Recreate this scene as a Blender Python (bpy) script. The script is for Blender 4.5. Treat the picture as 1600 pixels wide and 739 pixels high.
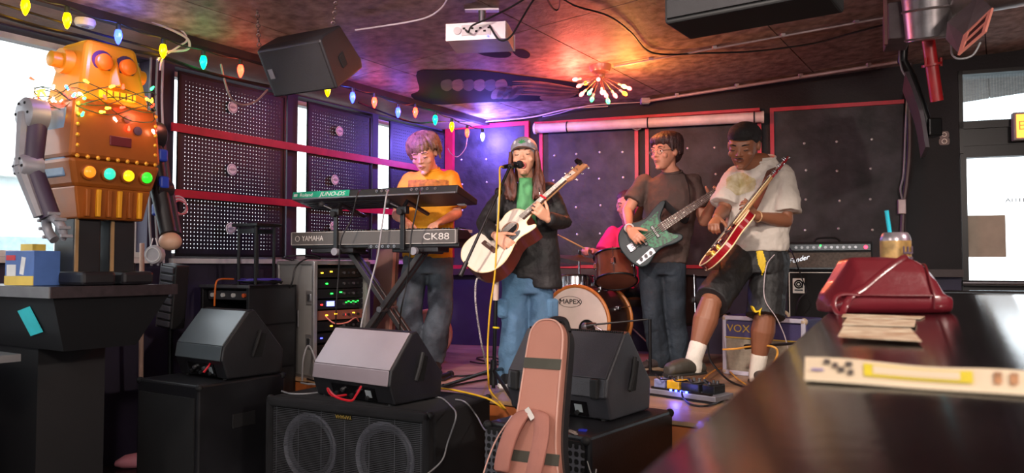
import bpy, math, random
from math import sin, cos, pi, radians, atan, sqrt
from mathutils import Vector as V, Matrix, Quaternion
random.seed(7)
for _o in list(bpy.data.objects): bpy.data.objects.remove(_o)
scn = bpy.context.scene; COL = scn.collection

# ------------------------------------------------------------------ camera
F = 1200.0; ZC = 1.22; PITCH = atan(45.5/F)
cd = bpy.data.cameras.new('camera'); cam = bpy.data.objects.new('camera', cd); COL.objects.link(cam)
cd.sensor_width = 36; cd.lens = F/1600*36; cd.clip_start = .02; cd.clip_end = 200
cam.location = (0, 0, ZC); cam.rotation_euler = (pi/2+PITCH, 0, 0); scn.camera = cam
cd.dof.use_dof = True; cd.dof.focus_distance = 5.0; cd.dof.aperture_fstop = 4.5
# ------------------------------------------------------------------ view, sky, lamps
scn.view_settings.view_transform = 'Standard'; scn.view_settings.look = 'None'
scn.view_settings.gamma = 1; scn.view_settings.use_curve_mapping = False
scn.view_settings.exposure = 1.15
wd = bpy.data.worlds.new('overcast_sky'); scn.world = wd; wd.use_nodes = True
bg = wd.node_tree.nodes['Background']; bg.inputs[0].default_value = (.93, .97, 1, 1); bg.inputs[1].default_value = 2.0
def spot(name, loc, tgt, col, watt, ang=50, blend=.6, rad=.08):
    l = bpy.data.lights.new(name, 'SPOT'); l.energy = watt; l.color = col; l.spot_size = radians(ang)
    l.spot_blend = blend; l.shadow_soft_size = rad
    o = bpy.data.objects.new(name, l); COL.objects.link(o); o.location = loc
    o.rotation_euler = (V(tgt)-V(loc)).to_track_quat('-Z', 'Y').to_euler(); return o
def point(name, loc, col, watt, rad=.015):
    l = bpy.data.lights.new(name, 'POINT'); l.energy = watt; l.color = col; l.shadow_soft_size = rad
    o = bpy.data.objects.new(name, l); COL.objects.link(o); o.location = loc; return o
ADDED_PARS = [((-1.25, 2.5, 2.62), (-.1, 5.1, 1.3), (1, .82, .74), 125, 62),
        ((.55, 2.35, 2.68), (1.3, 5.2, 1.2), (1, .86, .76), 110, 58),
        ((-1.30, 4.92, 2.53), (-.05, 7.4, 1.65), (.45, .18, 1), 95, 62),  # violet lamp added out of sight behind the hanging speaker
        ((-.35, 2.2, 2.66), (-.1, 6.9, 1.7), (1, .42, .6), 30, 60)]
for _i, _p in enumerate(ADDED_PARS): spot('stage_spot', *_p)  # stage lamps added to brighten the players, none in view
FILL_LAMPS = [(-1.9, .7, 2.3), (.1, -.9, 2.35), (2.5, 1.0, 2.4)]
for _p, _w in zip(FILL_LAMPS, (38, 100, 100)): point('house_light', _p, (1, .84, .74), _w, .13)  # room fill from added lamps, all outside the frame

# ------------------------------------------------------------------ layout helpers
def ray(px, py):
    a = (px-800)/F; b = (369.5-py)/F; c, s = cos(PITCH), sin(PITCH)
    return V((a, c-b*s, s+b*c))
EYE = V((0, 0, ZC))
def P(px, py, d): r = ray(px, py); return EYE+r*(d/r.y)
def PZ(px, py, z): r = ray(px, py); return EYE+r*((z-ZC)/r.z)
def PP(px, py, p0, n): r = ray(px, py); return EYE+r*((p0-EYE).dot(n)/r.dot(n))
C0 = V((-.652, 7.6, 0))                     # back left corner of the stage
SL = V((-.537, -.843, 0)).normalized()      # along the window wall, towards us
NL = V((.843, -.537, 0)).normalized()       # into the room
SB = V((.946, -.326, 0)).normalized()       # along the back wall, to the right
NB = V((-.326, -.946, 0)).normalized()
ZCEIL = 2.61; KC = .067
UC = V((NL.x, NL.y, KC)).normalized(); NC = UC.cross(SL); NC = NC if NC.z < 0 else -NC
CC = C0+V((0, 0, ZCEIL))
def ceilz(x, y): return ZCEIL+KC*((V((x, y, 0))-C0).dot(NL))
def PC(px, py, off=0): return PP(px, py, CC+NC*off, NC)
def PL(px, py, off=0): return PP(px, py, C0+NL*off, NL)
def PB(px, py, off=0): return PP(px, py, C0+NB*off, NB)
def WL(s, z, off=0): p = C0+SL*s+NL*off; return V((p.x, p.y, z))
def WB(t, z, off=0): p = C0+SB*t+NB*off; return V((p.x, p.y, z))
def sL(px): p = PL(px, 400); return (p-C0).dot(SL)
def tB(px): p = PB(px, 400); return (p-C0).dot(SB)
ZS = .45                                    # stage floor
def frame(o, x, y, z):
    m = Matrix.Identity(4)
    for i, a in enumerate((x, y, z, o)):
        for k in range(3): m[k][i] = a[k]
    return m
def axes(o, axis, n):
    x = V(axis).normalized(); z = V(n); z = (z-x*z.dot(x)).normalized(); y = z.cross(x); return frame(o, x, y, z)
def rz(a): return Matrix.Rotation(radians(a), 4, 'Z')
def rx(a): return Matrix.Rotation(radians(a), 4, 'X')
def ry(a): return Matrix.Rotation(radians(a), 4, 'Y')
def tr(*a): return Matrix.Translation(V(a if len(a) == 3 else a[0]))

# ------------------------------------------------------------------ materials
def lin(h):
    c = [int(h[i:i+2], 16)/255 for i in (0, 2, 4)]
    return [x/12.92 if x <= .04045 else ((x+.055)/1.055)**2.4 for x in c]+[1]
MC = {}
def mat(name, h, rough=.5, metal=0, var=.15, scale=9, bump=0, bscale=60, emit=0, eh=None, spec=.5, h2=None, vor=False, sheen=0, stretch=None, coat=0):
    if name in MC: return MC[name]
    m = bpy.data.materials.new(name); m.use_nodes = True; nt = m.node_tree; N = nt.nodes; L = nt.links
    b = N['Principled BSDF']; b.inputs['Roughness'].default_value = rough; b.inputs['Metallic'].default_value = metal
    b.inputs['Specular IOR Level'].default_value = spec
    if sheen: b.inputs['Sheen Weight'].default_value = sheen
    if coat: b.inputs['Coat Weight'].default_value = coat
    tc = N.new('ShaderNodeTexCoord'); mp = N.new('ShaderNodeMapping'); L.new(tc.outputs['Object'], mp.inputs[0])
    if stretch: mp.inputs['Scale'].default_value = stretch
    no = N.new('ShaderNodeTexVoronoi' if vor else 'ShaderNodeTexNoise'); no.inputs['Scale'].default_value = scale
    if not vor: no.inputs['Detail'].default_value = 6
    L.new(mp.outputs[0], no.inputs['Vector'])
    r = N.new('ShaderNodeValToRGB'); c = lin(h); c2 = lin(h2) if h2 else None
    r.color_ramp.elements[0].position = .3; r.color_ramp.elements[1].position = .7
    r.color_ramp.elements[0].color = [x*(1-var) for x in c[:3]]+[1]
    r.color_ramp.elements[1].color = c2 if c2 else [min(1, x*(1+var)) for x in c[:3]]+[1]
    L.new(no.outputs[0], r.inputs[0]); L.new(r.outputs[0], b.inputs['Base Color'])
    if bump:
        n2 = N.new('ShaderNodeTexNoise'); n2.inputs['Scale'].default_value = bscale; n2.inputs['Detail'].default_value = 4
        L.new(mp.outputs[0], n2.inputs['Vector'])
        bp = N.new('ShaderNodeBump'); bp.inputs['Strength'].default_value = bump; bp.inputs['Distance'].default_value = .01
        L.new(n2.outputs[0], bp.inputs['Height']); L.new(bp.outputs[0], b.inputs['Normal'])
    if emit:
        b.inputs['Emission Color'].default_value = lin(eh or h); b.inputs['Emission Strength'].default_value = emit
    MC[name] = m; return m
def glassmat(name, tint, gloss=.08, rough=.05):
    m = bpy.data.materials.new(name); m.use_nodes = True; nt = m.node_tree; nt.nodes.clear()
    o = nt.nodes.new('ShaderNodeOutputMaterial'); mx = nt.nodes.new('ShaderNodeMixShader'); mx.inputs[0].default_value = gloss
    t = nt.nodes.new('ShaderNodeBsdfTransparent'); g = nt.nodes.new('ShaderNodeBsdfGlossy'); g.inputs['Roughness'].default_value = rough
    tc = nt.nodes.new('ShaderNodeTexCoord'); no = nt.nodes.new('ShaderNodeTexNoise'); no.inputs['Scale'].default_value = 3
    r = nt.nodes.new('ShaderNodeValToRGB'); r.color_ramp.elements[0].color = [x*.93 for x in tint]+[1]; r.color_ramp.elements[1].color = list(tint)+[1]
    nt.links.new(tc.outputs['Object'], no.inputs[0]); nt.links.new(no.outputs[0], r.inputs[0]); nt.links.new(r.outputs[0], t.inputs[0])
    nt.links.new(t.outputs[0], mx.inputs[1]); nt.links.new(g.outputs[0], mx.inputs[2]); nt.links.new(mx.outputs[0], o.inputs[0]); return m

# ------------------------------------------------------------------ mesh builder
WM = {}
class MB:
    def __init__(s, T=None): s.v = []; s.f = []; s.T = T
    def add(s, vs, fs):
        o = len(s.v)
        s.v += [tuple(s.T @ V(x)) if s.T else tuple(x) for x in vs]
        s.f += [tuple(i+o for i in f) for f in fs]; return s
    def box(s, c, d, R=None):
        c = V(c); h = [x/2 for x in d]; vs = []
        for i in (-1, 1):
            for j in (-1, 1):
                for k in (-1, 1):
                    p = V((i*h[0], j*h[1], k*h[2])); vs.append(c+(R.to_3x3() @ p if R else p))
        return s.add(vs, [(0, 1, 3, 2), (4, 6, 7, 5), (0, 4, 5, 1), (2, 3, 7, 6), (0, 2, 6, 4), (1, 5, 7, 3)])
    def hexa(s, a, b): # two quads of four points
        return s.add(list(a)+list(b), [(3, 2, 1, 0), (4, 5, 6, 7), (0, 1, 5, 4), (1, 2, 6, 5), (2, 3, 7, 6), (3, 0, 4, 7)])
    def slab(s, pts, n, th): # polygon in space thickened along n
        n = V(n).normalized()*th; k = len(pts); a = [V(p) for p in pts]; b = [p+n for p in a]
        return s.add(a+b, [tuple(range(k))[::-1], tuple(range(k, 2*k))]+[(i, (i+1) % k, k+(i+1) % k, k+i) for i in range(k)])
    def rings(s, rs, closed=True, caps=True):
        n = len(rs[0]); vs = [p for r in rs for p in r]; fs = []
        for i in range(len(rs)-1):
            for j in range(n if closed else n-1):
                k = (j+1) % n; fs.append((i*n+j, i*n+k, (i+1)*n+k, (i+1)*n+j))
        if caps: fs += [tuple(range(n))[::-1], tuple(range((len(rs)-1)*n, len(rs)*n))]
        return s.add(vs, fs)
    def tube(s, pts, r, n=8, ends=False, flat=None):
        pts = [V(p) for p in pts]; k = len(pts); rr = list(r) if hasattr(r, '__len__') else [r]*k
        up = None; rs = []
        for i in range(k):
            t = (pts[min(i+1, k-1)]-pts[max(i-1, 0)])
            t = t.normalized() if t.length > 1e-9 else V((0, 0, 1))
            if up is None:
                up = V((0, 0, 1)) if abs(t.z) < .9 else V((0, 1, 0))
                if flat is not None: up = V(flat)
            up = up-t*up.dot(t)
            up = up.normalized() if up.length > 1e-6 else t.orthogonal().normalized()
            sd = t.cross(up)
            fl = (rr[i][0], rr[i][1]) if hasattr(rr[i], '__len__') else (rr[i], rr[i])
            rs.append([pts[i]+sd*(cos(2*pi*j/n)*fl[0])+up*(sin(2*pi*j/n)*fl[1]) for j in range(n)])
        s.rings(rs)
        if ends:
            for i in (0, k-1):
                q = rr[i] if not hasattr(rr[i], '__len__') else min(rr[i]); s.ell(pts[i], (q*.98,)*3, nu=n, nv=6)
        return s
    def cyl(s, p0, p1, r0, r1=None, n=16):
        return s.tube([p0, p1], [r0, r0 if r1 is None else r1], n)
    def ell(s, c, r, R=None, nu=16, nv=10):
        c = V(c); vs = []; fs = []
        for i in range(1, nv):
            a = pi*i/nv
            for j in range(nu):
                b = 2*pi*j/nu; p = V((r[0]*sin(a)*cos(b), r[1]*sin(a)*sin(b), r[2]*cos(a))); vs.append(c+(R.to_3x3() @ p if R else p))
        t = V((0, 0, r[2])); t = R.to_3x3() @ t if R else t
        vs += [c+t, c-t]; A = len(vs)-2
        for i in range(nv-2):
            for j in range(nu):
                k = (j+1) % nu; fs.append((i*nu+j, (i+1)*nu+j, (i+1)*nu+k, i*nu+k))
        for j in range(nu):
            k = (j+1) % nu; fs += [(A, j, k), (A+1, (nv-2)*nu+k, (nv-2)*nu+j)]
        return s.add(vs, fs)
    def prism(s, poly, z0, z1, M=None, inset=0):
        k = len(poly); M = M or Matrix.Identity(4)
        a = [M @ V((x, y, z0)) for x, y in poly]; b = [M @ V((x, y, z1)) for x, y in poly]
        ar = sum(poly[i][0]*poly[(i+1) % k][1]-poly[(i+1) % k][0]*poly[i][1] for i in range(k))
        fs = [tuple(range(k))[::-1], tuple(range(k, 2*k))]+[(i, (i+1) % k, k+(i+1) % k, k+i) for i in range(k)]
        if ar < 0: fs = [f[::-1] for f in fs]
        return s.add(a+b, fs)
    def lathe(s, prof, M=None, n=24, caps=True):
        M = M or Matrix.Identity(4)
        return s.rings([[M @ V((r*cos(2*pi*j/n), r*sin(2*pi*j/n), z)) for j in range(n)] for r, z in prof], caps=caps)
    def torus(s, c, ax, R, r, n=32, m=8, sq=1):
        z = V(ax).normalized(); x = z.orthogonal().normalized(); y = z.cross(x); rs = []
        for i in range(n+1):
            a = 2*pi*i/n; d = x*cos(a)+y*sin(a)*sq
            rs.append([V(c)+d*R+(d*cos(2*pi*j/m)+z*sin(2*pi*j/m))*r for j in range(m)])
        return s.rings(rs, caps=False)
    def loft(s, secs, n=20, e=2.0):
        rs = []
        for c, ax, ay in secs:
            r = []
            for j in range(n):
                a = 2*pi*j/n; ca, sa = cos(a), sin(a); q = (abs(ca)**e+abs(sa)**e)**(-1/e)
                r.append(V(c)+V(ax)*ca*q+V(ay)*sa*q)
            rs.append(r)
        return s.rings(rs)
    def mesh(s, name='m'):
        me = bpy.data.meshes.new(name); me.from_pydata(s.v, [], s.f); me.validate(); return me
    def obj(s, name, m, parent=None, smooth=False, bevel=0, world=False, basis=None, seg=2, label=None, kind=None):
        me = s.mesh(name); return put(me, name, m, parent, smooth, bevel, world, basis, seg, label, kind)
def put(me, name, m, parent=None, smooth=False, bevel=0, world=False, basis=None, seg=2, label=None, kind=None):
    if m is not None and not len(me.materials): me.materials.append(m)
    if smooth:
        me.shade_smooth(); me.set_sharp_from_angle(angle=radians(42))
    o = bpy.data.objects.new(name, me); COL.objects.link(o)
    B = basis or Matrix.Identity(4)
    if basis: o.matrix_basis = basis
    if parent:
        o.parent = parent
        if world: o.matrix_parent_inverse = WM[parent.name].inverted(); WM[o.name] = B
        else: WM[o.name] = WM[parent.name] @ B
    else: WM[o.name] = B
    if bevel:
        b = o.modifiers.new('bevel', 'BEVEL'); b.width = bevel; b.segments = seg; b.limit_method = 'ANGLE'; b.angle_limit = radians(40)
    if label: o['label'] = label
    if kind: o['kind'] = kind
    return o
def thing(name, label, cat, loc=(0, 0, 0), rot=0, group=None, Mx=None):
    o = bpy.data.objects.new(name, None); COL.objects.link(o); o.empty_display_size = .1
    m = Mx or (tr(loc) @ rz(rot)); o.matrix_basis = m; WM[o.name] = m.copy()
    o['label'] = label; o['category'] = cat
    if group: o['group'] = group
    return o
def tag(o, label, cat, group=None):
    o['label'] = label; o['category'] = cat
    if group: o['group'] = group
    return o
def struct(o, label=None):
    o['kind'] = 'structure'
    if label: o['label'] = label
    return o
def again(o, basis, parent=None): # another copy of a part, same mesh
    c = o.copy(); COL.objects.link(c); c.matrix_basis = basis
    if parent:
        c.parent = parent
    WM[c.name] = basis if c.matrix_parent_inverse != Matrix.Identity(4) else (WM[c.parent.name] @ basis if c.parent else basis)
    return c
def lettering(body, size, M, m, parent=None, ext=.0008, name='lettering', world=False, shear=0, sx=1, align='CENTER'):
    cu = bpy.data.curves.new('t', 'FONT'); cu.body = body; cu.size = size; cu.extrude = ext; cu.align_x = align; cu.align_y = 'CENTER'; cu.shear = shear
    cu.resolution_u = 3
    ob = bpy.data.objects.new('t', cu); COL.objects.link(ob)
    me = bpy.data.meshes.new_from_object(ob.evaluated_get(bpy.context.evaluated_depsgraph_get()))
    bpy.data.objects.remove(ob); bpy.data.curves.remove(cu)
    me.materials.clear(); me.transform(M @ Matrix.Diagonal((sx, 1, 1, 1)))
    return put(me, name, m, parent, world=world)
def organic(name, mb, m, parent=None, vox=.008, it=4, fold=0, fscale=.12, world=True, label=None):
    ob = bpy.data.objects.new('tmp', mb.mesh()); COL.objects.link(ob)
    r = ob.modifiers.new('r', 'REMESH'); r.mode = 'VOXEL'; r.voxel_size = vox
    if it: s = ob.modifiers.new('s', 'SMOOTH'); s.iterations = it; s.factor = .5
    if fold:
        t = bpy.data.textures.new('folds', 'CLOUDS'); t.noise_scale = fscale; t.noise_depth = 2
        d = ob.modifiers.new('d', 'DISPLACE'); d.texture = t; d.strength = fold; d.mid_level = .5; d.texture_coords = 'GLOBAL'
    me = bpy.data.meshes.new_from_object(ob.evaluated_get(bpy.context.evaluated_depsgraph_get()))
    bpy.data.objects.remove(ob); me.shade_smooth()
    return put(me, name, m, parent, world=world, label=label)
def spline(pts, k=8, closed=False):
    pts = [V(p) if len(p) == 3 else V((p[0], p[1], 0)) for p in pts]; n = len(pts); out = []
    for i in range(n if closed else n-1):
        g = (lambda q: pts[q % n]) if closed else (lambda q: pts[max(0, min(n-1, q))])
        a, b, c, d = g(i-1), g(i), g(i+1), g(i+2)
        for j in range(k):
            t = j/k
            out.append(.5*((2*b)+(c-a)*t+(2*a-5*b+4*c-d)*t*t+(3*b-a-3*c+d)*t**3))
    if not closed: out.append(pts[-1])
    return out
def sp2(pts, k=6): return [(p.x, p.y) for p in spline(pts, k, True)]
def cable(name, label, pts, r, m, group=None, cat='cable', n=6, k=8):
    o = MB().tube(spline(pts, k), r, n).obj(name, m, smooth=True); return tag(o, label, cat, group)

def inside(pt, poly):
    x, y = pt; r = False; n = len(poly)
    for i in range(n):
        x0, y0 = poly[i]; x1, y1 = poly[i-1]
        if (y0 > y) != (y1 > y) and x < (x1-x0)*(y-y0)/(y1-y0)+x0: r = not r
    return r
def cling(name, src, M, poly, m, par, off=.0025, dmax=.12):   # printed patch lying on a garment's own surface
    Mi = M.inverted(); me = src.data; use = []
    for p in me.polygons:
        q = Mi @ p.center
        if abs(q.z) < dmax and (M.to_3x3() @ V((0, 0, 1))).dot(p.normal) > .1 and inside((q.x, q.y), poly): use.append(p)
    own = {}; comp = []                          # keep the largest connected piece
    for p in use:
        hit = {own[v] for v in p.vertices if v in own}; c = [p]
        for h in hit: c += comp[h]; comp[h] = []
        comp.append(c)
        for q in c:
            for v in q.vertices: own[v] = len(comp)-1
    use = max(comp, key=len) if comp else []
    ix = {}; vs = []; fs = []
    for p in use:
        f = []
        for v in p.vertices:
            if v not in ix: ix[v] = len(vs); w = me.vertices[v]; vs.append(w.co+w.normal*off)
            f.append(ix[v])
        fs.append(f)
    if not fs: return None
    return MB().add(vs, fs).obj(name, m, par, world=True, smooth=True)
# ------------------------------------------------------------------ shared materials
BLK = mat('black_plastic', '1b1b1d', .45, bump=.15, bscale=300)
BLKG = mat('black_gloss', '0c0c0e', .22)
BLKM = mat('black_metal', '1a1a1c', .35, .4)
CHR = mat('chrome', 'c8c8cc', .18, 1)
STEEL = mat('steel', '8d8d90', .35, .9)
WHT = mat('white_plastic', 'dcdad8', .4)
REDT = mat('red_trim_paint', 'b01530', .45, var=.2)
CARPET = mat('speaker_carpet', '17171a', .95, bump=.6, bscale=400)
PURPLE = mat('dark_purple_paint', '2a2440', .6, var=.25, scale=4)
RUB = mat('rubber', '121214', .7)
YEL = mat('yellow_cable', 'e0b020', .45)
def wlbox(mb, s0, s1, z0, z1, o0, o1):
    q = lambda o: [WL(s0, z0, o), WL(s1, z0, o), WL(s1, z1, o), WL(s0, z1, o)]
    return mb.hexa(q(o0), q(o1))
def wbbox(mb, t0, t1, z0, z1, o0, o1):
    q = lambda o: [WB(t0, z0, o), WB(t1, z0, o), WB(t1, z1, o), WB(t0, z1, o)]
    return mb.hexa(q(o0), q(o1))
# ------------------------------------------------------------------ floor, stage
FL = mat('bar_floor', '1d1a1e', .45, var=.3, scale=3, bump=.1)
mb = MB(); mb.slab([V((-8, -4, 0)), V((7.5, -4, 0)), V((7.5, 9.5, 0)), V((-8, 9.5, 0))], (0, 0, -1), .1); struct(mb.obj('floor', FL))
SF = 2.38
def SP(u, s, z): p = C0+NL*u+SL*s; return V((p.x, p.y, z))
STG = mat('stage_carcass', '2a1c16', .7)
mb = MB(); mb.slab([SP(.0, SF-.03, 0), SP(6.3, SF-.03, 0), SP(6.3, -1.6, 0), SP(0, -1.6, 0)], (0, 0, 1), ZS-.02)
stage = struct(mb.obj('floor_stage', STG))
woods = [mat('stage_wood_%d' % i, h, .42, var=.35, scale=3, stretch=(1, 1, 1), h2=h2, bump=.1, bscale=30) for i, (h, h2) in enumerate([('84644c', 'a88a6c'), ('94704f', 'b4906c'), ('785c48', '9a7e66'), ('9a7656', 'bc9a76')])]
for r in range(14):
    s1 = SF-.3*r; x = -((r*.83) % 2.4)
    while x < 6.3:
        a, b = max(x, 0), min(x+2.396, 6.3)
        if b-a > .05:
            MB().slab([SP(a, s1, ZS-.02), SP(b, s1, ZS-.02), SP(b, s1-.295, ZS-.02), SP(a, s1-.295, ZS-.02)], (0, 0, 1), .02).obj('plank', woods[(r*3+int(x+9)) % 4], stage)
        x += 2.4
FAS = mat('stage_fascia_wood', '9a5428', .5, var=.4, scale=5)
struct(MB().slab([SP(.0, SF-.03, 0), SP(6.3, SF-.03, 0), SP(6.3, SF-.03, ZS-.03), SP(0, SF-.03, ZS-.03)], SL, .025).obj('trim_1', FAS))
# ------------------------------------------------------------------ ceiling
def CP(u, w, off=0): return CC+UC*u+SL*w+NC*off
CEIL = [mat('ceiling_board_%d' % i, h, .6, var=.38, scale=14, bump=.35, bscale=45, h2=h2) for i, (h, h2) in enumerate([('7c665c', 'a8948a'), ('755f57', 'a08a80'), ('806a60', 'ac988c')])]
mb = MB(); mb.slab([CP(-.3, -3, 0), CP(8.2, -3, 0), CP(8.2, 12, 0), CP(-.3, 12, 0)], -NC, .1)
ceil = struct(mb.obj('ceiling', mat('ceiling_joint', '241a18', .8)))
for i in range(7):
    for k in range(6):
        u0 = -.3+i*1.22; w0 = -3+k*2.44
        MB().slab([CP(u0, w0, 0), CP(u0+1.212, w0, 0), CP(u0+1.212, w0+2.432, 0), CP(u0, w0+2.432, 0)], NC, .012).obj('panel', CEIL[(i*2+k) % 3], ceil)
SOF = mat('soffit_board', '8a6a58', .55, var=.3, scale=6, bump=.2)
mb = MB(); q = lambda o: [CP(-.02, -.1, o), CP(.42, -.1, o), CP(.42, 11, o), CP(-.02, 11, o)]
mb.hexa(q(.012), q(.05)); struct(mb.obj('trim_2', SOF))
mb = MB(); q = lambda o: [CP(.42, -.1, o), CP(.47, -.1, o), CP(.47, 11, o), CP(.42, 11, o)]
mb.hexa(q(.012), q(.06)); struct(mb.obj('trim_3', mat('dark_beam', '2a1f20', .6)))
# ------------------------------------------------------------------ window wall
OPEN = [(sL(692), sL(590)), (sL(581), sL(463)), (sL(447), sL(268)), (sL(229), 5.3), (5.42, 7.6), (7.72, 9.8)]
ZW0, ZW1 = 1.27, 2.55
wallm = mat('window_wall_paint', '2b2438', .6, var=.25, scale=4)
mb = MB(); wlbox(mb, -.3, 10.6, -.1, ZW0, -.22, 0); wlbox(mb, -.3, 10.6, ZW1, 3.2, -.22, 0)
e = [-.3]+[x for o in OPEN for x in o]+[10.6]
for i in range(0, len(e), 2): wlbox(mb, e[i], e[i+1], ZW0, ZW1, -.22, 0)
struct(mb.obj('wall_left', wallm))
FRM = mat('window_frame_paint', 'cfcac6', .45)
GLS = glassmat('window_glass', (.97, .99, 1), .06)
for i, (a, b) in enumerate(OPEN):
    mb = MB()
    for (p, q) in ((a, a+.03), (b-.03, b)): wlbox(mb, p, q, ZW0, ZW1, -.2, -.12)
    wlbox(mb, a, b, ZW0, ZW0+.035, -.2, -.04); wlbox(mb, a, b, ZW1-.035, ZW1, -.2, -.12)
    w = struct(mb.obj('window_%d' % (i+1), FRM))
    wlbox(MB(), a+.03, b-.03, ZW0+.035, ZW1-.035, -.165, -.16).obj('pane', GLS, w)
    wlbox(MB(), a-.02, b+.02, ZW0-.035, ZW0-.002, -.04, .05).obj('window_sill', FRM, w)
# perforated panels in front of the first three windows
PERF = mat('perforated_black_sheet', '1a1620', .5, var=.2)
names = ['in front of the window nearest the corner, behind the yellow-shirted player', 'in front of the middle window, behind the keyboards', 'in front of the window nearest the robot']
for i, (pa, pb) in enumerate(((691, 606), (573, 477), (437, 274))):
    s0, s1 = sL(pa), sL(pb); z0, z1 = 1.30, 2.50; pt = .0262; nx = int((s1-s0)/pt); nz = int((z1-z0)/pt)
    vs = []; fs = []; h = .0035; px, pz = (s1-s0)/nx, (z1-z0)/nz
    for a in range(nx):
        for b in range(nz):
            cs, cz = s0+(a+.5)*px, z0+(b+.5)*pz; o = len(vs)
            edge = a in (0, nx-1) or b in (0, nz-1)
            if edge:
                vs += [WL(cs+dx*px/2, cz+dz*pz/2, .03) for dx, dz in ((-1, -1), (1, -1), (1, 1), (-1, 1))]; fs.append((o+3, o+2, o+1, o)); continue
            vs += [WL(cs+dx*px/2, cz+dz*pz/2, .03) for dx, dz in ((-1, -1), (1, -1), (1, 1), (-1, 1))]
            vs += [WL(cs+dx*h, cz+dz*h, .03) for dx, dz in ((-1, -1), (1, -1), (1, 1), (-1, 1))]
            vs += [WL(cs+dx*h, cz+dz*h, .024) for dx, dz in ((-1, -1), (1, -1), (1, 1), (-1, 1))]
            for k in range(4):
                n = (k+1) % 4; fs += [(o+n, o+k, o+4+k, o+4+n), (o+4+n, o+4+k, o+8+k, o+8+n)]
    t = thing('perforated_panel', 'black perforated sheet %s' % names[i], 'panel', WL((s0+s1)/2, z0, .03), group='perforated sheets over the windows')
    MB().add(vs, fs).obj('sheet', PERF, t, world=True)
    mb = MB(); w = .018
    for (a, b, c, d) in ((s0-w, s0, z0-w, z1+w), (s1, s1+w, z0-w, z1+w), (s0, s1, z0-w, z0), (s0, s1, z1, z1+w)): wlbox(mb, a, b, c, d, .018, .036)
    mb.obj('edge_frame', BLKM, t, world=True)
    mb = MB()
    for (a, b, c, d) in ((s0, s0+.02, 0, 0), (s1-.02, s1, 0, 0)): wlbox(mb, a, b, z0+.1, z0+.13, 0, .02); wlbox(mb, a, b, z1-.13, z1-.1, 0, .02)
    mb.obj('standoff', STEEL, t, world=True)
for i, (y, z) in enumerate(((199, .028), (301.5, .026))):
    zz = PL(262, y).z; wlbox(MB(), sL(694), sL(258), zz-z, zz+z, .04, .055).obj('trim_%d' % (4+i), REDT)['kind'] = 'structure'
BADGE = mat('badge_white', 'e8e0ee', .35, emit=0); BADG2 = mat('badge_print', '7a6a88', .4)
bl = [(363, 168, 'top badge on the sheet nearest the robot'), (362, 265, 'middle badge on the sheet nearest the robot'), (360, 357, 'bottom badge on the sheet nearest the robot'),
      (530, 205, 'top badge on the middle sheet, above the green keyboard'), (523, 281, 'lower badge on the middle sheet, just above the green keyboard'), (521, 354, 'bottom badge on the middle sheet, between the two keyboards')]
for px, py, l in bl:
    c = PL(px, py, .042); t = thing('round_badge', 'round white '+l, 'badge', c, group='round badges on the perforated sheets')
    Mx = frame(c, -SL, V((0, 0, 1)), NL)
    MB(Mx).lathe([(.040, 0), (.042, .004), (.038, .008), (.001, .008)], n=20).obj('disc', BADGE, t, world=True, smooth=True)
    mb = MB(Mx); mb.torus((0, 0, .008), (0, 0, 1), .033, .002, 20, 5); mb.box((0, 0, .009), (.05, .006, .002)); mb.box((0, .008, .009), (.03, .003, .002)); mb.box((0, -.008, .009), (.03, .003, .002)); mb.obj('print', BADG2, t, world=True)
# ------------------------------------------------------------------ back wall with door
BW = mat('back_wall_black', '161318', .7, var=.4, scale=2, bump=.2)
tD0, tD1 = tB(1503), tB(1503)+1.15
ZT1, ZT0, ZD = PB(1505, 111).z, PB(1505, 190).z, PB(1515, 245).z
mb = MB(); wbbox(mb, -.3, tD0, -.1, 3.3, -.2, 0); wbbox(mb, tD0, tD1, ZT1, 3.3, -.2, 0); wbbox(mb, tD1, 7.4, -.1, 3.3, -.2, 0)
wall_back = struct(mb.obj('wall_back', BW))
PAN = mat('black_stage_panel', '120f14', .62, var=.5, scale=6, bump=.6, bscale=14, h2='37323a')
STUD = mat('stud_metal', 'd0ccc8', .3, .6)
zb = 1.225
pan = [(704, 822, 2.56), (850, 994, 2.52), (1016, 1186, 2.52), (1212, 1416, PB(1300, 170).z)]
stud = None
sm = MB().lathe([(.011, 0), (.011, .003), (.006, .007), (.001, .008)], n=10).mesh('stud')
for i, (a, b, zt) in enumerate(pan):
    t0, t1 = tB(a), tB(b)
    p = wbbox(MB(), t0, t1, zb, zt, 0, .025).obj('panel', PAN, wall_back)
    nc = 4 if i < 3 else 4; cols = [(1260, 1311, 1363)] if i == 3 else None
    ts = [tB(x) for x in (1260, 1311, 1363)] if i == 3 else [t0+(t1-t0)*(k+.5)/4 for k in range(4)]
    if i == 0: ts = [t0+(t1-t0)*(k+.5)/3 for k in range(3)]
    for t in ts:
        for z in (1.52, 1.77, 2.02, 2.26):
            q = WB(t+random.uniform(-.01, .01), z+random.uniform(-.012, .012), .025)
            put(sm, 'stud', STUD, p, basis=frame(q, SB, V((0, 0, 1)), NB))
tn = 6
def frame_trim(a, b, z0, z1, w=.03, top=True, bottom=True, sides=(1, 1)):
    global tn
    mb = MB()
    if sides[0]: wbbox(mb, a-w, a, z0, z1+w, 0, .045)
    if sides[1]: wbbox(mb, b, b+w, z0, z1+w, 0, .045)
    if top: wbbox(mb, a, b, z1, z1+w, 0, .045)
    if bottom: wbbox(mb, a-w, b+w, z0-w*.9, z0, 0, .055)
    struct(mb.obj('trim_%d' % tn, REDT)); tn += 1
for i, (a, b, zt) in enumerate(pan): frame_trim(tB(a), tB(b), zb, zt, sides=(1, 0 if i == 3 else 1), w=.032 if i else .04)
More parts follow.
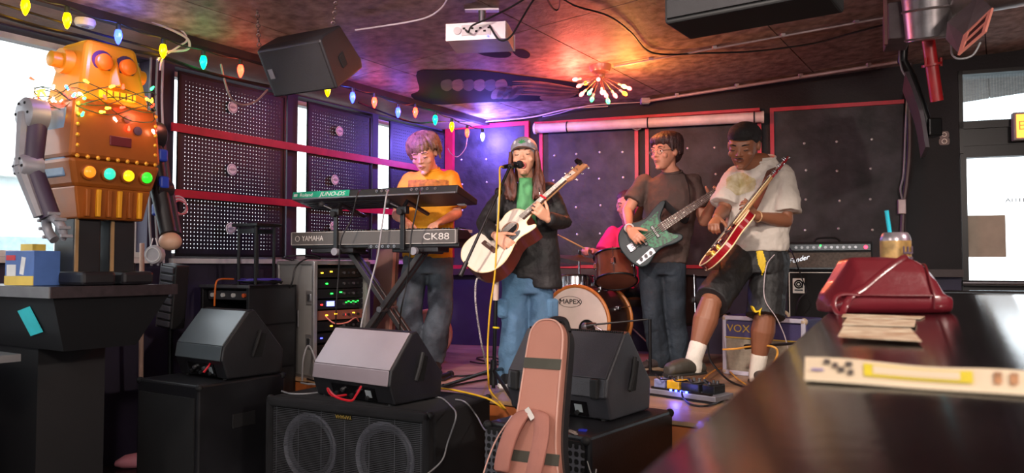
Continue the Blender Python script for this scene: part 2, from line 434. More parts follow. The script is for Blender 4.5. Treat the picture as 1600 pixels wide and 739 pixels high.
struct(wbbox(MB(), .02, .1, 1.3, 2.6, .0, .08).obj('trim_%d' % tn, REDT)); tn += 1
struct(wbbox(MB(), 0, tB(1500), 1.13, 1.19, 0, .12).obj('trim_%d' % tn, mat('ledge_wood', '3a2a2c', .5))); tn += 1
struct(wbbox(MB(), 0, tB(1500), .4, 1.13, 0, .03).obj('baseboard_back', PURPLE)); tn += 1
# door and transom
DBL = mat('door_black', '141216', .4, var=.2)
RIB = glassmat('ribbed_glass', (.86, .91, .93), .12, .25)
def ribbed(t0, t1, z0, z1, name, parent):
    mb = MB(); n = int((t1-t0)/.02)
    for k in range(n):
        a = t0+(t1-t0)*k/n; wbbox(mb, a, a+(t1-t0)/n*.62, z0, z1, -.085, -.078)
    wbbox(mb, t0, t1, z0, z1, -.09, -.086); return mb.obj(name, RIB, parent, kind='stuff')
mb = MB(); wbbox(mb, tD0, tD1, ZT1-.03, ZT1, -.2, .01); wbbox(mb, tD0, tD1, ZT0-.06, ZT0, -.2, .01); wbbox(mb, tD0, tD0+.03, ZD+.03, ZT1, -.2, .01); wbbox(mb, tD1-.03, tD1, ZD+.03, ZT1, -.2, .01); wbbox(mb, tD0, tD1, ZD+.09, ZT0-.06, -.15, -.02)
w = struct(mb.obj('window_7', DBL)); ribbed(tD0+.03, tD1-.03, ZT0, ZT1-.03, 'ribbed_pane', w)
tg = tB(1515); zb0 = PB(1515, 440).z
mb = MB(); wbbox(mb, tD0+.01, tg, .02, ZD+.09, -.13, -.03); wbbox(mb, tD1-.08, tD1-.01, .02, ZD+.09, -.13, -.03); wbbox(mb, tg, tD1-.08, ZD, ZD+.09, -.13, -.03); wbbox(mb, tg, tD1-.08, .02, .25, -.13, -.03); wbbox(mb, tg, tD1-.08, zb0-.07, zb0-.03, -.11, -.05)
door = struct(mb.obj('door_1', DBL))
ribbed(tg, tD1-.08, .25, zb0-.07, 'ribbed_pane', door); 
wbbox(MB(), tg, tD1-.08, zb0-.03, ZD, -.085, -.078).obj('pane', GLS, door)
mb = MB(); mb.cyl(WB(tg-.06, zb0-.01, .03), WB(tD1-.05, zb0-.01, .03), .022, n=12); mb.cyl(WB(tg-.04, zb0-.01, -.05), WB(tg-.04, zb0-.01, .03), .02); mb.cyl(WB(tD1-.08, zb0-.01, -.05), WB(tD1-.08, zb0-.01, .03), .02)
mb.obj('push_bar', mat('bar_steel', '6c6a70', .35, .7), door, smooth=True)
q = PB(1541, 369, -.07)
MB(frame(q, SB, V((0, 0, 1)), NB)).box((0, 0, 0), (.27, .335, .006)).obj('poster_back', mat('poster_paper_back', 'b8a898', .8, var=.1), door, label='square brownish poster seen from behind')
lettering('AUTB', .045, frame(PB(1588, 313, -.07), SB, V((0, 0, 1)), NB), mat('window_print', '55555a', .6), door, sx=1.35, ext=.003)
# plaque by the door
t = thing('wall_plaque', 'small ornate metal plaque on the black wall left of the door', 'plaque', PB(1475, 216))
Mx = frame(PB(1475, 216, .001), SB, V((0, 0, 1)), NB)
PLQ = mat('plaque_bronze', '5a4a48', .45, .6)
MB(Mx).prism(sp2([(-.035, -.05), (0, -.056), (.035, -.05), (.038, -.01), (.028, 0), (.036, .015), (.03, .05), (0, .055), (-.03, .05), (-.036, .015), (-.028, 0), (-.038, -.01)], 4), 0, .01).obj('plate', PLQ, t, world=True)
mb = MB(Mx); mb.torus((0, .028, .011), (0, 0, 1), .016, .004, 16, 6); mb.torus((0, -.026, .011), (0, 0, 1), .018, .004, 16, 6); mb.obj('relief', mat('plaque_edge', 'b8a8a0', .4, .5), t, world=True)
# remaining walls (behind and to the right of the camera)
def vwall(name, a, b, m, holes=(), zt=3.4, th=.2, n=None):
    a, b = V((a[0], a[1], 0)), V((b[0], b[1], 0)); d = (b-a); L = d.length; d.normalize(); nn = V((d.y, -d.x, 0)); mb = MB()
    def bx(x0, x1, z0, z1):
        q = lambda o: [a+d*x0+nn*o+V((0, 0, z0)), a+d*x1+nn*o+V((0, 0, z0)), a+d*x1+nn*o+V((0, 0, z1)), a+d*x0+nn*o+V((0, 0, z1))]
        mb.hexa(q(0), q(th))
    x = 0
    for (x0, x1, z0, z1) in holes:
        bx(x, x0, -.1, zt); bx(x0, x1, -.1, z0); bx(x0, x1, z1, zt); x = x1
    bx(x, L, -.1, zt); return struct(mb.obj(name, m))
pL = WL(10.4, 0); pR0 = WB(7.2, 0); pR1 = pR0+SL*9.3
vwall('wall_front', (pR1.x, pR1.y), (pL.x, pL.y), BW, [(.5, 2.4, .75, 2.6), (2.6, 4.5, .75, 2.6), (4.7, 6.6, .75, 2.6)])
vwall('wall_right', (pR0.x, pR0.y), (pR1.x, pR1.y), BW)
# outside: pavement, pale building over the road, door canopy
OUT = mat('pavement', '9a9c9c', .8, var=.1)
mb = MB(); mb.slab([V((-60, -60, -.12)), V((60, -60, -.12)), V((60, 60, -.12)), V((-60, 60, -.12))], (0, 0, -1), .1); struct(mb.obj('floor_outside', OUT))
t = thing('building', 'pale building across the street seen through the window behind the robot', 'building', WL(9, -.1, -13))
Mx = frame(WL(9, -.12, -13), -SL, -NL, V((0, 0, 1)))
PB1 = mat('pale_render', 'd4dedf', .8, var=.06)
MB(Mx).box((0, 2, 1.6), (26, 4, 3.2)).obj('wall', PB1, t, world=True)
MB(Mx).box((0, 1.9, 3.28), (26.4, 4.4, .16)).obj('roof', mat('roof_edge', 'e4e4e0', .7), t, world=True)
for k in range(8):
    f = MB(Mx).box((-10+k*3, -.02, 1.5), (1.7, .08, 1.1)).obj('window', FRM, t, world=True)
    MB(Mx).box((-10+k*3, -.05, 1.5), (1.5, .08, .9)).obj('pane', mat('far_glass', '9ab0b8', .2), f, world=True)
# ------------------------------------------------------------------ speaker cabinets in front of the stage
def corner_caps(T, w, d, h, m=RUB):
    cm = MB().ell((0, 0, 0), (.022, .022, .022), nu=8, nv=6).mesh('corner_cap')
    for x in (-1, 1):
        for y in (-1, 1): put(cm, 'corner_cap', m, T, basis=tr(x*(w/2-.012), y*(d/2-.012), h-.014), smooth=True)
GRL = mat('grille_wire', '6a6a70', .4, .5)
CONE = mat('speaker_cone', '4a4a50', .55, bump=.1); CONE2 = mat('speaker_surround', '6a6a72', .5); DARK = mat('cabinet_inside', '0a0a0b', .9)
T = thing('bass_cabinet', 'wide black carpeted cabinet with two round drivers behind a wire grille', 'speaker', (-.735, 4.289, 0), -28.1)
w, d, h = 1.08, .60, .50
mb = MB(); mb.box((0, .02, h/2), (w, d-.04, h)); 
for a in ((0, -.29, .02, w, .06, .04), (0, -.29, h-.025, w, .06, .05), (-w/2+.02, -.29, h/2, .04, .06, h), (w/2-.02, -.29, h/2, .04, .06, h)): mb.box(a[:3], a[3:])
mb.obj('cabinet', CARPET, T, bevel=.018, seg=3)
MB().box((0, -.262, h/2), (w-.08, .01, h-.09)).obj('baffle', DARK, T)
for x in (-.25, .25):
    Mx = frame(V((x, -.268, .245)), V((1, 0, 0)), V((0, 0, 1)), V((0, -1, 0)))
    dr = MB(Mx).lathe([(.18, 0), (.185, .012), (.178, .02), (.165, .014), (.16, .004)], n=36, caps=False).obj('driver_ring', CONE2, T, smooth=True)
    MB(Mx).lathe([(.162, .004), (.15, .012), (.14, .002), (.07, -.03), (.065, -.03)], n=36, caps=False).obj('cone', CONE, dr, smooth=True)
    MB(Mx).lathe([(.07, -.03), (.06, -.015), (.04, -.006), (.001, -.002)], n=24, caps=False).obj('dust_cap', CONE2, dr, smooth=True)
    for k in range(8):
        a = k*pi/4; MB(Mx).cyl((.172*cos(a), .172*sin(a), .01), (.172*cos(a), .172*sin(a), .024), .006, n=6).obj('bolt', STEEL, dr)
mb = MB()
for k in range(46): mb.box((0, -.292, .045+k*.0092), (w-.08, .003, .0028))
for k in range(7): mb.box((-.48+k*.16, -.289, h/2), (.003, .003, h-.09))
mb.obj('wire_grille', GRL, T, kind='stuff')
b = MB().box((.0, -.297, h-.065), (.105, .006, .03)).obj('badge', mat('badge_black', '151310', .3), T)
lettering('YAMAHA', .026, frame(V((0, -.3005, h-.066)), V((-1, 0, 0)), V((0, 0, -1)), V((0, -1, 0))), mat('gold_print', 'e0c060', .3, .5), b)
corner_caps(T, w, d, h)
MB().box((.1, .2, h+.001), (.12, .05, .004)).obj('handle_recess', BLKG, T)

T = thing('subwoofer', 'plain tall black cabinet under the leftmost floor monitor', 'speaker', (-1.77, 4.575, 0), -32)
w, d, h = .56, .60, .57
MB().box((0, 0, h/2), (w, d, h)).obj('cabinet', mat('worn_black_laminate', '1c1c1f', .38, var=.4, scale=5, bump=.1, bscale=100), T, bevel=.012)
MB().box((0, -d/2-.004, h/2-.02), (w-.06, .008, h-.1)).obj('grille_cloth', mat('grille_cloth', '161618', .9, bump=.5, bscale=500), T)
corner_caps(T, w, d, h)
MB().box((w/2+.002, 0, h*.6), (.006, .16, .08)).obj('handle', RUB, T, bevel=.01)

T = thing('subwoofer', 'worn black cabinet with a perforated metal grille behind the pink guitar bag', 'speaker', (.337, 3.72, 0), -38)
w, d, h = .56, .80, .50
MB().box((0, .015, h/2), (w, d-.03, h)).obj('cabinet', MC['worn_black_laminate'], T, bevel=.014)
mb = MB()
for i in range(34):
    for k in range(28):
        x, z = -.262+i*.0159, .03+k*.0159
        if i % 2 == 0 or k % 2 == 0: mb.box((x, -d/2-.003, z), (.0159 if k % 2 == 0 else .008, .004, .0159 if i % 2 == 0 else .008))
mb.obj('perforated_grille', GRL, T, kind='stuff')
MB().box((0, -d/2+.004, h/2), (w-.03, .008, h-.04)).obj('baffle', DARK, T)
corner_caps(T, w, d, h)
TAPE = mat('torn_tape', 'a8a098', .7, var=.3)
tp = MB()
for i in range(7):
    a = random.uniform(0, 6); c = V((.02+i*.028, -.34+random.uniform(-.02, .03), h+.002)); tp.box(c, (.05, .016, .003), rz(a*20-40))
tp.obj('torn_tape', TAPE, T); MB().box((.19, -.29, h+.004), (.035, .025, .006), rz(20)).obj('tape_scrap', mat('blue_tape', '2030c0', .5), T, label='scrap of blue tape')
mb = MB(); mb.tube(spline([(.27, -.38, .4), (.282, -.36, .33), (.283, -.35, .3), (.283, -.33, .36)], 5), .0025, 5); mb.obj('loose_wire', WHT, T)

# ------------------------------------------------------------------ wedge monitors
def wedge(name, label, near_l, near_r, z, dep, h, rear, body, wash=None, ribs=False):
    a, b = V((near_l[0], near_l[1], 0)), V((near_r[0], near_r[1], 0)); d = b-a; w = d.length; ang = math.degrees(math.atan2(d.y, d.x))
    T = thing(name, label, 'speaker', (a.x, a.y, z), ang)
    pr = [(.10, 0), (.02, .25), (.0, .27), (.03, .48), (.40, .97), (.50, 1.0), (1.0, .36), (.97, .0)]
    pr = [(x*dep, y*h) for x, y in pr]; Mx = frame(V((0, 0, 0)), V((0, 1, 0)), V((0, 0, 1)), V((1, 0, 0)))
    MB().prism(pr, 0, w, Mx).obj('cabinet', body, T, bevel=.014, seg=3)
    # the two rear faces turned to the room, coloured separately to carry glare
    c = [pr[2], pr[3], pr[4]]; n = []
    mb = MB(); e = .012
    def face(p, q, x0, x1, th):
        dv = V((0, q[0]-p[0], q[1]-p[1])).normalized(); nn = V((0, -dv.z, dv.y)); pts = [V((x0, p[0], p[1]))+dv*e*0+nn*.0, V((x1, p[0], p[1])), V((x1, q[0], q[1])), V((x0, q[0], q[1]))]
        mb.slab(pts, nn, th)
    face(c[0], c[1], .012, w-.012, .006); face(c[1], c[2], .012, w-.012, .006)
    rc = mb.obj('rear_cover', rear, T, bevel=.004)
    mb = MB(); p, q = pr[4], pr[5]; pn, qn = pr[5], pr[6]
    dv = V((0, qn[0]-pn[0], qn[1]-pn[1])).normalized(); nn = V((0, -dv.z, dv.y))
    mb.slab([V((.02, pn[0], pn[1]))+dv*.02, V((w-.02, pn[0], pn[1]))+dv*.02, V((w-.02, qn[0], qn[1]))-dv*.02, V((.02, qn[0], qn[1]))-dv*.02], nn, .006); mb.obj('front_grille', GRL, T)
    # connector plate below
    p, q = pr[0], pr[1]; dv = V((0, q[0]-p[0], q[1]-p[1])).normalized(); nn = V((0, -dv.z, dv.y)); k0 = V((0, p[0], p[1]))
    pl = MB().slab([k0+V((w*.25, 0, 0))+dv*.01, k0+V((w*.8, 0, 0))+dv*.01, k0+V((w*.8, 0, 0))+dv*.085, k0+V((w*.25, 0, 0))+dv*.085], nn, .004).obj('connector_plate', BLKG, T)
    for i in range(5):
        c = k0+V((w*(.3+.1*i), 0, 0))+dv*(.03+.028*(i % 2))+nn*.004
        MB().cyl(c, c+nn*.014, .011, n=12).obj('jack' if i % 2 else 'knob', STEEL if i % 2 else RUB, pl, smooth=True)
    MB().slab([k0+V((w*.68, 0, 0))+dv*.03+nn*.004, k0+V((w*.75, 0, 0))+dv*.03+nn*.004, k0+V((w*.75, 0, 0))+dv*.07+nn*.004, k0+V((w*.68, 0, 0))+dv*.07+nn*.004], nn, .002).obj('plate_label', mat('plate_label_print', '9aa4a8', .5), pl)
    # side handles
    for x, sgn in ((0, -1), (w, 1)):
        hp = [(.50, .28), (.62, .28), (.70, .62), (.55, .66)]
        mb = MB(); mb.prism([(y*dep, zz*h) for y, zz in hp], x, x+sgn*.004, Mx); mb.obj('handle_recess', DARK, T)
        mb = MB(); mb.tube([(x+sgn*.004, .47*dep, .3*h), (x+sgn*.012, .52*dep, .48*h), (x+sgn*.004, .60*dep, .68*h)], .012, 8); mb.obj('handle', RUB, T, smooth=True)
    for x in (.06, w-.06):
        if ribs: MB().box((x, -.004, .37*h), (.045, .03, .24*h)).obj('corner_bumper', RUB, T, bevel=.01)
    if ribs:
        mb = MB()
        for i in range(48): mb.box((.02+i*(w-.04)/47, pr[4][0]+.012, pr[4][1]+.006), (.006, .02, .01))
        mb.obj('vent_rib', RUB, T, kind='stuff')
    for x in (.05, w-.05):
        for y in (.14, .9): MB().cyl((x, y*dep, -.006), (x, y*dep, .012), .014, n=10).obj('foot', RUB, T)
    return T
GLARE = mat('silver_grey_plastic', '8d8288', .34, .15, var=.1, scale=3, bump=.05, bscale=200)  # glare on black plastic, put into the base colour
GLARE_DIM = mat('mid_grey_plastic', '5c6468', .30, .1, var=.1, scale=3)  # weaker glare on black plastic, also put into the colour
MONB = mat('monitor_black_plastic', '1d1d20', .42, bump=.2, bscale=250); MONG = mat('monitor_dark_grey_plastic', '35353a', .42, bump=.2, bscale=250)
wedge('floor_monitor', 'floor monitor with a silver-grey back standing on the wide two-driver cabinet', (-1.11, 4.28), (-.62, 3.91), .506, .40, .37, GLARE, MONB)
wedge('floor_monitor', 'grey-backed floor monitor standing on the leftmost plain cabinet', (-2.02, 4.62), (-1.63, 4.33), .576, .42, .39, GLARE_DIM, MONB)
wedge('floor_monitor', 'large dark floor monitor with ribbed top edge behind the pink guitar bag', (-.03, 3.87), (.43, 3.52), .506, .44, .40, MONG, MONG, ribs=True)
REDC = mat('red_cable', 'd01828', .4); GRYC = mat('grey_cable', '8a8a8c', .45); BLC = mat('black_cable', '0e0e10', .5)
cable('signal_cable', 'short red cable looping from the back of the silver-grey monitor', [P(541, 617, 3.99), P(520, 612, 3.9)-V((0, 0, .02)), P(512, 607, 3.93), P(525, 620, 3.8), P(548, 626, 3.8), P(556, 618, 3.86), P(564, 604, 3.95)], .006, REDC)
cable('signal_cable', 'short red cable below the grey-backed monitor on the left', [P(331, 563, 4.45), P(326, 572, 4.4), P(318, 582, 4.38)], .006, REDC)

# ------------------------------------------------------------------ flight-case rack
FC = mat('flight_case_grey', '8d8c88', .45, .2, var=.15, scale=3)
ALU = mat('aluminium_edge', 'b8b6b4', .3, .8)
T = thing('equipment_rack', 'grey flight case rack of lit audio units below the keyboards', 'rack', (-1.3475, 5.25, ZS), 47)
# local: x along the open front, y into the case
w, d, h = .44, .46, .80
mb = MB(); mb.box((w/2, d/2, .012), (w, d, .024)); mb.box((w/2, d/2, h-.012), (w, d, .024)); mb.box((.01, d/2, h/2), (.02, d, h)); mb.box((w-.01, d/2, h/2), (.02, d, h)); mb.box((w/2, d-.01, h/2), (w, .02, h))
mb.obj('case', FC, T)
mb = MB()
for x in (0, w):
    for y in (0, d): mb.box((x, y, h/2), (.03, .03, h))
for z in (0.01, h-.01):
    for y in (0, d): mb.box((w/2, y, z), (w, .028, .028))
    for x in (0, w): mb.box((x, d/2, z), (.028, d, .028))
mb.obj('edge_profile', ALU, T, bevel=.004)
for z in (.25, .55):
    lt = MB().box((-.004, .05, z), (.012, .09, .1)).obj('latch_plate', ALU, T, bevel=.005); MB().box((-.012, .05, z), (.01, .04, .05)).obj('latch', CHR, lt, bevel=.004)
hd = MB().box((-.003, .27, .40), (.01, .15, .12)).obj('handle_dish', STEEL, T, bevel=.01); MB().tube([(-.01, .22, .40), (-.025, .23, .41), (-.025, .31, .41), (-.01, .32, .40)], .008, 8).obj('handle', RUB, hd, smooth=True)
LEDS = {'g': mat('led_green', '20ff40', emit=4), 'r': mat('led_red', 'ff2020', emit=4), 'b': mat('led_blue', '3a40ff', emit=4), 'y': mat('led_amber', 'ffb020', emit=5)}
units = [(.72, 'yy', '1c1712'), (.645, 'g', '141416'), (.575, 'gg', '141416'), (.50, 'r', '1a1a20'), (.425, 'yyry', '7a4a3c'), (.35, 'y', '0e0e10'), (.27, 'b', '0e0e10'), (.19, '', '0c0c0e')]
for i, (z, ld, hx) in enumerate(units):
    u = MB().box((w/2, .1, z), (w-.05, .16, .064)).obj('rack_unit', mat('rack_face_'+hx, hx, .4, .2), T, bevel=.003)
    for k, c in enumerate(ld): MB().box((.07+k*.075+(i % 3)*.04, .018, z+.008*(k % 2)), (.016, .006, .008)).obj('indicator_light', LEDS[c], u)
    for k in range(4): MB().cyl((.25+k*.04, .022, z), (.25+k*.04, .008, z), .009, n=10).obj('knob', RUB if k % 2 else STEEL, u, smooth=True)
    for x in (.03, w-.03): MB().cyl((x, .022, z), (x, .016, z), .005, n=6).obj('screw', STEEL, u)
u = MB().box((.14, .016, .505), (.06, .006, .034)).obj('display', mat('lcd_blue', '6a70ff', emit=2.5), T)
for k in range(6): MB().box((.27+.02*k, .016, .51+.008*(k % 2)), (.01, .006, .005)).obj('indicator_light', LEDS['g'], T)
for k in range(3):
    x = .12+.03*k; MB().tube(spline([(x, .02, .20), (x, -.03, .215), (x+.005, -.04, .16), (x+.01, -.02, .08)], 6), .004, 6).obj('patch_cable', mat('orange_cable', 'e07020', .4), T, smooth=True)
MB().tube(spline([(.1, .02, .42), (.15, -.02, .37), (.25, -.02, .37), (.33, -.01, .40), (.38, .02, .37)], 6), .005, 6).obj('patch_cable', mat('pink_cable', 'd07a70', .4), T, smooth=True)
cable('power_cable', 'black cable lying coiled on top of the grey flight case rack', [P(470, 409, 5.45), P(445, 404, 5.42), P(452, 400, 5.5), P(490, 399, 5.5), P(500, 404, 5.42), P(478, 405, 5.36), P(462, 418, 5.26), P(455, 445, 5.25), P(440, 470, 5.3), P(436, 520, 5.33), P(440, 569, 5.34)], .006, BLC)

# black open shelf case with a small stand on top
T = thing('shelf_case', 'black open-fronted equipment case behind the grey-backed floor monitor', 'case', (-1.79, 5.24, 0), -29)
w, d, h = .46, .42, 1.09
mb = MB()
for a in ((0, 0, h-.012, w, d, .024), (0, 0, .02, w, d, .04), (-w/2+.012, 0, h/2, .024, d, h), (w/2-.012, 0, h/2, .024, d, h), (0, d/2-.01, h/2, w, .02, h), (0, 0, h-.26, w, d, .02), (0, 0, h-.55, w, d, .02)): mb.box(a[:3], a[3:])
mb.obj('carcass', mat('black_laminate', '18181b', .4, var=.2), T, bevel=.004)
MB().box((0, -d/2-.004, h-.005), (w+.01, .012, .02)).obj('edge_trim', STEEL, T)
u = MB().box((0, .0, h-.065), (w-.06, d-.08, .06)).obj('mixer_unit', mat('mixer_face', '4c4c50', .4, .3), T, bevel=.004)
for k in range(4): MB().cyl((-.15+k*.1, -.17, h-.065), (-.15+k*.1, -.185, h-.065), .014, n=10).obj('knob', WHT if k != 3 else mat('orange_knob', 'd86030', .4), u, smooth=True)
T2 = thing('small_stand', 'small black four-legged stand on the open equipment case', 'stand', (-1.73, 5.2, 1.092), -29)
MB().box((0, 0, .40), (.24, .22, .022)).obj('top', BLKM, T2, bevel=.004)
lg = MB().cyl((0, 0, 0), (0, 0, .39), .011, n=8).mesh('leg')
for x in (-.08, .08):
    for y in (-.08, .08): put(lg, 'leg', BLKM, T2, basis=tr(x, y, 0), smooth=True)
for y in (-.08, .08): MB().box((0, y, .36), (.16, .012, .03)).obj('brace', BLKM, T2)
random.seed(3)
for nm, m, off in (('tangle of black cable heaped on the open equipment case', BLC, 0), ('purple cable looped on the open equipment case', mat('purple_cable', '4a3aa0', .4), .02)):
    pts = []
    for k in range(22):
        a = k*.9+off*40; pts.append(V((-1.70+.16*cos(a)*random.uniform(.6, 1.05), 5.21+.12*sin(a)*random.uniform(.6, 1.05), 1.100+off*.5+.02*random.random())))
    cable('coiled_cable', nm, pts, .006, m, k=5)
cable('signal_cable', 'orange cable hanging over the front of the open equipment case', [P(365, 436, 5.2), P(345, 436, 5.1), P(338, 441, 4.99), P(336, 455, 4.98), P(335, 478, 4.98)], .006, MC['orange_cable'])
# slatted column speaker on its stand
T = thing('plywood_board', 'tan board standing on the stage behind the keyboard stand', 'board', (-1.05, 6.15, ZS), -57)  # board added in place of a lit stretch of wall
MB(rx(-3)).box((0, 0, .52), (.34, .03, 1.04)).obj('board', mat('tan_board', 'a07c68', .6, var=.2, scale=4), T, bevel=.004)
for x in (-.16, .16): MB(rx(-3)).box((x, .025, .52), (.03, .02, 1.02)).obj('batten', mat('board_batten', '5a4438', .6), T)
T = thing('column_speaker', 'narrow black slatted column speaker on a stand by the purple wall', 'speaker', P(266, 415, 4.86)*1, 0)
T.matrix_basis = tr(-2.165, 4.83, 0) @ rz(-30); WM[T.name] = T.matrix_basis.copy()
Mx = tr(0, 0, .83) @ ry(6)
MB(Mx).box((0, .03, .2), (.14, .10, .40)).obj('cabinet', BLK, T, bevel=.008)
MB(Mx).box((-.073, .03, .2), (.01, .105, .40)).obj('side_strip', STEEL, T)
for k in range(8): MB(Mx).box((0, -.026, .03+k*.048), (.12, .014, .036)).obj('slat', mat('slat_grey', '3c3a40', .5), T, bevel=.004)
MB().cyl((0, .03, .02), (0, .03, .85), .014, n=10).obj('pole', BLKM, T, smooth=True)
MB().cyl((0, .03, 0), (0, .03, .025), .12, n=24).obj('base', BLKM, T, smooth=True)
# ------------------------------------------------------------------ keyboards and stand
KB = tr(-.954, 5.175, ZS) @ rz(-23.4)
KGREY = mat('keyboard_grey', '5a5652', .45, .2, var=.06); KBLK = mat('keyboard_black', '19181a', .45, var=.1, bump=.1, bscale=300)
KEYW = mat('white_keys', 'e8e6e0', .3); LINE = mat('pale_print', 'd8d4cc', .4)
MF = lambda x, y, z: frame(V((x, y, z)), V((1, 0, 0)), V((0, 0, 1)), V((0, -1, 0)))
def keys(T, n, x0, pitch, y0, y1, z):
    km = MB().box((0, 0, 0), (pitch*.93, y1-y0, .02)).mesh('white_key'); bm = MB().box((0, 0, 0), (pitch*.5, (y1-y0)*.6, .014)).mesh('black_key')
    for i in range(n):
        put(km, 'white_key', KEYW, T, basis=tr(x0+i*pitch, (y0+y1)/2, z))
        if i % 7 in (0, 1, 3, 4, 5) and i < n-1: put(bm, 'black_key', BLKG, T, basis=tr(x0+(i+.5)*pitch, y0+(y1-y0)*.3, z+.013))
T = thing('stage_piano', 'long grey-backed stage piano on the lower tier of the stand', 'keyboard', Mx=KB @ tr(0, 0, .89))
w = .665
mb = MB(); mb.hexa([V((-w, 0, .03)), V((w, 0, .03)), V((w, .32, .0)), V((-w, .32, .0))], [V((-w, 0, .115)), V((w, 0, .115)), V((w, .14, .115)), V((-w, .14, .115))])
mb.box((0, .16, .03), (2*w, .30, .06)); mb.obj('body', KBLK, T, bevel=.006)
pn = MB().box((0, -.006, .068), (2*w-.0, .014, .092)).obj('back_panel', KGREY, T, bevel=.006)
mb = MB()
for a in ((0, .112, 1.30, .0025), (0, .025, 1.30, .0025)): mb.box((a[0], -.0135, a[1]), (a[2], .002, a[3]))
for x in (-.65, .65): mb.box((x, -.0135, .068), (.0025, .002, .088))
mb.obj('outline', LINE, pn)
lettering('YAMAHA', .052, MF(-.47, -.0135, .068), LINE, pn, sx=.85)
MB(MF(-.60, -.0135, .068)).torus((0, 0, 0), (0, 0, 1), .018, .002, 20, 5).obj('emblem', LINE, pn)
lettering('CK88', .062, MF(.51, -.0135, .067), LINE, pn, sx=1.35)
MB().box((.12, -.004, .008), (.26, .03, .034)).obj('jack_panel', BLK, T, bevel=.004)
for k in range(5): MB(MF(.02+k*.045, -.02, .008)).lathe([(.010, 0), (.010, .004), (.005, .004), (.005, 0)], n=12, caps=False).obj('jack', STEEL, T)
for x in (-.33, .33): MB().box((x, .10, -.012), (.35, .16, .04)).obj('underside_block', KBLK, T, bevel=.006)
keys(T, 52, -.60, .0235, .15, .315, .112)
for k in range(14): MB().cyl((-.45+k*.07, .09, .115), (-.45+k*.07, .09, .13), .011, n=10).obj('knob', RUB, T, smooth=True)
T = thing('synthesizer', 'black synthesizer with a green label strip on the upper tier of the stand', 'keyboard', Mx=KB @ tr(0, -.01, 1.235) @ rx(-14))
w = .66
mb = MB(); mb.hexa([V((-w, 0, 0)), V((w, 0, 0)), V((w-.0, .30, .015)), V((-w, .30, .015))], [V((-w, 0, .058)), V((w, 0, .058)), V((w, .30, .055)), V((-w, .30, .055))]); mb.obj('body', KBLK, T, bevel=.006)
lb = MB().box((-.41, -.003, .029), (.48, .008, .052)).obj('label_strip', mat('green_label', '0a9a72', .35, var=.15, h2='18b088'), T, bevel=.002, label='teal green maker strip')
lettering('Roland', .036, MF(-.53, -.0075, .029), WHT, lb, sx=1.1)
lettering('JUNO-DS', .042, MF(-.31, -.0075, .029), WHT, lb, sx=1.2, shear=.25)
mb = MB(); mb.box((-.622, -.0075, .029), (.03, .002, .02)); mb.obj('emblem', WHT, lb)
MB().box((0, -.004, .004), (2*w-.02, .01, .012)).obj('lower_rail', STEEL, T, bevel=.003)
for x in (.05, .09, .13, .32, .36, .40, .44, .5): MB(MF(x, -.001, .036)).lathe([(.010, 0), (.010, .006), (.004, .006), (.004, 0)], n=10, caps=False).obj('jack', STEEL, T)
for k in range(5): MB().box((-.25, .07+k*.04, -.002), (.7, .006, .006)).obj('underside_rib', KBLK, T)
MB().box((.56, .27, .011), (.06, .03, .004)).obj('serial_label', WHT, T)
keys(T, 50, -.61, .0245, .14, .29, .058)
T = thing('keyboard_stand', 'black two-tier X keyboard stand with twin tube legs', 'stand', Mx=KB)
for sgn in (-1, 1):
    for y in (.10, .16):
        a = V((-.31*sgn+.05, y+.04*sgn, .86)); b = V((.36*sgn+.05, y+.04*sgn, .03)); t = (b-a).normalized(); n = V((0, 1, 0)); s_ = t.cross(n)
        mb = MB(); q = lambda p: [p-n*.015-s_*.018, p+n*.015-s_*.018, p+n*.015+s_*.018, p-n*.015+s_*.018]
        mb.hexa(q(a), q(b)); mb.obj('leg_tube', mat('stand_tube', '3c3a3a', .4, .5), T, bevel=.004)
    MB().cyl((.36*sgn+.05, -.07, .018), (.36*sgn+.05, .36, .018), .018, n=12).obj('foot_bar', BLKM, T, smooth=True)
    for y in (-.08, .36): MB().cyl((.36*sgn+.05, y, .018), (.36*sgn+.05, y+.03, .018), .024, n=12).obj('foot_cap', RUB, T, smooth=True)
    ab = MB().cyl((-.31*sgn+.05, -.03, .865), (-.31*sgn+.05, .34, .865), .016, n=12).obj('support_arm', BLKM, T, smooth=True)
    MB().cyl((-.31*sgn+.05, -.05, .865), (-.31*sgn+.05, -.02, .865), .026, n=16).obj('arm_cap', mat('grey_cap', '8a8a90', .4), ab, smooth=True)
MB().cyl((.05, .03, .475), (.05, .24, .475), .02, n=16).obj('pivot_bolt', STEEL, T, smooth=True)
for x in (-.26, .27):
    MB().box((x, -.03, 1.01), (.032, .022, .28)).obj('upright', BLKM, T, bevel=.004)
    MB().box((x, -.03, 1.135), (.075, .05, .05)).obj('clamp', BLKM, T, bevel=.006)
    ar = MB().tube([(x, -.03, 1.14), (x, .02, 1.195), (x, .30, 1.13)], .015, 10).obj('tier_arm', BLKM, T, smooth=True)
    MB().tube([(x-.09, -.07, 1.185), (x-.01, -.03, 1.145)], .017, 10).obj('stop_arm', BLKM, ar, smooth=True)
    MB().ell((x-.09, -.07, 1.188), (.024, .024, .024), nu=12, nv=8).obj('stop_cap', RUB, ar, smooth=True)
    kn = MB().cyl((x, -.045, 1.12), (x, -.075, 1.12), .02, n=12).obj('clamp_knob', RUB, T, smooth=True)
cable('power_cable', 'pale grey cable hanging from the back of the synthesizer down past the stand', [P(607, 297, 5.05), P(604, 305, 4.96), P(598, 345, 4.96), P(590, 400, 4.95), P(580, 440, 4.93), P(566, 500, 4.9), P(560, 545, 4.9), PZ(556, 600, ZS+.01)], .006, GRYC)
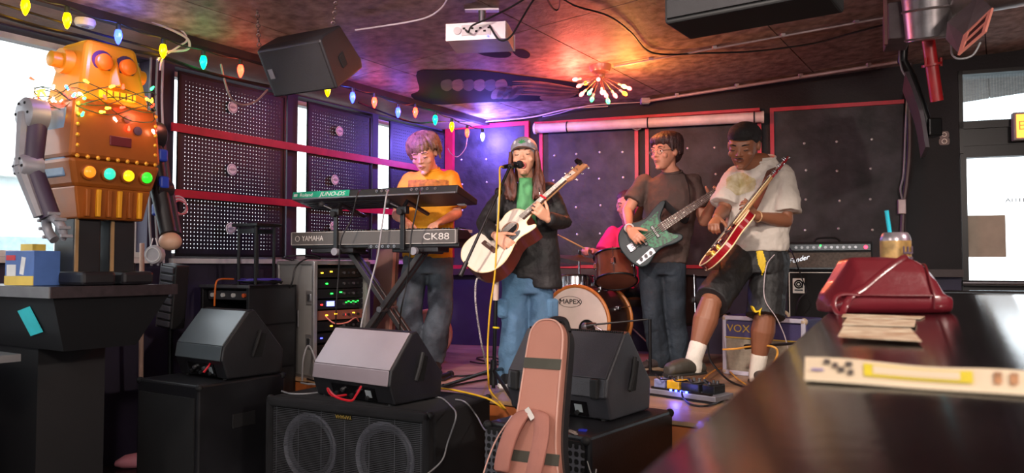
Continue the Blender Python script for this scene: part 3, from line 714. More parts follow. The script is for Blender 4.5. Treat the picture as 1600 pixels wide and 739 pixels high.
cable('signal_cable', 'thin black cable hanging from the synthesizer to the floor by the rack', [P(563, 297, 5.1), P(558, 305, 5.02), P(548, 345, 5.04), P(533, 375, 5.03), P(529, 430, 5.05), P(525, 490, 5.05), PZ(523, 590, ZS+.01)], .005, BLC)
cable('signal_cable', 'thin black cable hanging in front of the right upright of the stand', [P(657, 297, 4.9), P(655, 303, 4.83), P(650, 330, 4.82), P(643, 365, 4.84), P(640, 400, 4.85), P(636, 440, 4.9), P(625, 500, 5.0), PZ(628, 575, ZS+.01)], .005, BLC)
# ------------------------------------------------------------------ singer's microphone stand
T = thing('microphone_stand', 'black tripod boom microphone stand in front of the singer', 'stand', PZ(771, 614, ZS))
b0 = PZ(771, 614, ZS); cl = P(779, 300, b0.y-.02)
MB().tube([b0+V((0, 0, .03)), b0+(cl-b0)*.5], .012, 10).obj('lower_tube', BLKM, T, smooth=True, world=True)
MB().tube([b0+(cl-b0)*.45, cl], .009, 10).obj('upper_tube', STEEL, T, smooth=True, world=True)
MB().cyl(b0+(cl-b0)*.46, b0+(cl-b0)*.56, .017, n=12).obj('height_clutch', mat('clutch_pale', 'c8b0a0', .5), T, smooth=True, world=True)
MB().cyl(b0+V((0, 0, .05)), b0+V((0, 0, .20)), .026, .018, n=12).obj('leg_hub', BLKM, T, smooth=True, world=True)
for e_ in (PZ(694, 603, ZS+.012), PZ(806, 632, ZS+.012), PZ(812, 575, ZS+.012)):
    l = MB().tube([b0+V((0, 0, .14)), e_], .011, 8).obj('leg', BLKM, T, smooth=True, world=True)
    MB().tube([e_, e_+(e_-b0-V((0, 0, .14))).normalized()*.03], .015, 8).obj('rubber_foot', RUB, l, smooth=True, world=True)
bt = P(797, 260, 4.66); bl_ = P(719, 431, 4.46)
bm_ = MB().tube([bl_, bt], .009, 10).obj('boom', BLKM, T, smooth=True, world=True)
MB().tube([bl_, bl_+(bt-bl_)*.12], .014, 10).obj('counterweight', BLKM, bm_, smooth=True, world=True)
MB().ell(cl, (.025, .025, .028), nu=12, nv=8).obj('boom_joint', BLKM, T, smooth=True, world=True)
MB().tube([bt, P(800, 258, 4.72)], .014, 10).obj('microphone_clip', RUB, T, smooth=True, world=True)
T = thing('microphone', 'black ball-head vocal microphone at the singer\'s mouth', 'microphone', P(800, 258, 4.76))
a, b = P(786, 261, 4.68), P(812, 257, 4.78)
MB().tube([a, a+(b-a)*.7], [.012, .017], 14).obj('handle', BLKM, T, smooth=True, world=True)
MB().ell(b, (.026, .026, .026), nu=14, nv=10).obj('grille', mat('mic_grille', '1c1c1e', .6, .4, bump=.5, bscale=700), T, smooth=True, world=True)
MB().torus(a+(b-a)*.72, b-a, .019, .004, 16, 6).obj('collar', BLKG, T, smooth=True, world=True)
cable('microphone_cable', 'yellow microphone cable running down the singer\'s stand and across the stage edge',
      [P(786, 261, 4.68), P(781, 263, 4.64), P(781, 290, 4.56), P(779, 330, 4.55), P(776, 380, 4.55), P(773, 430, 4.56), P(766, 480, 4.58), P(762, 540, 4.60), P(763, 590, 4.58), PZ(767, 612, ZS+.01), PZ(790, 640, ZS-.0), PZ(760, 622, .52), PZ(700, 608, .52), PZ(660, 606, .515)], .0055, YEL)
tag(MB().torus(P(775, 512, 4.605), (.1, .1, 1), .016, .006, 14, 6).obj('cable_tie', mat('yellow_tape', 'e8d020', .5)), 'yellow tape band around the singer\'s stand', 'tape')
# ------------------------------------------------------------------ drum kit
def drum(name, label, c, ax, r, ln, shell, head, hoop, nl=8, legs=False, both=True, cat='drum'):
    z = V(ax).normalized(); x = z.orthogonal().normalized(); 
    if abs(z.z) < .7: x = V((0, 0, 1)).cross(z).normalized()
    y = z.cross(x); Mx = frame(c, x, y, z); T = thing(name, label, cat, V((c.x, c.y, ZS)))
    MB(Mx).lathe([(r*.985, -ln/2), (r*.985, ln/2)], n=40, caps=False).obj('shell', shell, T, world=True, smooth=True)
    for s in (1, -1):
        MB(Mx).lathe([(r*1.0, s*ln/2), (r*.9, s*(ln/2+.004)), (.001, s*(ln/2+.004))], n=40, caps=False).obj('drum_head', head if s == 1 else head, T, world=True, smooth=True)
        MB(Mx).torus((0, 0, s*ln/2), (0, 0, 1), r*1.015, .014 if r > .2 else .008, 40, 8).obj('hoop', hoop, T, world=True, smooth=True)
    for k in range(nl):
        a = 2*pi*(k+.5)/nl; p = V((r*1.03*cos(a), r*1.03*sin(a), 0))
        MB(Mx).box(p*.99, (.03, .03, .05)).obj('lug', CHR, T, world=True, bevel=.005)
        MB(Mx).cyl(p*1.01+V((0, 0, -ln/2-.01)), p*1.01+V((0, 0, ln/2+.01)), .004, n=6).obj('tension_rod', CHR, T, world=True)
    return T, Mx
SHELL = mat('drum_shell_dark', '2a1a18', .3, var=.3, coat=.3); TOMS = mat('tom_shell_amber', '6a3a2a', .3, var=.3, coat=.4)
HEADW = mat('drum_head_white', 'd8c8bc', .5, var=.06); HOOPW = mat('hoop_wood', 'b87030', .4, var=.2); HEADD = mat('drum_head_brown', '7a4838', .5, var=.15)
c = P(901, 500, 5.75); c.z = .80
n_ = V((-.52, -.85, 0)).normalized()
T, Mx = drum('bass_drum', 'bass drum with pale front head and wooden hoop behind the singer', c+n_*-.2, n_, .265, .42, SHELL, HEADW, HOOPW)
FM = Mx @ tr(0, 0, .218)
mb = MB(FM); mb.lathe([(.062, 0), (.062, .003), (.001, .003)], Mx and tr(.095, -.045, 0), n=24); mb.obj('port_hole', DARK, T, world=True)
MB(FM).torus((.095, -.045, .003), (0, 0, 1), .062, .006, 28, 6).obj('port_ring', BLKM, T, world=True, smooth=True)
lettering('MAPEX', .05, FM @ tr(-.045, .15, 0), BLKM, T, sx=1.15, world=True)
MB(FM).add(*(lambda n: ([V((-.045+.098*s*cos(2*pi*i/n), .15+.042*s*sin(2*pi*i/n), .0015)) for s in (1, .95) for i in range(n)], [(i, (i+1) % n, n+(i+1) % n, n+i) for i in range(n)]))(36)).obj('oval_outline', BLKM, T, world=True)
for s in (-1, 1): MB().tube([c+n_*-.12+V((s*.26, 0, -.1)), V((c.x+s*.36, c.y+.05, ZS+.01))], .009, 8).obj('spur', CHR, T, world=True, smooth=True)
tc_ = P(963, 425, 5.75)
drum('rack_tom', 'amber shelled tom drum mounted above the bass drum', tc_+V((.0, .05, .02)), (0, .42, .9), .155, .20, TOMS, HEADD, BLKM, nl=6)
MB()
t = thing('tom_mount', 'chrome tom holder between the bass drum and the tom', 'stand', V((tc_.x-.1, tc_.y+.15, ZS)))
MB().tube([V((tc_.x-.05, tc_.y+.17, 1.0)), V((tc_.x-.05, tc_.y+.17, 1.18)), tc_+V((-.03, .14, 0))], .012, 8).obj('post', CHR, t, world=True, smooth=True)
MB().ell(V((tc_.x-.05, tc_.y+.17, 1.18)), (.022,)*3, nu=10, nv=8).obj('clamp', CHR, t, world=True, smooth=True)
drum('snare_drum', 'shallow snare drum with white head behind the bass drum', P(895, 447, 6.15), (0, .12, 1), .17, .14, CHR, HEADW, CHR, nl=8)
drum('floor_tom', 'floor tom largely hidden behind the bass player', P(1052, 470, 6.2), (0, .1, 1), .19, .38, SHELL, HEADD, BLKM, nl=6)
def cymbal(name, label, c, tilt, r, zb=ZS):
    T = thing(name, label, 'cymbal', V((c.x, c.y, zb)))
    Mx = tr(c) @ rx(tilt[0]) @ ry(tilt[1])
    MB(Mx).lathe([(.012, .022), (.03, .018), (.04, .008), (r*.6, .0), (r, -.012), (r, -.014), (r*.6, -.003), (.04, .005), (.012, .018)], n=36, caps=False).obj('cymbal_plate', mat('bronze', '8a7048', .3, .9, var=.2), T, world=True, smooth=True)
    MB().tube([V((c.x, c.y, zb+.05)), c+V((0, 0, .06))], .009, 8).obj('stand_tube', CHR, T, world=True, smooth=True)
    for k in range(3):
        a = k*2.1+.4; l = MB().tube([V((c.x, c.y, zb+.22)), V((c.x+.24*cos(a), c.y+.24*sin(a), zb+.015))], .009, 8).obj('leg', CHR, T, world=True, smooth=True)
    MB(Mx).cyl((0, 0, .02), (0, 0, .05), .012, n=8).obj('wing_nut', RUB, T, world=True)
cymbal('crash_cymbal', 'thin bronze cymbal on a stand right of the singer\'s coat', P(905, 402, 6.1), (6, 8), .2)
cymbal('hi_hat', 'lower bronze hi-hat cymbal behind the singer', P(868, 412, 6.35), (3, 0), .18)
T = thing('drum_throne', 'round black drum stool under the pink-shirted drummer', 'stool', V((1.03, 6.72, ZS)))
MB().lathe([(.17, .42), (.18, .44), (.18, .48), (.16, .50), (.001, .505)], tr(1.03, 6.72, ZS), n=28).obj('seat', RUB, T, world=True, smooth=True)
MB().cyl((1.03, 6.72, ZS+.1), (1.03, 6.72, ZS+.43), .02, n=10).obj('post', CHR, T, world=True, smooth=True)
for k in range(3): MB().tube([V((1.03, 6.72, ZS+.25)), V((1.03+.25*cos(k*2.1), 6.72+.25*sin(k*2.1), ZS+.012))], .012, 8).obj('leg', CHR, T, world=True, smooth=True)
# kick microphone on low boom
T = thing('microphone_stand', 'low boom stand holding a microphone into the bass drum', 'stand', V((1.03, 5.45, ZS)))
a, b = P(1012, 499, 5.47), P(930, 507, 5.5); ft = V((a.x+.02, a.y+.02, ZS))
MB().tube([a, b], .007, 8).obj('boom', BLKM, T, world=True, smooth=True)
MB().tube([ft, a+V((.02, .02, 0))], .011, 8).obj('post', BLKM, T, world=True, smooth=True)
MB().lathe([(.11, 0), (.11, .012), (.03, .022), (.012, .03)], tr(ft), n=24).obj('base', BLKM, T, world=True, smooth=True)
T = thing('kick_microphone', 'dark microphone pointing into the bass drum port hole', 'microphone', b)
e_ = P(914, 510, 5.52)
MB().tube([b+V((.01, 0, 0)), b+(e_-b)*.4, e_], [.014, .022, .026], 12).obj('body', BLKM, T, world=True, smooth=True); MB().ell(e_, (.029,)*3, nu=12, nv=8).obj('grille', GRL, T, world=True, smooth=True)
MB().tube([b+V((-.02, 0, 0)), P(940, 516, 5.46), P(948, 522, 5.46)], .007, 8).obj('clip_arm', STEEL, T, world=True, smooth=True)
# ------------------------------------------------------------------ amplifiers
T = thing('combo_amplifier', 'purple combo amplifier with tan grille cloth standing on the stage', 'amplifier', (1.507, 5.53, ZS), -44.3)
w, d, h = .615, .26, .415
VP = mat('amp_purple_vinyl', '3c3560', .5, var=.12, bump=.3, bscale=300); TAN = mat('amp_tan_cloth', '8f8474', .85, var=.15, scale=40, bump=.4, bscale=400); GOLD = mat('gold_trim', 'd8b450', .35, .6)
mb = MB(); mb.box((w/2, d/2+.012, h/2), (w, d, h)); mb.obj('cabinet', VP, T, bevel=.016, seg=3)
mb = MB()
for a in ((w/2, 0, .015, w-.02, .02, .03), (w/2, 0, h-.015, w-.02, .02, .03), (.02, 0, h/2, .03, .02, h-.02), (w-.02, 0, h/2, .03, .02, h-.02)): mb.box(a[:3], a[3:])
mb.obj('front_rim', mat('rim_white_piping', 'b8b4c4', .5), T, bevel=.006)
MB().box((w/2, .004, .135), (w-.07, .012, .25)).obj('grille_cloth', TAN, T)
tp = MB().box((w/2, .002, .32), (w-.07, .014, .11)).obj('upper_panel', VP, T)
MB().box((w/2, -.008, .263), (w-.06, .008, .009)).obj('gold_piping', GOLD, T)
lettering('VOX', .075, MF(.13, -.006, .325), GOLD, tp, sx=1.1, ext=.003)
for x in (.02, w-.02):
    for z in (.02, h-.02): MB().ell((x, .012, z), (.026, .026, .026), nu=10, nv=8).obj('corner_guard', mat('corner_tan', 'b09a84', .5), T, smooth=True)
MB().tube(spline([(.18, .13, h+.0), (.22, .13, h+.035), (.4, .13, h+.035), (.44, .13, h)], 6), .012, 8).obj('carry_handle', mat('handle_cream', 'c8b898', .5), T, smooth=True)
T = thing('speaker_cabinet', 'black bass speaker cabinet with a round white emblem behind the guitarist', 'speaker', (2.13, 5.96, ZS), -21)
w, d, h = .60, .36, .735
MB().box((w/2, d/2, h/2), (w, d, h)).obj('cabinet', CARPET, T, bevel=.012)
MB().box((w/2, -.004, h/2), (w-.04, .012, h-.04)).obj('grille_cloth', mat('black_grille_cloth', '0e0e10', .9, bump=.5, bscale=300), T)
mb = MB()
for a in ((w/2, -.008, h-.018, w-.03, .006, .006), (w/2, -.008, .018, w-.03, .006, .006), (.018, -.008, h/2, .006, .006, h-.03), (w-.018, -.008, h/2, .006, .006, h-.03)): mb.box(a[:3], a[3:])
mb.obj('white_piping', LINE, T)
em = MB().box((.085, -.012, h-.12), (.085, .008, .115)).obj('emblem_plate', LINE, T, bevel=.003)
ex = MF(.085, -.0165, h-.108); mb = MB(ex); mb.torus((0, 0, 0), (0, 0, 1), .028, .006, 24, 4); mb.torus((0, 0, 0), (0, 0, 1), .014, .005, 20, 4); mb.box((.026, -.014, 0), (.012, .028, .004)); mb.box((0, -.045, 0), (.06, .010, .003)); mb.obj('emblem', BLKG, em)
corner = MB().ell((0, 0, 0), (.022,)*3, nu=8, nv=6).mesh('corner_guard')
for x in (.012, w-.012): put(corner, 'corner_guard', RUB, T, basis=tr(x, .012, h-.012), smooth=True)
T = thing('amplifier_head', 'black and silver-grey amplifier head with a row of knobs on the bass cabinet', 'amplifier', V((2.13, 5.96, ZS+.737))+rz(-21) @ V((0, 0, 0)), -21)
w, d, h = .61, .24, .215
MB().box((w/2, d/2+.006, h/2), (w, d, h)).obj('cabinet', mat('amp_tolex', '1a1a1c', .6, bump=.4, bscale=400), T, bevel=.012)
MB().box((w/2, .0, .075), (w-.03, .012, .115)).obj('grille_cloth', mat('silver_grille_cloth', '6a625c', .8, var=.25, scale=60, bump=.4, bscale=500), T)
MB().box((w/2, -.004, .012), (w-.03, .012, .012)).obj('lower_rail', BLKG, T)
cp = MB().box((w/2, -.001, .172), (w-.03, .014, .05)).obj('control_panel', BLKG, T, bevel=.002)
for k in range(11): MB().cyl((.07+k*.042, -.008, .172), (.07+k*.042, -.022, .172), .011, n=10).obj('knob', STEEL, cp, smooth=True)
MB().ell((.245, -.012, .186), (.007, .005, .007), nu=8, nv=6).obj('indicator_light', LEDS['g'], cp); MB().ell((.56, -.012, .172), (.014, .008, .014), nu=10, nv=8).obj('jewel_light', mat('jewel_red', 'ff3048', emit=3), cp)
lettering('Fender', .052, MF(.085, -.0075, .08) @ rz(14), CHR, T, shear=.5, sx=1.0)
MB().tube(spline([(.2, .12, h-.005), (.23, .12, h+.03), (.36, .12, h+.03), (.39, .12, h-.005)], 6), .008, 8).obj('carry_handle', RUB, T, smooth=True)
T = thing('microphone_stand', 'short boom stand with a microphone lying across the front of the purple amplifier', 'stand', V((2.02, 4.8, ZS)))
a, b = P(1250, 536, 4.75), P(1195, 540, 5.0)
MB().tube([a, b], .009, 8).obj('boom', BLKM, T, world=True, smooth=True); MB().tube([V((a.x, a.y, ZS)), a], .011, 8).obj('post', BLKM, T, world=True, smooth=True)
MB().lathe([(.11, 0), (.11, .012), (.012, .03)], tr(a.x, a.y, ZS), n=24).obj('base', BLKM, T, world=True, smooth=True)
MB().tube([b, P(1165, 542, 5.18)], [.012, .018], 10).obj('microphone', BLKM, T, world=True, smooth=True)
OC = mat('tan_cable', 'd89a40', .45)
cable('microphone_cable', 'tan cable drooping across the purple amplifier grille to the floor', [P(1129, 546, 5.2), P(1150, 545, 5.16), P(1175, 541, 5.1), P(1205, 541, 4.92), P(1215, 550, 4.9), P(1208, 568, 4.95), PZ(1190, 590, ZS+.01), PZ(1170, 596, ZS+.01)], .007, OC)
cable('signal_cable', 'tan cable curling on the stage left of the purple amplifier', [PZ(1100, 591, ZS+.03), PZ(1118, 578, ZS+.03), PZ(1135, 577, ZS+.02), PZ(1155, 594, ZS+.01), PZ(1185, 612, ZS+.01)], .006, OC)
cable('signal_cable', 'black cable arching up beside the purple amplifier', [PZ(1200, 614, ZS+.01), PZ(1150, 600, ZS+.01), P(1128, 585, 5.15), P(1109, 560, 5.25), P(1107, 530, 5.32), P(1113, 510, 5.4), P(1125, 495, 5.5), P(1140, 489, 5.6)], .007, BLC)
cable('signal_cable', 'thin black cable hanging down the front of the black bass cabinet', [P(1232, 384, 5.75), P(1240, 400, 5.68), P(1255, 440, 5.66), P(1260, 455, 5.64), P(1248, 470, 5.64), P(1244, 500, 5.62), PZ(1250, 560, ZS+.01)], .005, BLC)
# ------------------------------------------------------------------ pedal board
ang = -45; T = thing('pedal_board', 'guitar pedal board glowing blue under the guitarist\'s clog', 'pedal board', (1.03, 4.50, ZS), ang)
MB().box((0, 0, .03), (.46, .20, .03)).obj('board', mat('board_grey', '8c8c94', .4, .5), T, bevel=.004)
for y in (-.08, .08): MB().box((0, y, .008), (.44, .02, .016)).obj('foot_rail', RUB, T)
pd = [(-.18, 'pedal_lilac', '8a90b8', .075), (-.085, 'pedal_yellow', 'e8b020', .085), (.03, 'pedal_black', '222226', .12), (.15, 'pedal_dark', '161618', .08)]
for x, nm, hx, w in pd:
    p = MB().box((x, .02, .07), (w, .12, .05)).obj('effect_pedal', mat(nm, hx, .4, .2, var=.1), T, bevel=.006)
    for k in range(3 if w > .1 else 2): MB().cyl((x-w*.25+k*w*.3, .055, .094), (x-w*.25+k*w*.3, .055, .112), .009, n=10).obj('knob', STEEL, p, smooth=True)
    MB().cyl((x, -.02, .094), (x, -.02, .112), .009, n=10).obj('foot_switch', CHR, p, smooth=True)
for k in range(4): MB().box((-.06+k*.035, -.095, .05), (.012, .012, .01)).obj('indicator_light', mat('led_blue_bright', '2030ff', emit=25), T)
MB().box((.0, -.085, .05), (.40, .02, .012)).obj('power_bar', BLKG, T)
for k in range(4): MB().tube(spline([(-.2+k*.11, .02, .095), (-.19+k*.11, -.06, .125), (-.15+k*.11, -.07, .10), (-.12+k*.11, -.0, .10)], 6), .004, 6).obj('patch_lead', BLC, T, smooth=True)
cable('signal_cable', 'black cable looping in front of the pedal board', [PZ(1065, 612, ZS+.06), PZ(1068, 622, ZS+.02), PZ(1080, 632, ZS+.01), PZ(1105, 634, ZS+.01), PZ(1130, 625, ZS+.01)], .006, BLC)
point('pedal_glow', (.93, 4.40, ZS+.05), (.2, .2, 1), .2, .02)
for nm, pts in (('long black cable lying across the stage from the keyboards', [PZ(660, 590, ZS+.01), PZ(690, 594, ZS+.01), PZ(708, 588, ZS+.01), PZ(730, 587, ZS+.01), PZ(762, 584, ZS+.01)]),
                ('black cable snaking along the front edge of the stage', [PZ(655, 598, ZS+.01), PZ(672, 600, ZS+.01), PZ(690, 606, ZS+.01), PZ(720, 600, ZS+.01), PZ(765, 592, ZS+.01)])):
    cable('stage_cable', nm, pts, .007, BLC)
cable('signal_cable', 'black and white twisted cable hanging from the acoustic guitar to the stage', [P(752, 428, 4.78), P(744, 440, 4.76), P(743, 470, 4.78), P(748, 510, 4.85), P(755, 550, 4.95), PZ(766, 588, ZS+.01)], .006, mat('striped_cable', '201c20', .5, var=.1, scale=120, h2='e8e0e0'))
cable('speaker_cable', 'thin grey cable trailing over the right corner of the wide cabinet', [PZ(676, 620, .506), PZ(690, 622, .506), PZ(704, 634, .506), PZ(706, 650, .508)+V((.02, 0, 0)), P(700, 690, 3.78), P(690, 720, 3.72), P(662, 745, 3.65)], .004, GRYC)
cable('speaker_cable', 'thin grey cable dropping between the wide cabinet and the perforated one', [PZ(712, 624, .506), PZ(728, 629, .506), P(745, 650, 4.1), P(758, 672, 3.85), P(778, 679, 3.6)], .004, GRYC)
cable('speaker_cable', 'short pale cable lying on the left end of the wide cabinet', [PZ(440, 611, .508), PZ(455, 615, .508), PZ(480, 615, .508), PZ(505, 612, .51)], .0045, GRYC)
# ------------------------------------------------------------------ console counter and robot
AX = -SL; AY = -NL                     # along the window wall away from us / towards the window
K0 = V((-1.85, 3.1, 0))
T = thing('console_counter', 'black console with a metal-edged top that the robot stands on', 'counter', K0)
CM = frame(K0, AX, AY, V((0, 0, 1)))
MB(CM).box((.26, .45, 1.115), (.56, .94, .035)).obj('top', mat('counter_top', '2c2a30', .3, var=.3), T, world=True, bevel=.006)
MB(CM).box((-.022, .45, 1.112), (.008, .94, .046)).obj('metal_edge', mat('edge_alu', '9a9a9c', .35, .7), T, world=True)
MB(CM).box((.26, -.022, 1.112), (.56, .008, .046)).obj('front_edge', mat('edge_dark_print', '2a2024', .4, var=.5, scale=30), T, world=True)
mb = MB(CM); mb.hexa([V((.10, .10, .86)), V((.42, .10, .86)), V((.42, .9, .86)), V((.10, .9, .86))], [V((0, 0, 1.097)), V((.52, 0, 1.097)), V((.52, .9, 1.097)), V((0, .9, 1.097))]); mb.obj('cabinet', mat('console_black', '0d0d10', .6), T, world=True)
MB(CM).box((.27, .6, .43), (.3, .5, .86)).obj('pedestal', mat('console_black', '', ), T, world=True)
MB(CM).box((-.12, .55, .84), (.2, .7, .03)).obj('lower_shelf', mat('edge_alu', ''), T, world=True)
MB(CM).box((-.12, .75, .42), (.12, .2, .82)).obj('shelf_support', mat('console_black', ''), T, world=True)
q = CM @ V((.045, .26, .985))
MB(axes(q, AY, -AX+V((0, 0, -.4)))).box((0, 0, .004), (.12, .12, .003), rz(12)).obj('sticker', mat('teal_sticker', '38c8d0', .5, var=.15), T, world=True, label='teal square sticker')
tag(MB(CM).add([V((-.24-.012*sin(i*1.1), .3+i*.05, z)) for z in (.8, .02) for i in range(14)]+[V((-.25-.012*sin(i*1.1), .3+i*.05, z)) for z in (.8, .02) for i in range(14)],
    [(i, i+1, 15+i, 14+i) for i in range(13)]+[(28+14+i, 28+15+i, 28+i+1, 28+i) for i in range(13)]+[(i, 28+i, 29+i, i+1) for i in range(13)]).obj('patterned_cloth', mat('black_white_pattern', '101010', .8, var=.1, scale=22, vor=True, h2='c8bcb4'), smooth=True), 'black and white patterned cloth hanging at the far left edge', 'cloth')
# robot
ZR = 1.134; RO = V((-1.90, 3.50, ZR))
T = thing('robot', 'large orange tin robot with a square head and coloured chest buttons', 'robot', RO, 58)
ORG = mat('robot_orange_tin', '9a5218', .42, .25, var=.18, scale=5, coat=.2); YLW = mat('robot_yellow_tin', 'e8a020', .4, .15, var=.12, scale=4)
RBL = mat('robot_black', '17151a', .45, .1); RGR = mat('robot_grey_arm', '8d8a90', .45, .2, var=.15); RPU = mat('robot_dark_purple', '3c2c44', .5)
def frust(mb, x0, y0, z0, x1, y1, z1, cx=0, cy=0): return mb.hexa([V((cx-x0, cy-y0, z0)), V((cx+x0, cy-y0, z0)), V((cx+x0, cy+y0, z0)), V((cx-x0, cy+y0, z0))], [V((cx-x1, cy-y1, z1)), V((cx+x1, cy-y1, z1)), V((cx+x1, cy+y1, z1)), V((cx-x1, cy+y1, z1))])
hd = frust(MB(), .165, .15, .80, .115, .11, 1.09).obj('head', YLW, T, bevel=.025, seg=3)
for s in (-1, 1):
    e_ = MB(tr(s*.14, 0, .99) @ ry(90*s)).lathe([(.055, -.01), (.055, .035), (.034, .035), (.034, .075), (.026, .08), (.001, .08)], n=20).obj('ear', YLW, hd, smooth=True)
    y = MB(tr(s*.055, -.115, .99) @ rx(90)).lathe([(.036, -.02), (.036, .035), (.03, .04), (.001, .04)], n=20).obj('eye', mat('robot_eye_orange', 'f08018', .35), hd, smooth=True)
    MB(tr(s*.055, -.12, .995) @ rx(90)).lathe([(.048, 0), (.048, .008), (.036, .008)], n=20).obj('eye_ring', RPU, hd, smooth=True)
mb = MB(); mb.hexa([V((-.03, -.15, .88)), V((.03, -.15, .88)), V((.03, -.12, .88)), V((-.03, -.12, .88))], [V((-.012, -.125, 1.03)), V((.012, -.125, 1.03)), V((.012, -.10, 1.03)), V((-.012, -.10, 1.03))])
mb.add([V((-.03, -.15, .88)), V((.03, -.15, .88)), V((0, -.185, .89)), V((0, -.125, 1.03))], [(0, 1, 2), (0, 2, 3), (1, 3, 2)]); mb.obj('nose', YLW, hd, bevel=.006)
m_ = MB().box((0, -.155, .845), (.16, .03, .036)).obj('mouth', mat('robot_mouth_yellow', 'f0d020', .4, emit=.25), hd, bevel=.006)
for k in range(5): MB().box((-.06+k*.03, -.172, .845), (.004, .004, .03)).obj('tooth_line', ORG, m_)
mb = MB(); frust(mb, .21, .17, .55, .19, .16, .81); frust(mb, .18, .15, .425, .21, .17, .55); mb.obj('torso', ORG, T, bevel=.018, seg=2)
rv = MB().ell((0, 0, 0), (.0095, .007, .0095), nu=8, nv=6).mesh('rivet'); RV = mat('rivet_brass', 'f0b040', .3, .5)
for k in range(9): put(rv, 'rivet', RV, T, basis=tr(-.18+k*.045, -.168, .555+.0), smooth=True)
for k in range(5):
    for s in (-1, 1): put(rv, 'rivet', RV, T, basis=tr(s*.18, -.166, .60+k*.045), smooth=True)
pl = MB().box((.01, -.168, .64), (.10, .01, .045)).obj('chest_plate', mat('dark_red_plate', '5a1620', .4), T, bevel=.003)
MB(MF(.09, -.166, .70)).lathe([(.02, 0), (.02, .006), (.001, .008)], n=16).obj('badge', RPU, T, smooth=True)
MB(MF(.04, -.166, .745)).lathe([(.016, 0), (.016, .006), (.001, .008)], n=16).obj('badge', mat('badge_red_grey', '8a5048', .4), T, smooth=True)
for k, (hx, nm) in enumerate((('f08820', 'orange'), ('30d8b0', 'teal'), ('f8d818', 'yellow'), ('30e030', 'green'))):
    b = MB(tr(-.13+k*.088, -.155, .49) @ rx(98)).lathe([(.032, 0), (.032, .02), (.026, .022), (.026, .015)], n=20).obj('button_ring', ORG, T, smooth=True)
    MB(tr(-.13+k*.088, -.158, .49)).ell((0, -.018, 0), (.026, .018, .026), nu=16, nv=10).obj('button', mat('button_'+nm, hx, .3, emit=.5), b, smooth=True)
frust(MB(), .15, .13, .29, .175, .145, .43).obj('waist', ORG, T, bevel=.008)
for k in range(6): frust(MB(), .008, .01, .30, .010, .012, .42, -.12+k*.048, -.143).obj('waist_rib', YLW if k % 2 else ORG, T, bevel=.003)
for s in (-1, 1):
    l = MB().box((s*.08, 0, .17), (.12, .17, .26)).obj('leg', RBL, T, bevel=.01); MB().box((s*.08-.052, -.088, .18), (.014, .008, .24)).obj('leg_strip', mat('leg_tan', '9a7850', .5), l)
    f = MB().box((s*.09, -.05, .03), (.15, .30, .06)).obj('foot', RBL, T, bevel=.015)
# arms
def arm(s, pts, m, claw):
    P_ = [V(p) for p in pts]
    a = MB().tube(P_, [.05, .042, .04], 12).obj('arm', RPU if s < 0 else RBL, T, smooth=True)
    out = V((s, 0, 0))
    for i, (p, r) in enumerate(((P_[0], .07), (P_[1], .05))):
        j = MB(frame(p+out*.03, V((0, 1, 0)), V((0, 0, 1)), out)).lathe([(r, -.06), (r, .015), (r*.85, .025), (.001, .027)], n=24).obj('joint_disc', m, a, smooth=True)
        for k in range(6): MB(frame(p+out*.055, V((0, 1, 0)), V((0, 0, 1)), out)).ell((r*.7*cos(k*pi/3), r*.7*sin(k*pi/3), 0), (.007,)*3, nu=6, nv=5).obj('bolt', RBL, j)
    for i in (0, 1): MB().tube([P_[i]+out*.045, P_[i+1]+out*.045], [.028, .022], 8).obj('arm_rail', m, a, smooth=True)
    w = P_[2]; dn = (P_[2]-P_[1]).normalized(); fw = V((0, -1, 0)); sd = dn.cross(fw).normalized()
    if claw:
        cc_ = w+dn*.055; arc = [cc_-dn*(.058*cos(t/10*5.0-2.5))+fw*(.058*sin(t/10*5.0-2.5)) for t in range(11)]
        cw = MB().tube(arc, [.020]*9+[.016, .010], 10).obj('claw', m, a, smooth=True)
        for t in range(1, 10): p = arc[t]; MB().box(p+(p-cc_).normalized()*.019, (.05, .014, .014)).obj('claw_tooth', m, cw, bevel=.003)
    else:
        MB().ell(w+dn*.04, (.05, .06, .045), nu=14, nv=10).obj('claw', mat('robot_hand_wood', 'b89078', .5), a, smooth=True)
arm(-1, [(-.27, .0, .73), (-.30, -.04, .50), (-.25, -.10, .29)], RGR, True)
arm(1, [(.26, .0, .72), (.30, -.02, .46), (.30, -.10, .24)], RBL, False)
for k in range(3): MB().box((.285+.01*k, -.03, .62-.13*k), (.05, .09, .06)).obj('arm_plate', mat('robot_blue', '2848c0', .4), T, bevel=.01)
MB().box((-.19, -.02, .62), (.02, .16, .30)).obj('side_panel', mat('robot_side_blue', '7088a8', .4, var=.3), T, bevel=.008)
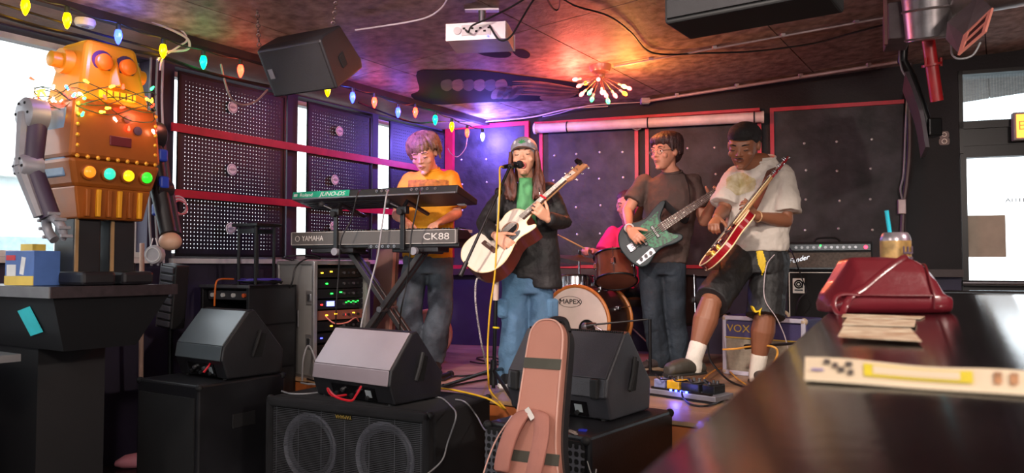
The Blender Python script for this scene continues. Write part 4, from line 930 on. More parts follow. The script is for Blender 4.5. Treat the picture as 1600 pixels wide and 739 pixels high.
# tiny fairy lights round the robot's neck
T = thing('fairy_lights', 'tangled string of tiny coloured lights around the robot\'s neck', 'string lights', RO+V((0, 0, .8)), 58)
random.seed(11); cols = {'r': 'ff2818', 'y': 'ffc020', 'g': '20e060', 'b': '3090ff', 'w': 'ffc8b0'}
FLM = {k: mat('fairy_'+k, h, .3, emit=7) for k, h in cols.items()}
pts = []
for k in range(120):
    a = k*.34; r = .225+.03*sin(k*1.7); pts.append(V((r*cos(a)*1.05, r*.86*sin(a)-.01, .0+.05*sin(k*.9)-.03*cos(a*.5)+.01)))
MB().tube(spline(pts, 2), .0022, 4).obj('wire', mat('fairy_wire', '24442c', .5), T)
fb = MB().lathe([(.001, -.012), (.006, -.008), (.0065, .0), (.004, .006), (.004, .012)], n=8)
fms = {k: fb.mesh('bulb') for k in cols}
for k in range(84):
    p = pts[(k*17) % 120]+V((random.uniform(-.02, .02), random.uniform(-.02, .02), random.uniform(-.045, .045))); c = random.choice('rryygbwr')
    put(fms[c], 'bulb', FLM[c], T, basis=tr(p) @ Matrix.Rotation(random.uniform(0, 3), 4, V((random.random(), random.random(), .2))), smooth=True)
for a, c in ((-1.2, (1, .35, .2)), (-.3, (1, .25, .15)), (-2.3, (1, .6, .2))):
    p = rz(58) @ V((.29*cos(a), .27*sin(a), 0)); point('fairy_glow', RO+p+V((0, 0, .78)), c, .35, .03)
point('head_glow', RO+V((.10, -.22, 1.03)), (.45, .15, 1), 1.0, .03)
# toy carton
T = thing('toy_carton', 'small blue printed carton on the counter by the robot\'s feet', 'box', CM @ V((.08, .33, ZR)), math.degrees(math.atan2(AX.y, AX.x))-90+8)
MB().box((0, 0, .075), (.19, .12, .15)).obj('carton', mat('carton_blue', '4a6aa8', .5, var=.15), T, bevel=.003)
MB().box((0, -.0605, .022), (.19, .003, .04)).obj('yellow_band', mat('carton_yellow', 'd8b850', .5), T); MB().box((-.055, -.0605, .12), (.06, .003, .022)).obj('red_print', mat('carton_red', 'c82830', .5), T)
MB().box((-.05, -.0605, .065), (.06, .003, .05)).obj('white_print', WHT, T); MB().box((.025, -.0605, .085), (.026, .003, .075), ry(10)).obj('figure_print', WHT, T)
MB().box((-.03, .02, .165), (.08, .06, .03)).obj('lid_flap', mat('carton_yellow', ''), T)
T = thing('figurine_base', 'low black box lying behind the robot\'s right foot', 'box', CM @ V((.45, .32, ZR)), 40)
MB().box((0, 0, .05), (.14, .12, .1)).obj('box', RBL, T, bevel=.008); MB().box((0, -.061, .05), (.08, .004, .04)).obj('label', mat('brown_label', '5a3424', .6), T)
# pole with pink foot, loops on the post
b = PZ(214, 704, 0); b = b*(4.70/b.y); b.z = 0
T = thing('pole', 'long pale pole ending in a pink foot leaning by the purple wall', 'pole', b)
top = P(222, 380, 4.62)
MB().tube([b+V((.02, 0, .06)), top], .014, 10).obj('shaft', mat('pale_wood', 'b89888', .5, var=.15), T, world=True, smooth=True)
mb = MB(); mb.ell(b+V((-.03, -.01, .04)), (.085, .05, .045)); mb.box(b+V((-.02, -.01, -.01)), (.3, .2, .06)); 
MB().loft([(b+V((-.11, -.03, .03)), V((0, .02, 0)), V((0, 0, .018))), (b+V((-.06, -.02, .04)), V((0, .05, 0)), V((0, 0, .04))), (b+V((.0, -.01, .045)), V((0, .055, 0)), V((0, 0, .045))), (b+V((.045, 0, .04)), V((0, .04, 0)), V((0, 0, .04)))], 16).obj('foot', mat('pink_plastic', 'd88a98', .45), T, world=True, smooth=True)
T = thing('cable_loop', 'pink and white cable loops hanging on the window post', 'cable', PL(278, 322, .08))
for k in range(4):
    c = PL(278+k*1.5, 321+k, .07+.008*k); MB().torus(c, NL+V((0, 0, .1*k)), .062-.005*k, .005, 24, 6).obj('loop', mat('pink_cable2', 'd06a78', .5) if k % 2 else mat('white_cable', 'd8d0d4', .5), T, world=True, smooth=True)
T = thing('hanging_fan', 'small white round fan hanging beside the robot', 'fan', P(241, 397, 4.3))
c = P(241, 398, 4.35)
MB(frame(c, V((1, 0, 0)), V((0, 0, 1)), V((0, -1, 0)))).lathe([(.02, .02), (.05, .018), (.055, 0), (.05, -.03), (.02, -.04)], n=20).obj('housing', mat('fan_grey_white', 'a8a4a8', .5), T, world=True, smooth=True)
MB().torus(c+V((0, -.02, 0)), (0, 1, 0), .038, .003, 20, 6).obj('guard', WHT, T, world=True)
for s in (-1, 1): MB().tube([c+V((s*.02, 0, .05)), P(241+s*2, 372, 4.36)], .003, 5).obj('cord', WHT, T, world=True)
# ------------------------------------------------------------------ pink guitar bag
tp_, bt_ = P(864, 505, 3.16), P(818, 900, 2.90); GM = axes(bt_, tp_-bt_, (-.42, -.85, .3)); Lg = (tp_-bt_).length
# local: x up the bag, y across (to the left as seen), z outward
PINK = mat('pink_canvas', 'c08472', .8, var=.08, scale=3, bump=.3, bscale=500); PIPE = mat('pink_piping', 'd8a898', .5); OLIV = mat('olive_webbing', '4c4a40', .8); BAGK = mat('bag_black', '141216', .7)
T = thing('guitar_bag', 'pink padded guitar gig bag leaning in front of the dark floor monitor', 'bag', V((bt_.x, bt_.y, 0)))
def bag_out(e=0):
    hw = [(-.0, .10), (.03, .155), (.16, .185), (.30, .15), (.42, .112), (.55, .092), (.75, .084), (.92, .078), (.975, .062), (1.0, .03)]
    r = [(x*Lg, -(y+e)) for x, y in hw]; l = [(x*Lg, y+e) for x, y in hw[::-1]]; return sp2(r+l, 4)
MB(GM).prism(bag_out(), 0, .055).obj('front_panel', PINK, T, world=True, bevel=.012, seg=3)
MB(GM).prism(bag_out(-.002), -.085, -.001).obj('back_shell', BAGK, T, world=True, bevel=.015, seg=3)
o = bag_out(-.004); o = o+[o[0]]
MB(GM).tube([V((x, y, .055)) for x, y in o], .0035, 6).obj('piping', PIPE, T, world=True, smooth=True)
o = bag_out(.001); o = o+[o[0]]; MB(GM).tube([V((x, y, .0)) for x, y in o], .0035, 6).obj('zip', mat('zip_metal', '4a3c38', .5, .3), T, world=True, smooth=True)
for x, h_ in ((.815, .085), (.44, .12)): MB(GM).box((x*Lg, 0, .058), (.042, h_*2-.01, .004)).obj('webbing_band', OLIV, T, world=True)
MB(GM).tube(spline([(Lg*.99, .03, -.03), (Lg*1.02, .02, -.03), (Lg*1.02, -.035, -.03), (Lg*.97, -.06, -.03)], 6), .014, 8).obj('top_handle', BAGK, T, world=True, smooth=True)
STR = mat('pink_strap', 'b4786a', .85, var=.08, bump=.3, bscale=400)
for s, pts in ((1, [(.62, .01, .066), (.60, .045, .085), (.53, .075, .10), (.44, .095, .10), (.37, .105, .085)]), (-1, [(.62, .0, .066), (.60, -.035, .085), (.53, -.05, .10), (.44, -.045, .105), (.36, -.03, .09)])):
    sp_ = spline([(x*Lg, y, z) for x, y, z in pts], 6)
    st = MB(GM).loft([(p, V((0, .032, 0)) if 0 < i < len(sp_)-1 else V((0, .024, 0)), V((.004, 0, .013))) for i, p in enumerate(sp_)], 14, 3).obj('shoulder_strap', STR, T, world=True, smooth=True)
    e_ = pts[-1]; MB(GM).box((e_[0]*Lg-.02, e_[1], e_[2]), (.035, .036, .014)).obj('buckle', BAGK, st, world=True, bevel=.004)
    MB(GM).box((e_[0]*Lg-.12, e_[1]*1.1, e_[2]-.02), (.18, .02, .004)).obj('strap_web', OLIV, st, world=True)
MB(GM).box((.605*Lg, .012, .092), (.05, .02, .006), rz(40)).obj('white_tag', mat('tag_white', 'e0d8d0', .6), T, world=True)
cable('bag_cord', 'thin orange cord hanging beside the pink guitar bag', [GM @ V((.6*Lg, .12, .02)), GM @ V((.5*Lg, .17, .03)), GM @ V((.4*Lg, .2, .03)), GM @ V((.28*Lg, .22, .03))], .003, PIPE, cat='cord')
# ------------------------------------------------------------------ bar
ZB = 1.105; bd = V((.435, .9, 0)).normalized(); bc = V((bd.y, -bd.x, 0)); E0 = V((.636, 1.62, 0))
T = thing('bar_counter', 'long glossy black bar counter running away on the right', 'bar', E0)
BM = frame(E0, bc, bd, V((0, 0, 1)))   # local x across to the right, y along
TOPM = mat('bar_top_lacquer', '0e0c0d', .15, var=.5, scale=5, bump=.03, bscale=60, spec=.4)
prof = [(.0, -.018), (.004, -.006), (.012, 0), (.85, 0), (.85, -.045), (.012, -.045), (.004, -.038)]
MB(BM @ frame(V((0, 0, ZB)), V((1, 0, 0)), V((0, 0, 1)), V((0, 1, 0)))).prism(prof, -2.3, 2.02).obj('top', TOPM, T, world=True, smooth=True)
MB(BM).box((.46, -.14, .53), (.6, 4.1, 1.06)).obj('front', mat('bar_front_wood', '3a2418', .45, var=.4, scale=6), T, world=True)
for k in range(6): MB(BM).box((.155, -1.9+k*.72, .53), (.03, .55, .8)).obj('front_panel', mat('bar_panel_wood', '4a2c1c', .4, var=.4, scale=5), T, world=True, bevel=.01)
MB(BM).box((.45, 2.035, ZB-.02), (.86, .03, .06)).obj('end_moulding', BLKG, T, world=True, bevel=.008)
def barp(px, py): return PZ(px, py, ZB)
# handbag
RL = mat('red_leather', '641822', .32, var=.1, scale=6, bump=.08, bscale=60, coat=.15); RL2 = mat('dark_red_leather', '5e141c', .38, var=.1, bump=.08, bscale=60)
f0 = barp(1306, 490); f1 = barp(1483, 490); hx = (f1-f0).normalized(); hy = V((0, 0, 1)).cross(hx)
HM = frame(f0, hx, hy, V((0, 0, 1))); q_ = (f1-f0).length/.274
T = thing('handbag', 'dark red leather handbag with a shoulder strap lying on the bar', 'bag', f0)
def sec(x, y0, y1, zt):
    x *= q_; return [V((x, y0, .0)), V((x, y0-.010, .010)), V((x, y0-.013, .024)), V((x, y0-.008, min(.042, zt*.6))), V((x, y0+.012, zt*.5)), V((x, y0+.036, zt*.75)), V((x, y0+.062, zt*.94)), V((x, y0+.078, zt)), V((x, y1-.012, zt*.97)), V((x, y1+.006, zt*.5)), V((x, y1, .0))]
bgm = MB(HM).rings([sec(-.004, .03, .10, .03), sec(.004, .008, .125, .045), sec(.03, .0, .14, .075), sec(.066, -.002, .15, .130), sec(.075, -.002, .15, .136), sec(.15, -.002, .152, .137), sec(.225, .0, .15, .133), sec(.25, .004, .148, .122), sec(.275, .014, .14, .10), sec(.296, .032, .125, .072), sec(.304, .05, .11, .05)])
organic('bag_body', bgm, RL, T, .0045, 4)
MB(HM).tube(spline([(.232*q_, -.014, .012), (.234*q_, -.010, .04), (.238*q_, .012, .068), (.246*q_, .04, .098), (.256*q_, .075, .118), (.262*q_, .12, .11)], 6), .003, 6).obj('side_seam', RL2, T, world=True, smooth=True)
MB(HM).tube(spline([(.01, -.006, .040), (.06, -.0125, .044), (.15*q_, -.0135, .043), (.228*q_, -.0125, .043)], 6), .0028, 6).obj('zip_seam', RL2, T, world=True, smooth=True)
fl = spline([(-.004, -.045, .003), (.012, -.024, .020), (.03, -.0165, .042), (.07, .003, .062), (.12, .026, .094), (.17, .050, .122), (.21, .078, .138), (.23, .11, .137)], 8)
MB(HM).tube(fl, [(.0075, .002)]*len(fl), 8, flat=(0, -.7, .7)).obj('shoulder_strap', RL, T, world=True, smooth=True)
fl = spline([(.05, -.014, .046), (.012, -.017, .048), (-.010, -.022, .040), (-.018, -.032, .020), (-.014, -.045, .004), (.0, -.055, .003)], 8)
MB(HM).tube(fl, [(.0055, .002)]*len(fl), 8, flat=(0, -.7, .7)).obj('handle_strap', RL, T, world=True, smooth=True)
# can with straw
c = P(1401, 480, 2.02); c.z = ZB
T = thing('drink_can', 'tall silver and brown printed drink can standing behind the red handbag', 'can', c)
MB(tr(c)).lathe([(.026, 0), (.033, .006), (.037, .016), (.037, .185), (.032, .198), (.028, .202), (.028, .2), (.024, .197), (.001, .197)], n=28).obj('can_body', mat('can_metal_print', 'b8b4b8', .3, .6, var=.2, scale=25, h2='8a7484', stretch=(1, 1, .4)), T, smooth=True, world=True)
MB(tr(c)).lathe([(.0374, .13), (.0374, .18)], n=28, caps=False).obj('label_band', mat('can_gold_band', 'b08a50', .4, .3, var=.4, scale=40), T, world=True, smooth=True)
lettering('BONE', .05, tr(c+V((.016, -.0352, .10))) @ rz(24) @ rx(90) @ rz(90), mat('can_letter', '5a4a58', .4), T, world=True)
T = thing('straw', 'teal drinking straw standing in the can', 'straw', c)
MB().tube([c+V((.004, 0, .06)), c+V((-.022, 0, .26))], .005, 10).obj('tube', mat('teal_straw', '18b8d0', .35), T, world=True, smooth=True)
# flyers
def flyer(name, label, quad, m, th=.0012, lift=0, wav=0):
    T = thing(name, label, 'flyer', barp(*quad[0])); q = [barp(*p) for p in quad]; n = 14; vs = []; fs = []
    for s in (0, th):
        for j in range(2):
            for i in range(n):
                t = i/(n-1); a = q[0].lerp(q[1], t); b = q[3].lerp(q[2], t); p = a.lerp(b, j); p.z += .0015+s+wav*(1+sin(t*9))*(1-j*.8)+lift; vs.append(p)
    for i in range(n-1):
        fs += [(i+1, i, n+i, n+i+1), (2*n+i, 2*n+i+1, 3*n+i+1, 3*n+i), (i, i+1, 2*n+i+1, 2*n+i), (n+i+1, n+i, 3*n+i, 3*n+i+1)]
    fs += [(0, 2*n, 3*n, n), (n-1, 2*n-1, 4*n-1, 3*n-1)]
    MB().add(vs, fs).obj('sheet', m, T, world=True); return T, q
PAP = mat('cream_paper', 'd8c8ac', .6, var=.05); 
def decal(T, q, u0, u1, v0, v1, m, nm, z=.004, wav=0):
    f = lambda u, v: (q[0].lerp(q[1], u)).lerp(q[3].lerp(q[2], u), v)+V((0, 0, z+wav*(1+sin(u*9))*(1-v*.8)))
    vs = []; N_ = 8
    for i in range(N_+1):
        u = u0+(u1-u0)*i/N_; vs += [f(u, v0), f(u, v1)]
    MB().add(vs, [(2*i, 2*i+1, 2*i+3, 2*i+2) for i in range(N_)]).obj(nm, m, T, world=True)
BRN = mat('flyer_brown_print', 'a87850', .6, var=.5, scale=30)
qs = [[(1318, 492), (1445, 496), (1438, 500), (1315, 497)], [(1324, 499), (1431, 503), (1429, 514), (1316, 511)], [(1318, 515), (1423, 519), (1440, 540), (1309, 532)]]
PRN = mat('flyer_landscape_print', 'b48a68', .6, var=.2, scale=32, h2='e2d6bc')
for i, q_ in enumerate(qs): flyer('flyer', ['narrow cream flyer half under the red handbag', 'cream flyer with brown print, middle of the three before the handbag', 'cream flyer with brown print, nearest of the three before the handbag'][i], q_, PRN, lift=.002*i)
wv = .0015; T, q = flyer('flyer', 'long cream flyer with a yellow printed block nearest on the bar', [(1258, 563), (1640, 590), (1640, 624), (1257, 597)], PAP, wav=wv)
YF = mat('flyer_yellow', 'd0c028', .6); decal(T, q, .27, .72, .22, .78, YF, 'yellow_block', .004, wv); decal(T, q, .31, .67, .3, .68, PAP, 'white_block', .0046, wv)
INK = mat('flyer_ink', '4a4440', .6); 
for u, w_, v in ((.09, .03, .3), (.13, .025, .45), (.155, .03, .62), (.19, .03, .35), (.2, .025, .7)): decal(T, q, u, u+w_, v-.12, v+.1, INK, 'lettering', .0046, wv)
decal(T, q, .03, .09, .62, .7, mat('flyer_violet', '8a80b8', .6), 'swash', .0046, wv); decal(T, q, .8, .83, .25, .75, BRN, 'print', .0046, wv); decal(T, q, .86, .89, .25, .75, BRN, 'print', .0046, wv)
# sunglasses past the bag
c = barp(1470, 468)+V((0, .18, 0)); T = thing('sunglasses', 'folded black sunglasses lying behind the handbag on the bar', 'glasses', c)
mb = MB()
for s in (-1, 1): mb.torus(c+V((s*.033, 0, .025)), (0, 1, .3), .026, .004, 20, 6)
mb.tube([c+V((-.01, 0, .03)), c+V((.01, 0, .03))], .003, 6); mb.obj('frame', BLKG, T, world=True, smooth=True)
for s in (-1, 1): MB().tube([c+V((s*.06, 0, .035)), c+V((s*.058, .03, .045)), c+V((s*-.02, .12, .004))], .003, 6).obj('temple', BLKG, T, world=True, smooth=True)
# ------------------------------------------------------------------ things hung from the ceiling
BULB = {'y': ('ffb400', (1, .6, .08)), 'b': ('2030ff', (.12, .15, 1)), 'g': ('00c860', (.05, 1, .35)), 'r': ('ff2a18', (1, .1, .05)), 'w': ('8088ff', (.2, .15, 1))}
BMAT = {k: mat('bulb_glass_'+k, v[0], .25, emit=9) for k, v in BULB.items()}
bulbm = {k: MB().lathe([(.001, -.085), (.008, -.078), (.017, -.055), (.021, -.035), (.017, -.012), (.012, 0)], n=14, caps=False).mesh('bulb') for k in BULB}
sockm = MB().lathe([(.013, -.008), (.014, .0), (.013, .03), (.001, .032)], n=10).mesh('socket')
string = [(40, -2, 'y'), (105, 20, 'y'), (185, 46, 'b'), (255, 69, 'y'), (318, 87, 'g'), (376, 101, 'r'), (512, 133, 'y'), (551, 144, 'b'), (585, 152, 'r'), (622, 168, 'b'), (649, 168, 'r'), (680, 180, 'g'), (706, 191, 'y'), (730, 201, 'r'), (754, 207, 'w')]
T = thing('string_lights', 'string of large coloured bulbs hung along the window side of the ceiling', 'string lights', PL(376, 101, .55))
SOCK = mat('socket_dark_green', '16201a', .5)
pts = []
for px, py, c in string:
    p = PL(px, py, .55); pts.append(p+V((0, 0, .035)))
    b = put(bulbm[c], 'bulb', BMAT[c], T, basis=tr(p), world=True, smooth=True)
    put(sockm, 'socket', SOCK, b, smooth=True)
    near = c == 'w'
    point('bulb_light', p+V((0, 0, -.03))+(NB*-.05 if near else NL*.035), BULB[c][1], 30.0 if near else {'b': .8, 'g': .18, 'y': .25, 'r': .35}[c], .02)
wire = []
for a, b in zip(pts, pts[1:]): m_ = (a+b)/2; wire += [a, m_-V((0, 0, .012))]
MB().tube(spline([PL(-30, -25, .55)]+wire+[pts[-1]], 4), .004, 6).obj('wire', SOCK, T, world=True, smooth=True)
for nm, l, m, r in (([(-20, 18), (60, 42), (130, 58), (200, 78), (250, 88), (330, 115), (420, 135)], 'thick black cable running along the ceiling edge above the windows', BLC, .011), ([(-20, 0), (80, 30), (150, 52), (225, 72), (262, 85)], 'thin black cable along the ceiling above the robot', BLC, .007),
                    ([(170, 5), (230, 30), (285, 55), (296, 68), (290, 78), (258, 82), (246, 95)], 'pale cable bending at the ceiling corner by the window post', mat('pale_cable', 'c0b0b4', .5), .008), ([(160, 0), (230, 22), (280, 45), (292, 62), (280, 72), (255, 90), (250, 110)], 'second pale cable bending at the window post', MC['pale_cable'], .006),
                    ([(345, 100), (352, 130), (362, 155), (380, 164), (400, 158), (418, 140)], 'grey cable drooping below the hanging speaker', GRYC, .007), ([(560, 160), (610, 180), (650, 192), (690, 190), (740, 190)], 'dark cable running to the back corner above the keyboard player', BLC, .007),
                    ([(730, 215), (727, 232), (715, 245), (705, 240), (700, 232)], 'thin pale wire drooping in the back corner', MC['pale_cable'], .004)):
    cable('ceiling_cable', l, [PL(x, y, .5) for x, y in nm], r, m)
for i, (l, xs) in enumerate((('grey cable running down the window post, left one', 236), ('grey cable running down the window post, middle one', 246), ('pale cable running down the window post, right one', 255))):
    cable('post_cable', l, [PL(xs, 90, .05), PL(xs-2, 160, .04), PL(xs+1, 240, .04), PL(xs-3, 320, .04), PL(xs, 385, .04), PL(xs+1, 415, .05)], .008, GRYC if i < 2 else MC['pale_cable'], group='cables on the window post')
T = thing('smoke_alarm', 'small white round alarm on the ceiling edge above the robot', 'alarm', PL(132, 37, .4))
c = PL(133, 36, .4); MB(tr(c)).lathe([(.05, .02), (.055, .0), (.045, -.02), (.001, -.022)], n=24).obj('housing', WHT, T, world=True, smooth=True); MB(tr(c)).lathe([(.02, -.022), (.015, -.028), (.001, -.028)], n=12).obj('sensor', GRYC, T, world=True)
# hanging speaker
HX = V((.88, -.47, 0)).normalized(); HY = V((.47, .88, 0)).normalized(); A0 = P(500, 62, 4.05)
T = thing('hanging_speaker', 'black wedge speaker hanging on chains below the ceiling', 'speaker', A0)
SM = frame(A0, HY, V((0, 0, 1)), HX)
prof = [(0, .0), (.14, -.236), (.36, -.07), (.345, -.02), (.16, .125), (.03, .035)]
MB(SM).prism(prof, -.47, 0).obj('cabinet', MONB, T, world=True, bevel=.012, seg=3)
g0, g1 = V((.0, .0, 0)), V((.14, -.236, 0)); dv = (g1-g0).normalized(); nn = V((dv.y, -dv.x, 0))
MB(SM).slab([g0+dv*.012+V((0, 0, -.44)), g0+dv*.012+V((0, 0, -.01)), g1-dv*.012+V((0, 0, -.01)), g1-dv*.012+V((0, 0, -.44))], nn, .008).obj('grille', mat('fine_black_grille', '1e1d20', .6, .2, bump=.6, bscale=700), T, world=True)
MB(SM).slab([g0+dv*.11+nn*.008+V((0, 0, -.43)), g0+dv*.11+nn*.008+V((0, 0, -.395)), g0+dv*.165+nn*.008+V((0, 0, -.395)), g0+dv*.165+nn*.008+V((0, 0, -.43))], nn, .003).obj('badge', mat('badge_silver', '8a8488', .3, .6), T, world=True)
MB(SM).prism([(.15, -.06), (.19, -.11), (.22, -.08), (.18, -.02)], 0.001, .004).obj('handle_recess', DARK, T, world=True)
for x0, y0, x1, y1, dd in ((405, 74, 402, 14, 4.22), (520, 40, 527, -14, 4.1)):
    a = P(x0, y0, dd+.06); b = P(x1, y1, dd+.02); n = int((b-a).length/.026); ch = MB()
    for k in range(n):
        c = a.lerp(b, (k+.5)/n); ch.torus(c, V((1, 0, 0)) if k % 2 else V((0, 1, 0)), .011, .0028, 10, 5, 1)
    ch.obj('chain', mat('chain_steel', '6a5c58', .4, .8), T, world=True, smooth=True)
# projector
pj = P(753, 60, 4.5); T = thing('projector', 'white ceiling projector with cables plugged into its back', 'projector', pj)
PM = tr(pj) @ rz(-8)
out = sp2([(-.18, -.10), (-.165, -.125), (.12, -.13), (.165, -.11), (.17, .12), (.15, .14), (-.15, .14), (-.18, .11)], 4)
MB(PM).prism(out, -.045, .055).obj('housing', mat('projector_white', 'd4ced0', .4), T, world=True, bevel=.012, seg=3)
pp = MB(PM).box((-.01, -.132, .01), (.17, .006, .06)).obj('port_panel', mat('port_panel_grey', 'b0aaac', .5), T, world=True)
for k in range(7): MB(PM).box((-.08+k*.024, -.137, .02-.018*(k % 2)), (.014, .006, .010)).obj('port', BLKG, pp, world=True)
MB(PM).cyl((-.12, -.13, .01), (-.12, -.137, .01), .022, n=18).obj('speaker_vent', mat('port_panel_grey', ''), T, world=True)
MB(PM).ell((.06, -.138, -.03), (.006, .004, .006), nu=8, nv=6).obj('indicator_light', LEDS['b'], T, world=True)
MB(PM @ tr(.09, .14, .0) @ rx(-90)).lathe([(.04, 0), (.04, .025), (.03, .03), (.001, .024)], n=20).obj('lens', BLKG, T, world=True, smooth=True)
cz = ceilz(pj.x, pj.y)
MB().cyl((pj.x, pj.y, pj.z+.05), (pj.x, pj.y, cz-.012), .022, n=12).obj('mount_pole', STEEL, T, world=True, smooth=True)
MB().box((pj.x, pj.y, pj.z+.065), (.16, .14, .012)).obj('mount_plate', STEEL, T, world=True); MB().box((pj.x, pj.y, cz-.015), (.2, .05, .012)).obj('ceiling_plate', WHT, T, world=True)
cable('projector_cable', 'black cable looping from the projector up to the ceiling', [PM @ V((.07, -.14, .03)), P(780, 62, 4.3), P(797, 58, 4.28), P(815, 30, 4.3), P(830, 5, 4.3), PC(845, -12, .05)], .006, BLC)
cable('projector_cable', 'second black cable plugged into the left of the projector back', [PM @ V((-.07, -.14, .01)), P(732, 50, 4.32), P(738, 40, 4.3), P(765, 28, 4.3), P(800, 10, 4.32), PC(830, -8, .06)], .006, BLC)
for l, pp_, r, m in (('thick black cable swooping across the ceiling to the right', [(872, -6), (900, 10), (950, 25), (985, 50), (1010, 78), (1040, 85), (1100, 83), (1180, 80), (1270, 68), (1330, 52), (1385, 38)], .008, BLC),
                     ('black cable loop at the top centre of the ceiling', [(852, -8), (860, 8), (868, 16), (874, 12), (876, -5)], .007, BLC),
                     ('white cable curving across the ceiling left of the projector', [(555, 47), (590, 42), (640, 34), (670, 26), (690, 12), (700, -4)], .006, MC['white_cable']),
                     ('pale wire running along the ceiling to the coloured lamp', [(690, 196), (760, 190), (830, 183), (890, 170), (950, 166)], .008, MC['pale_cable']),
                     ('second pale wire running along the ceiling below the painted wings', [(700, 200), (780, 193), (860, 180), (920, 165), (1000, 160)], .006, MC['pale_cable'])):
    cable('ceiling_cable', l, [PC(x, y, .035) for x, y in pp_], r*.85, m)
CND = mat('conduit_grey', 'a8989a', .45, .3)
for l, a, b, o_, r in (('thin grey conduit running across the ceiling from the coloured lamp', (960, 104), (1386, 27), .03, .008), ('grey conduit running along the top of the back wall', (1004, 159), (1402, 97), .05, .014)):
    pa, pb = PC(*a, o_), PC(*b, o_); T = thing('conduit', l, 'conduit', pa); MB().tube([pa, pb], r, 10).obj('pipe', CND, T, world=True, smooth=True)
    for k in range(4): q = pa.lerp(pb, .15+k*.25); MB().box(q+V((0, 0, r*.6)), (.03, .03, r*2.6)).obj('clip', CND, T, world=True)
T = thing('junction_box', 'small grey junction box on the conduit by the coloured lamp', 'box', PC(1008, 158, .04)); MB().box(PC(1008, 158, .045), (.08, .08, .05)).obj('housing', CND, T, world=True, bevel=.006); MB().box(PC(1008, 158, .045)+V((0, 0, -.028)), (.06, .06, .006)).obj('cover', STEEL, T, world=True)
# painted wings on the ceiling
MUR = [mat('mural_black', '0c0a0b', .8, var=.3, spec=.2), mat('mural_brown', '846656', .7, var=.3), mat('mural_grey', '4a3c3a', .7, var=.3)]
T = thing('ceiling_painting', 'dark painted wing shape on the brown ceiling', 'painting', PC(780, 138, .012))
def flat(poly, off, th, m, nm): MB().slab([PC(x, y, off) for x, y in poly], NC, th).obj(nm, m, T, world=True)
flat(spline([(652, 112), (690, 109), (750, 110), (800, 116), (850, 122), (905, 130), (930, 140), (905, 150), (850, 157), (800, 158), (740, 160), (690, 163), (655, 158), (640, 148), (655, 140)], 3, True), .0125, .003, MUR[0], 'painted_ground') if False else None
def flat2(pts, off, th, m, nm): flat([(p.x, p.y) for p in spline(pts, 4, True)], off, th, m, nm)
flat2([(652, 112), (690, 109), (750, 110), (800, 116), (850, 122), (905, 130), (930, 140), (905, 150), (850, 157), (800, 158), (740, 160), (690, 163), (655, 158), (642, 148), (655, 140)], .0125, .003, MUR[0], 'painted_ground')
for k in range(6): flat2([(690+k*17, 127), (703+k*17, 124), (708+k*17, 134), (700+k*17, 142), (690+k*17, 138)], .0155, .0015, MUR[1 if k % 2 else 2], 'painted_segment')
for k in range(7): flat2([(800, 127+k*3.4), (840, 127+k*3.2), (880, 133+k*2.4), (905, 139+k*1.2), (870, 135+k*2.6), (830, 129.5+k*3.2)], .0155, .0015, MUR[1 if k % 2 == 0 else 2], 'painted_segment')
for k in range(4): flat2([(770+k*9, 142), (785+k*9, 134), (792+k*9, 140), (780+k*9, 152), (768+k*9, 154)], .0155, .0015, MUR[2 if k % 2 else 1], 'painted_segment')
flat2([(845, 150), (875, 146), (900, 148), (880, 155), (850, 157)], .0155, .0015, MUR[1], 'painted_segment')
for px, py, w_ in ((775, 82, 34), (817, 83, 16)): flat2([(px-w_, py-4), (px, py-6), (px+w_*.7, py+1), (px+w_*.4, py+8), (px-w_*.5, py+5)], .0125, .002, MUR[0], 'painted_spatter')
# coloured star lamp
sc = PC(938, 103, .012); T = thing('starburst_lamp', 'starburst ceiling lamp with many small coloured bulbs', 'lamp', sc)
MB(tr(sc)).lathe([(.085, .01), (.085, -.01), (.07, -.045), (.03, -.06), (.001, -.06)], n=24).obj('canopy', mat('lamp_copper', 'a07868', .35, .6), T, world=True, smooth=True)
hub = sc+V((0, 0, -.075)); MB().ell(hub, (.035,)*3, nu=14, nv=10).obj('hub', MC['lamp_copper'], T, world=True, smooth=True)
sb = [(899, 124, 'r', -.1), (935, 124, 'r', -.18), (975, 135, 'y', .0), (976, 146, 'o', -.08), (909, 147, 'r', -.05), (921, 145, 'g', -.14), (941, 144, 'w', -.12), (947, 149, 'r', -.16), (950, 158, 'g', .02), (961, 149, 'r', .1), (905, 134, 'r', .12), (925, 155, 'g', .12), (983, 138, 'r', .12), (915, 130, 'o', .18)]
SBM = {'r': mat('star_red', 'ff4848', emit=6), 'y': mat('star_yellow', 'ffc050', emit=6), 'o': mat('star_orange', 'ff7018', emit=6), 'g': mat('star_green', '30e060', emit=4), 'w': mat('star_pink', 'ffa0a8', emit=7)}
SBC = {'r': (1, .16, .1), 'y': (1, .5, .1), 'o': (1, .3, .05), 'g': (.1, 1, .3), 'w': (1, .35, .3)}
sbm = {k: MB().ell((0, 0, 0), (.016, .016, .024), nu=12, nv=8).mesh('bulb') for k in SBM}
for i, (px, py, c, dd) in enumerate(sb):
    p = P(px, py, sc.y+dd); u = (p-hub).normalized()
    r_ = MB().tube([hub, p-u*.03], .004, 6).obj('spoke', MC['lamp_copper'], T, world=True, smooth=True)
    MB().tube([p-u*.05, p-u*.015], .009, 8).obj('socket', WHT, r_, world=True, smooth=True)
    put(sbm[c], 'bulb', SBM[c], T, basis=tr(p) @ u.to_track_quat('Z', 'Y').to_matrix().to_4x4(), world=True, smooth=True)
    if i in (0, 1, 2, 3, 4, 9, 10): point('star_glow', p+u*.045, SBC[c], 3.2, .02)
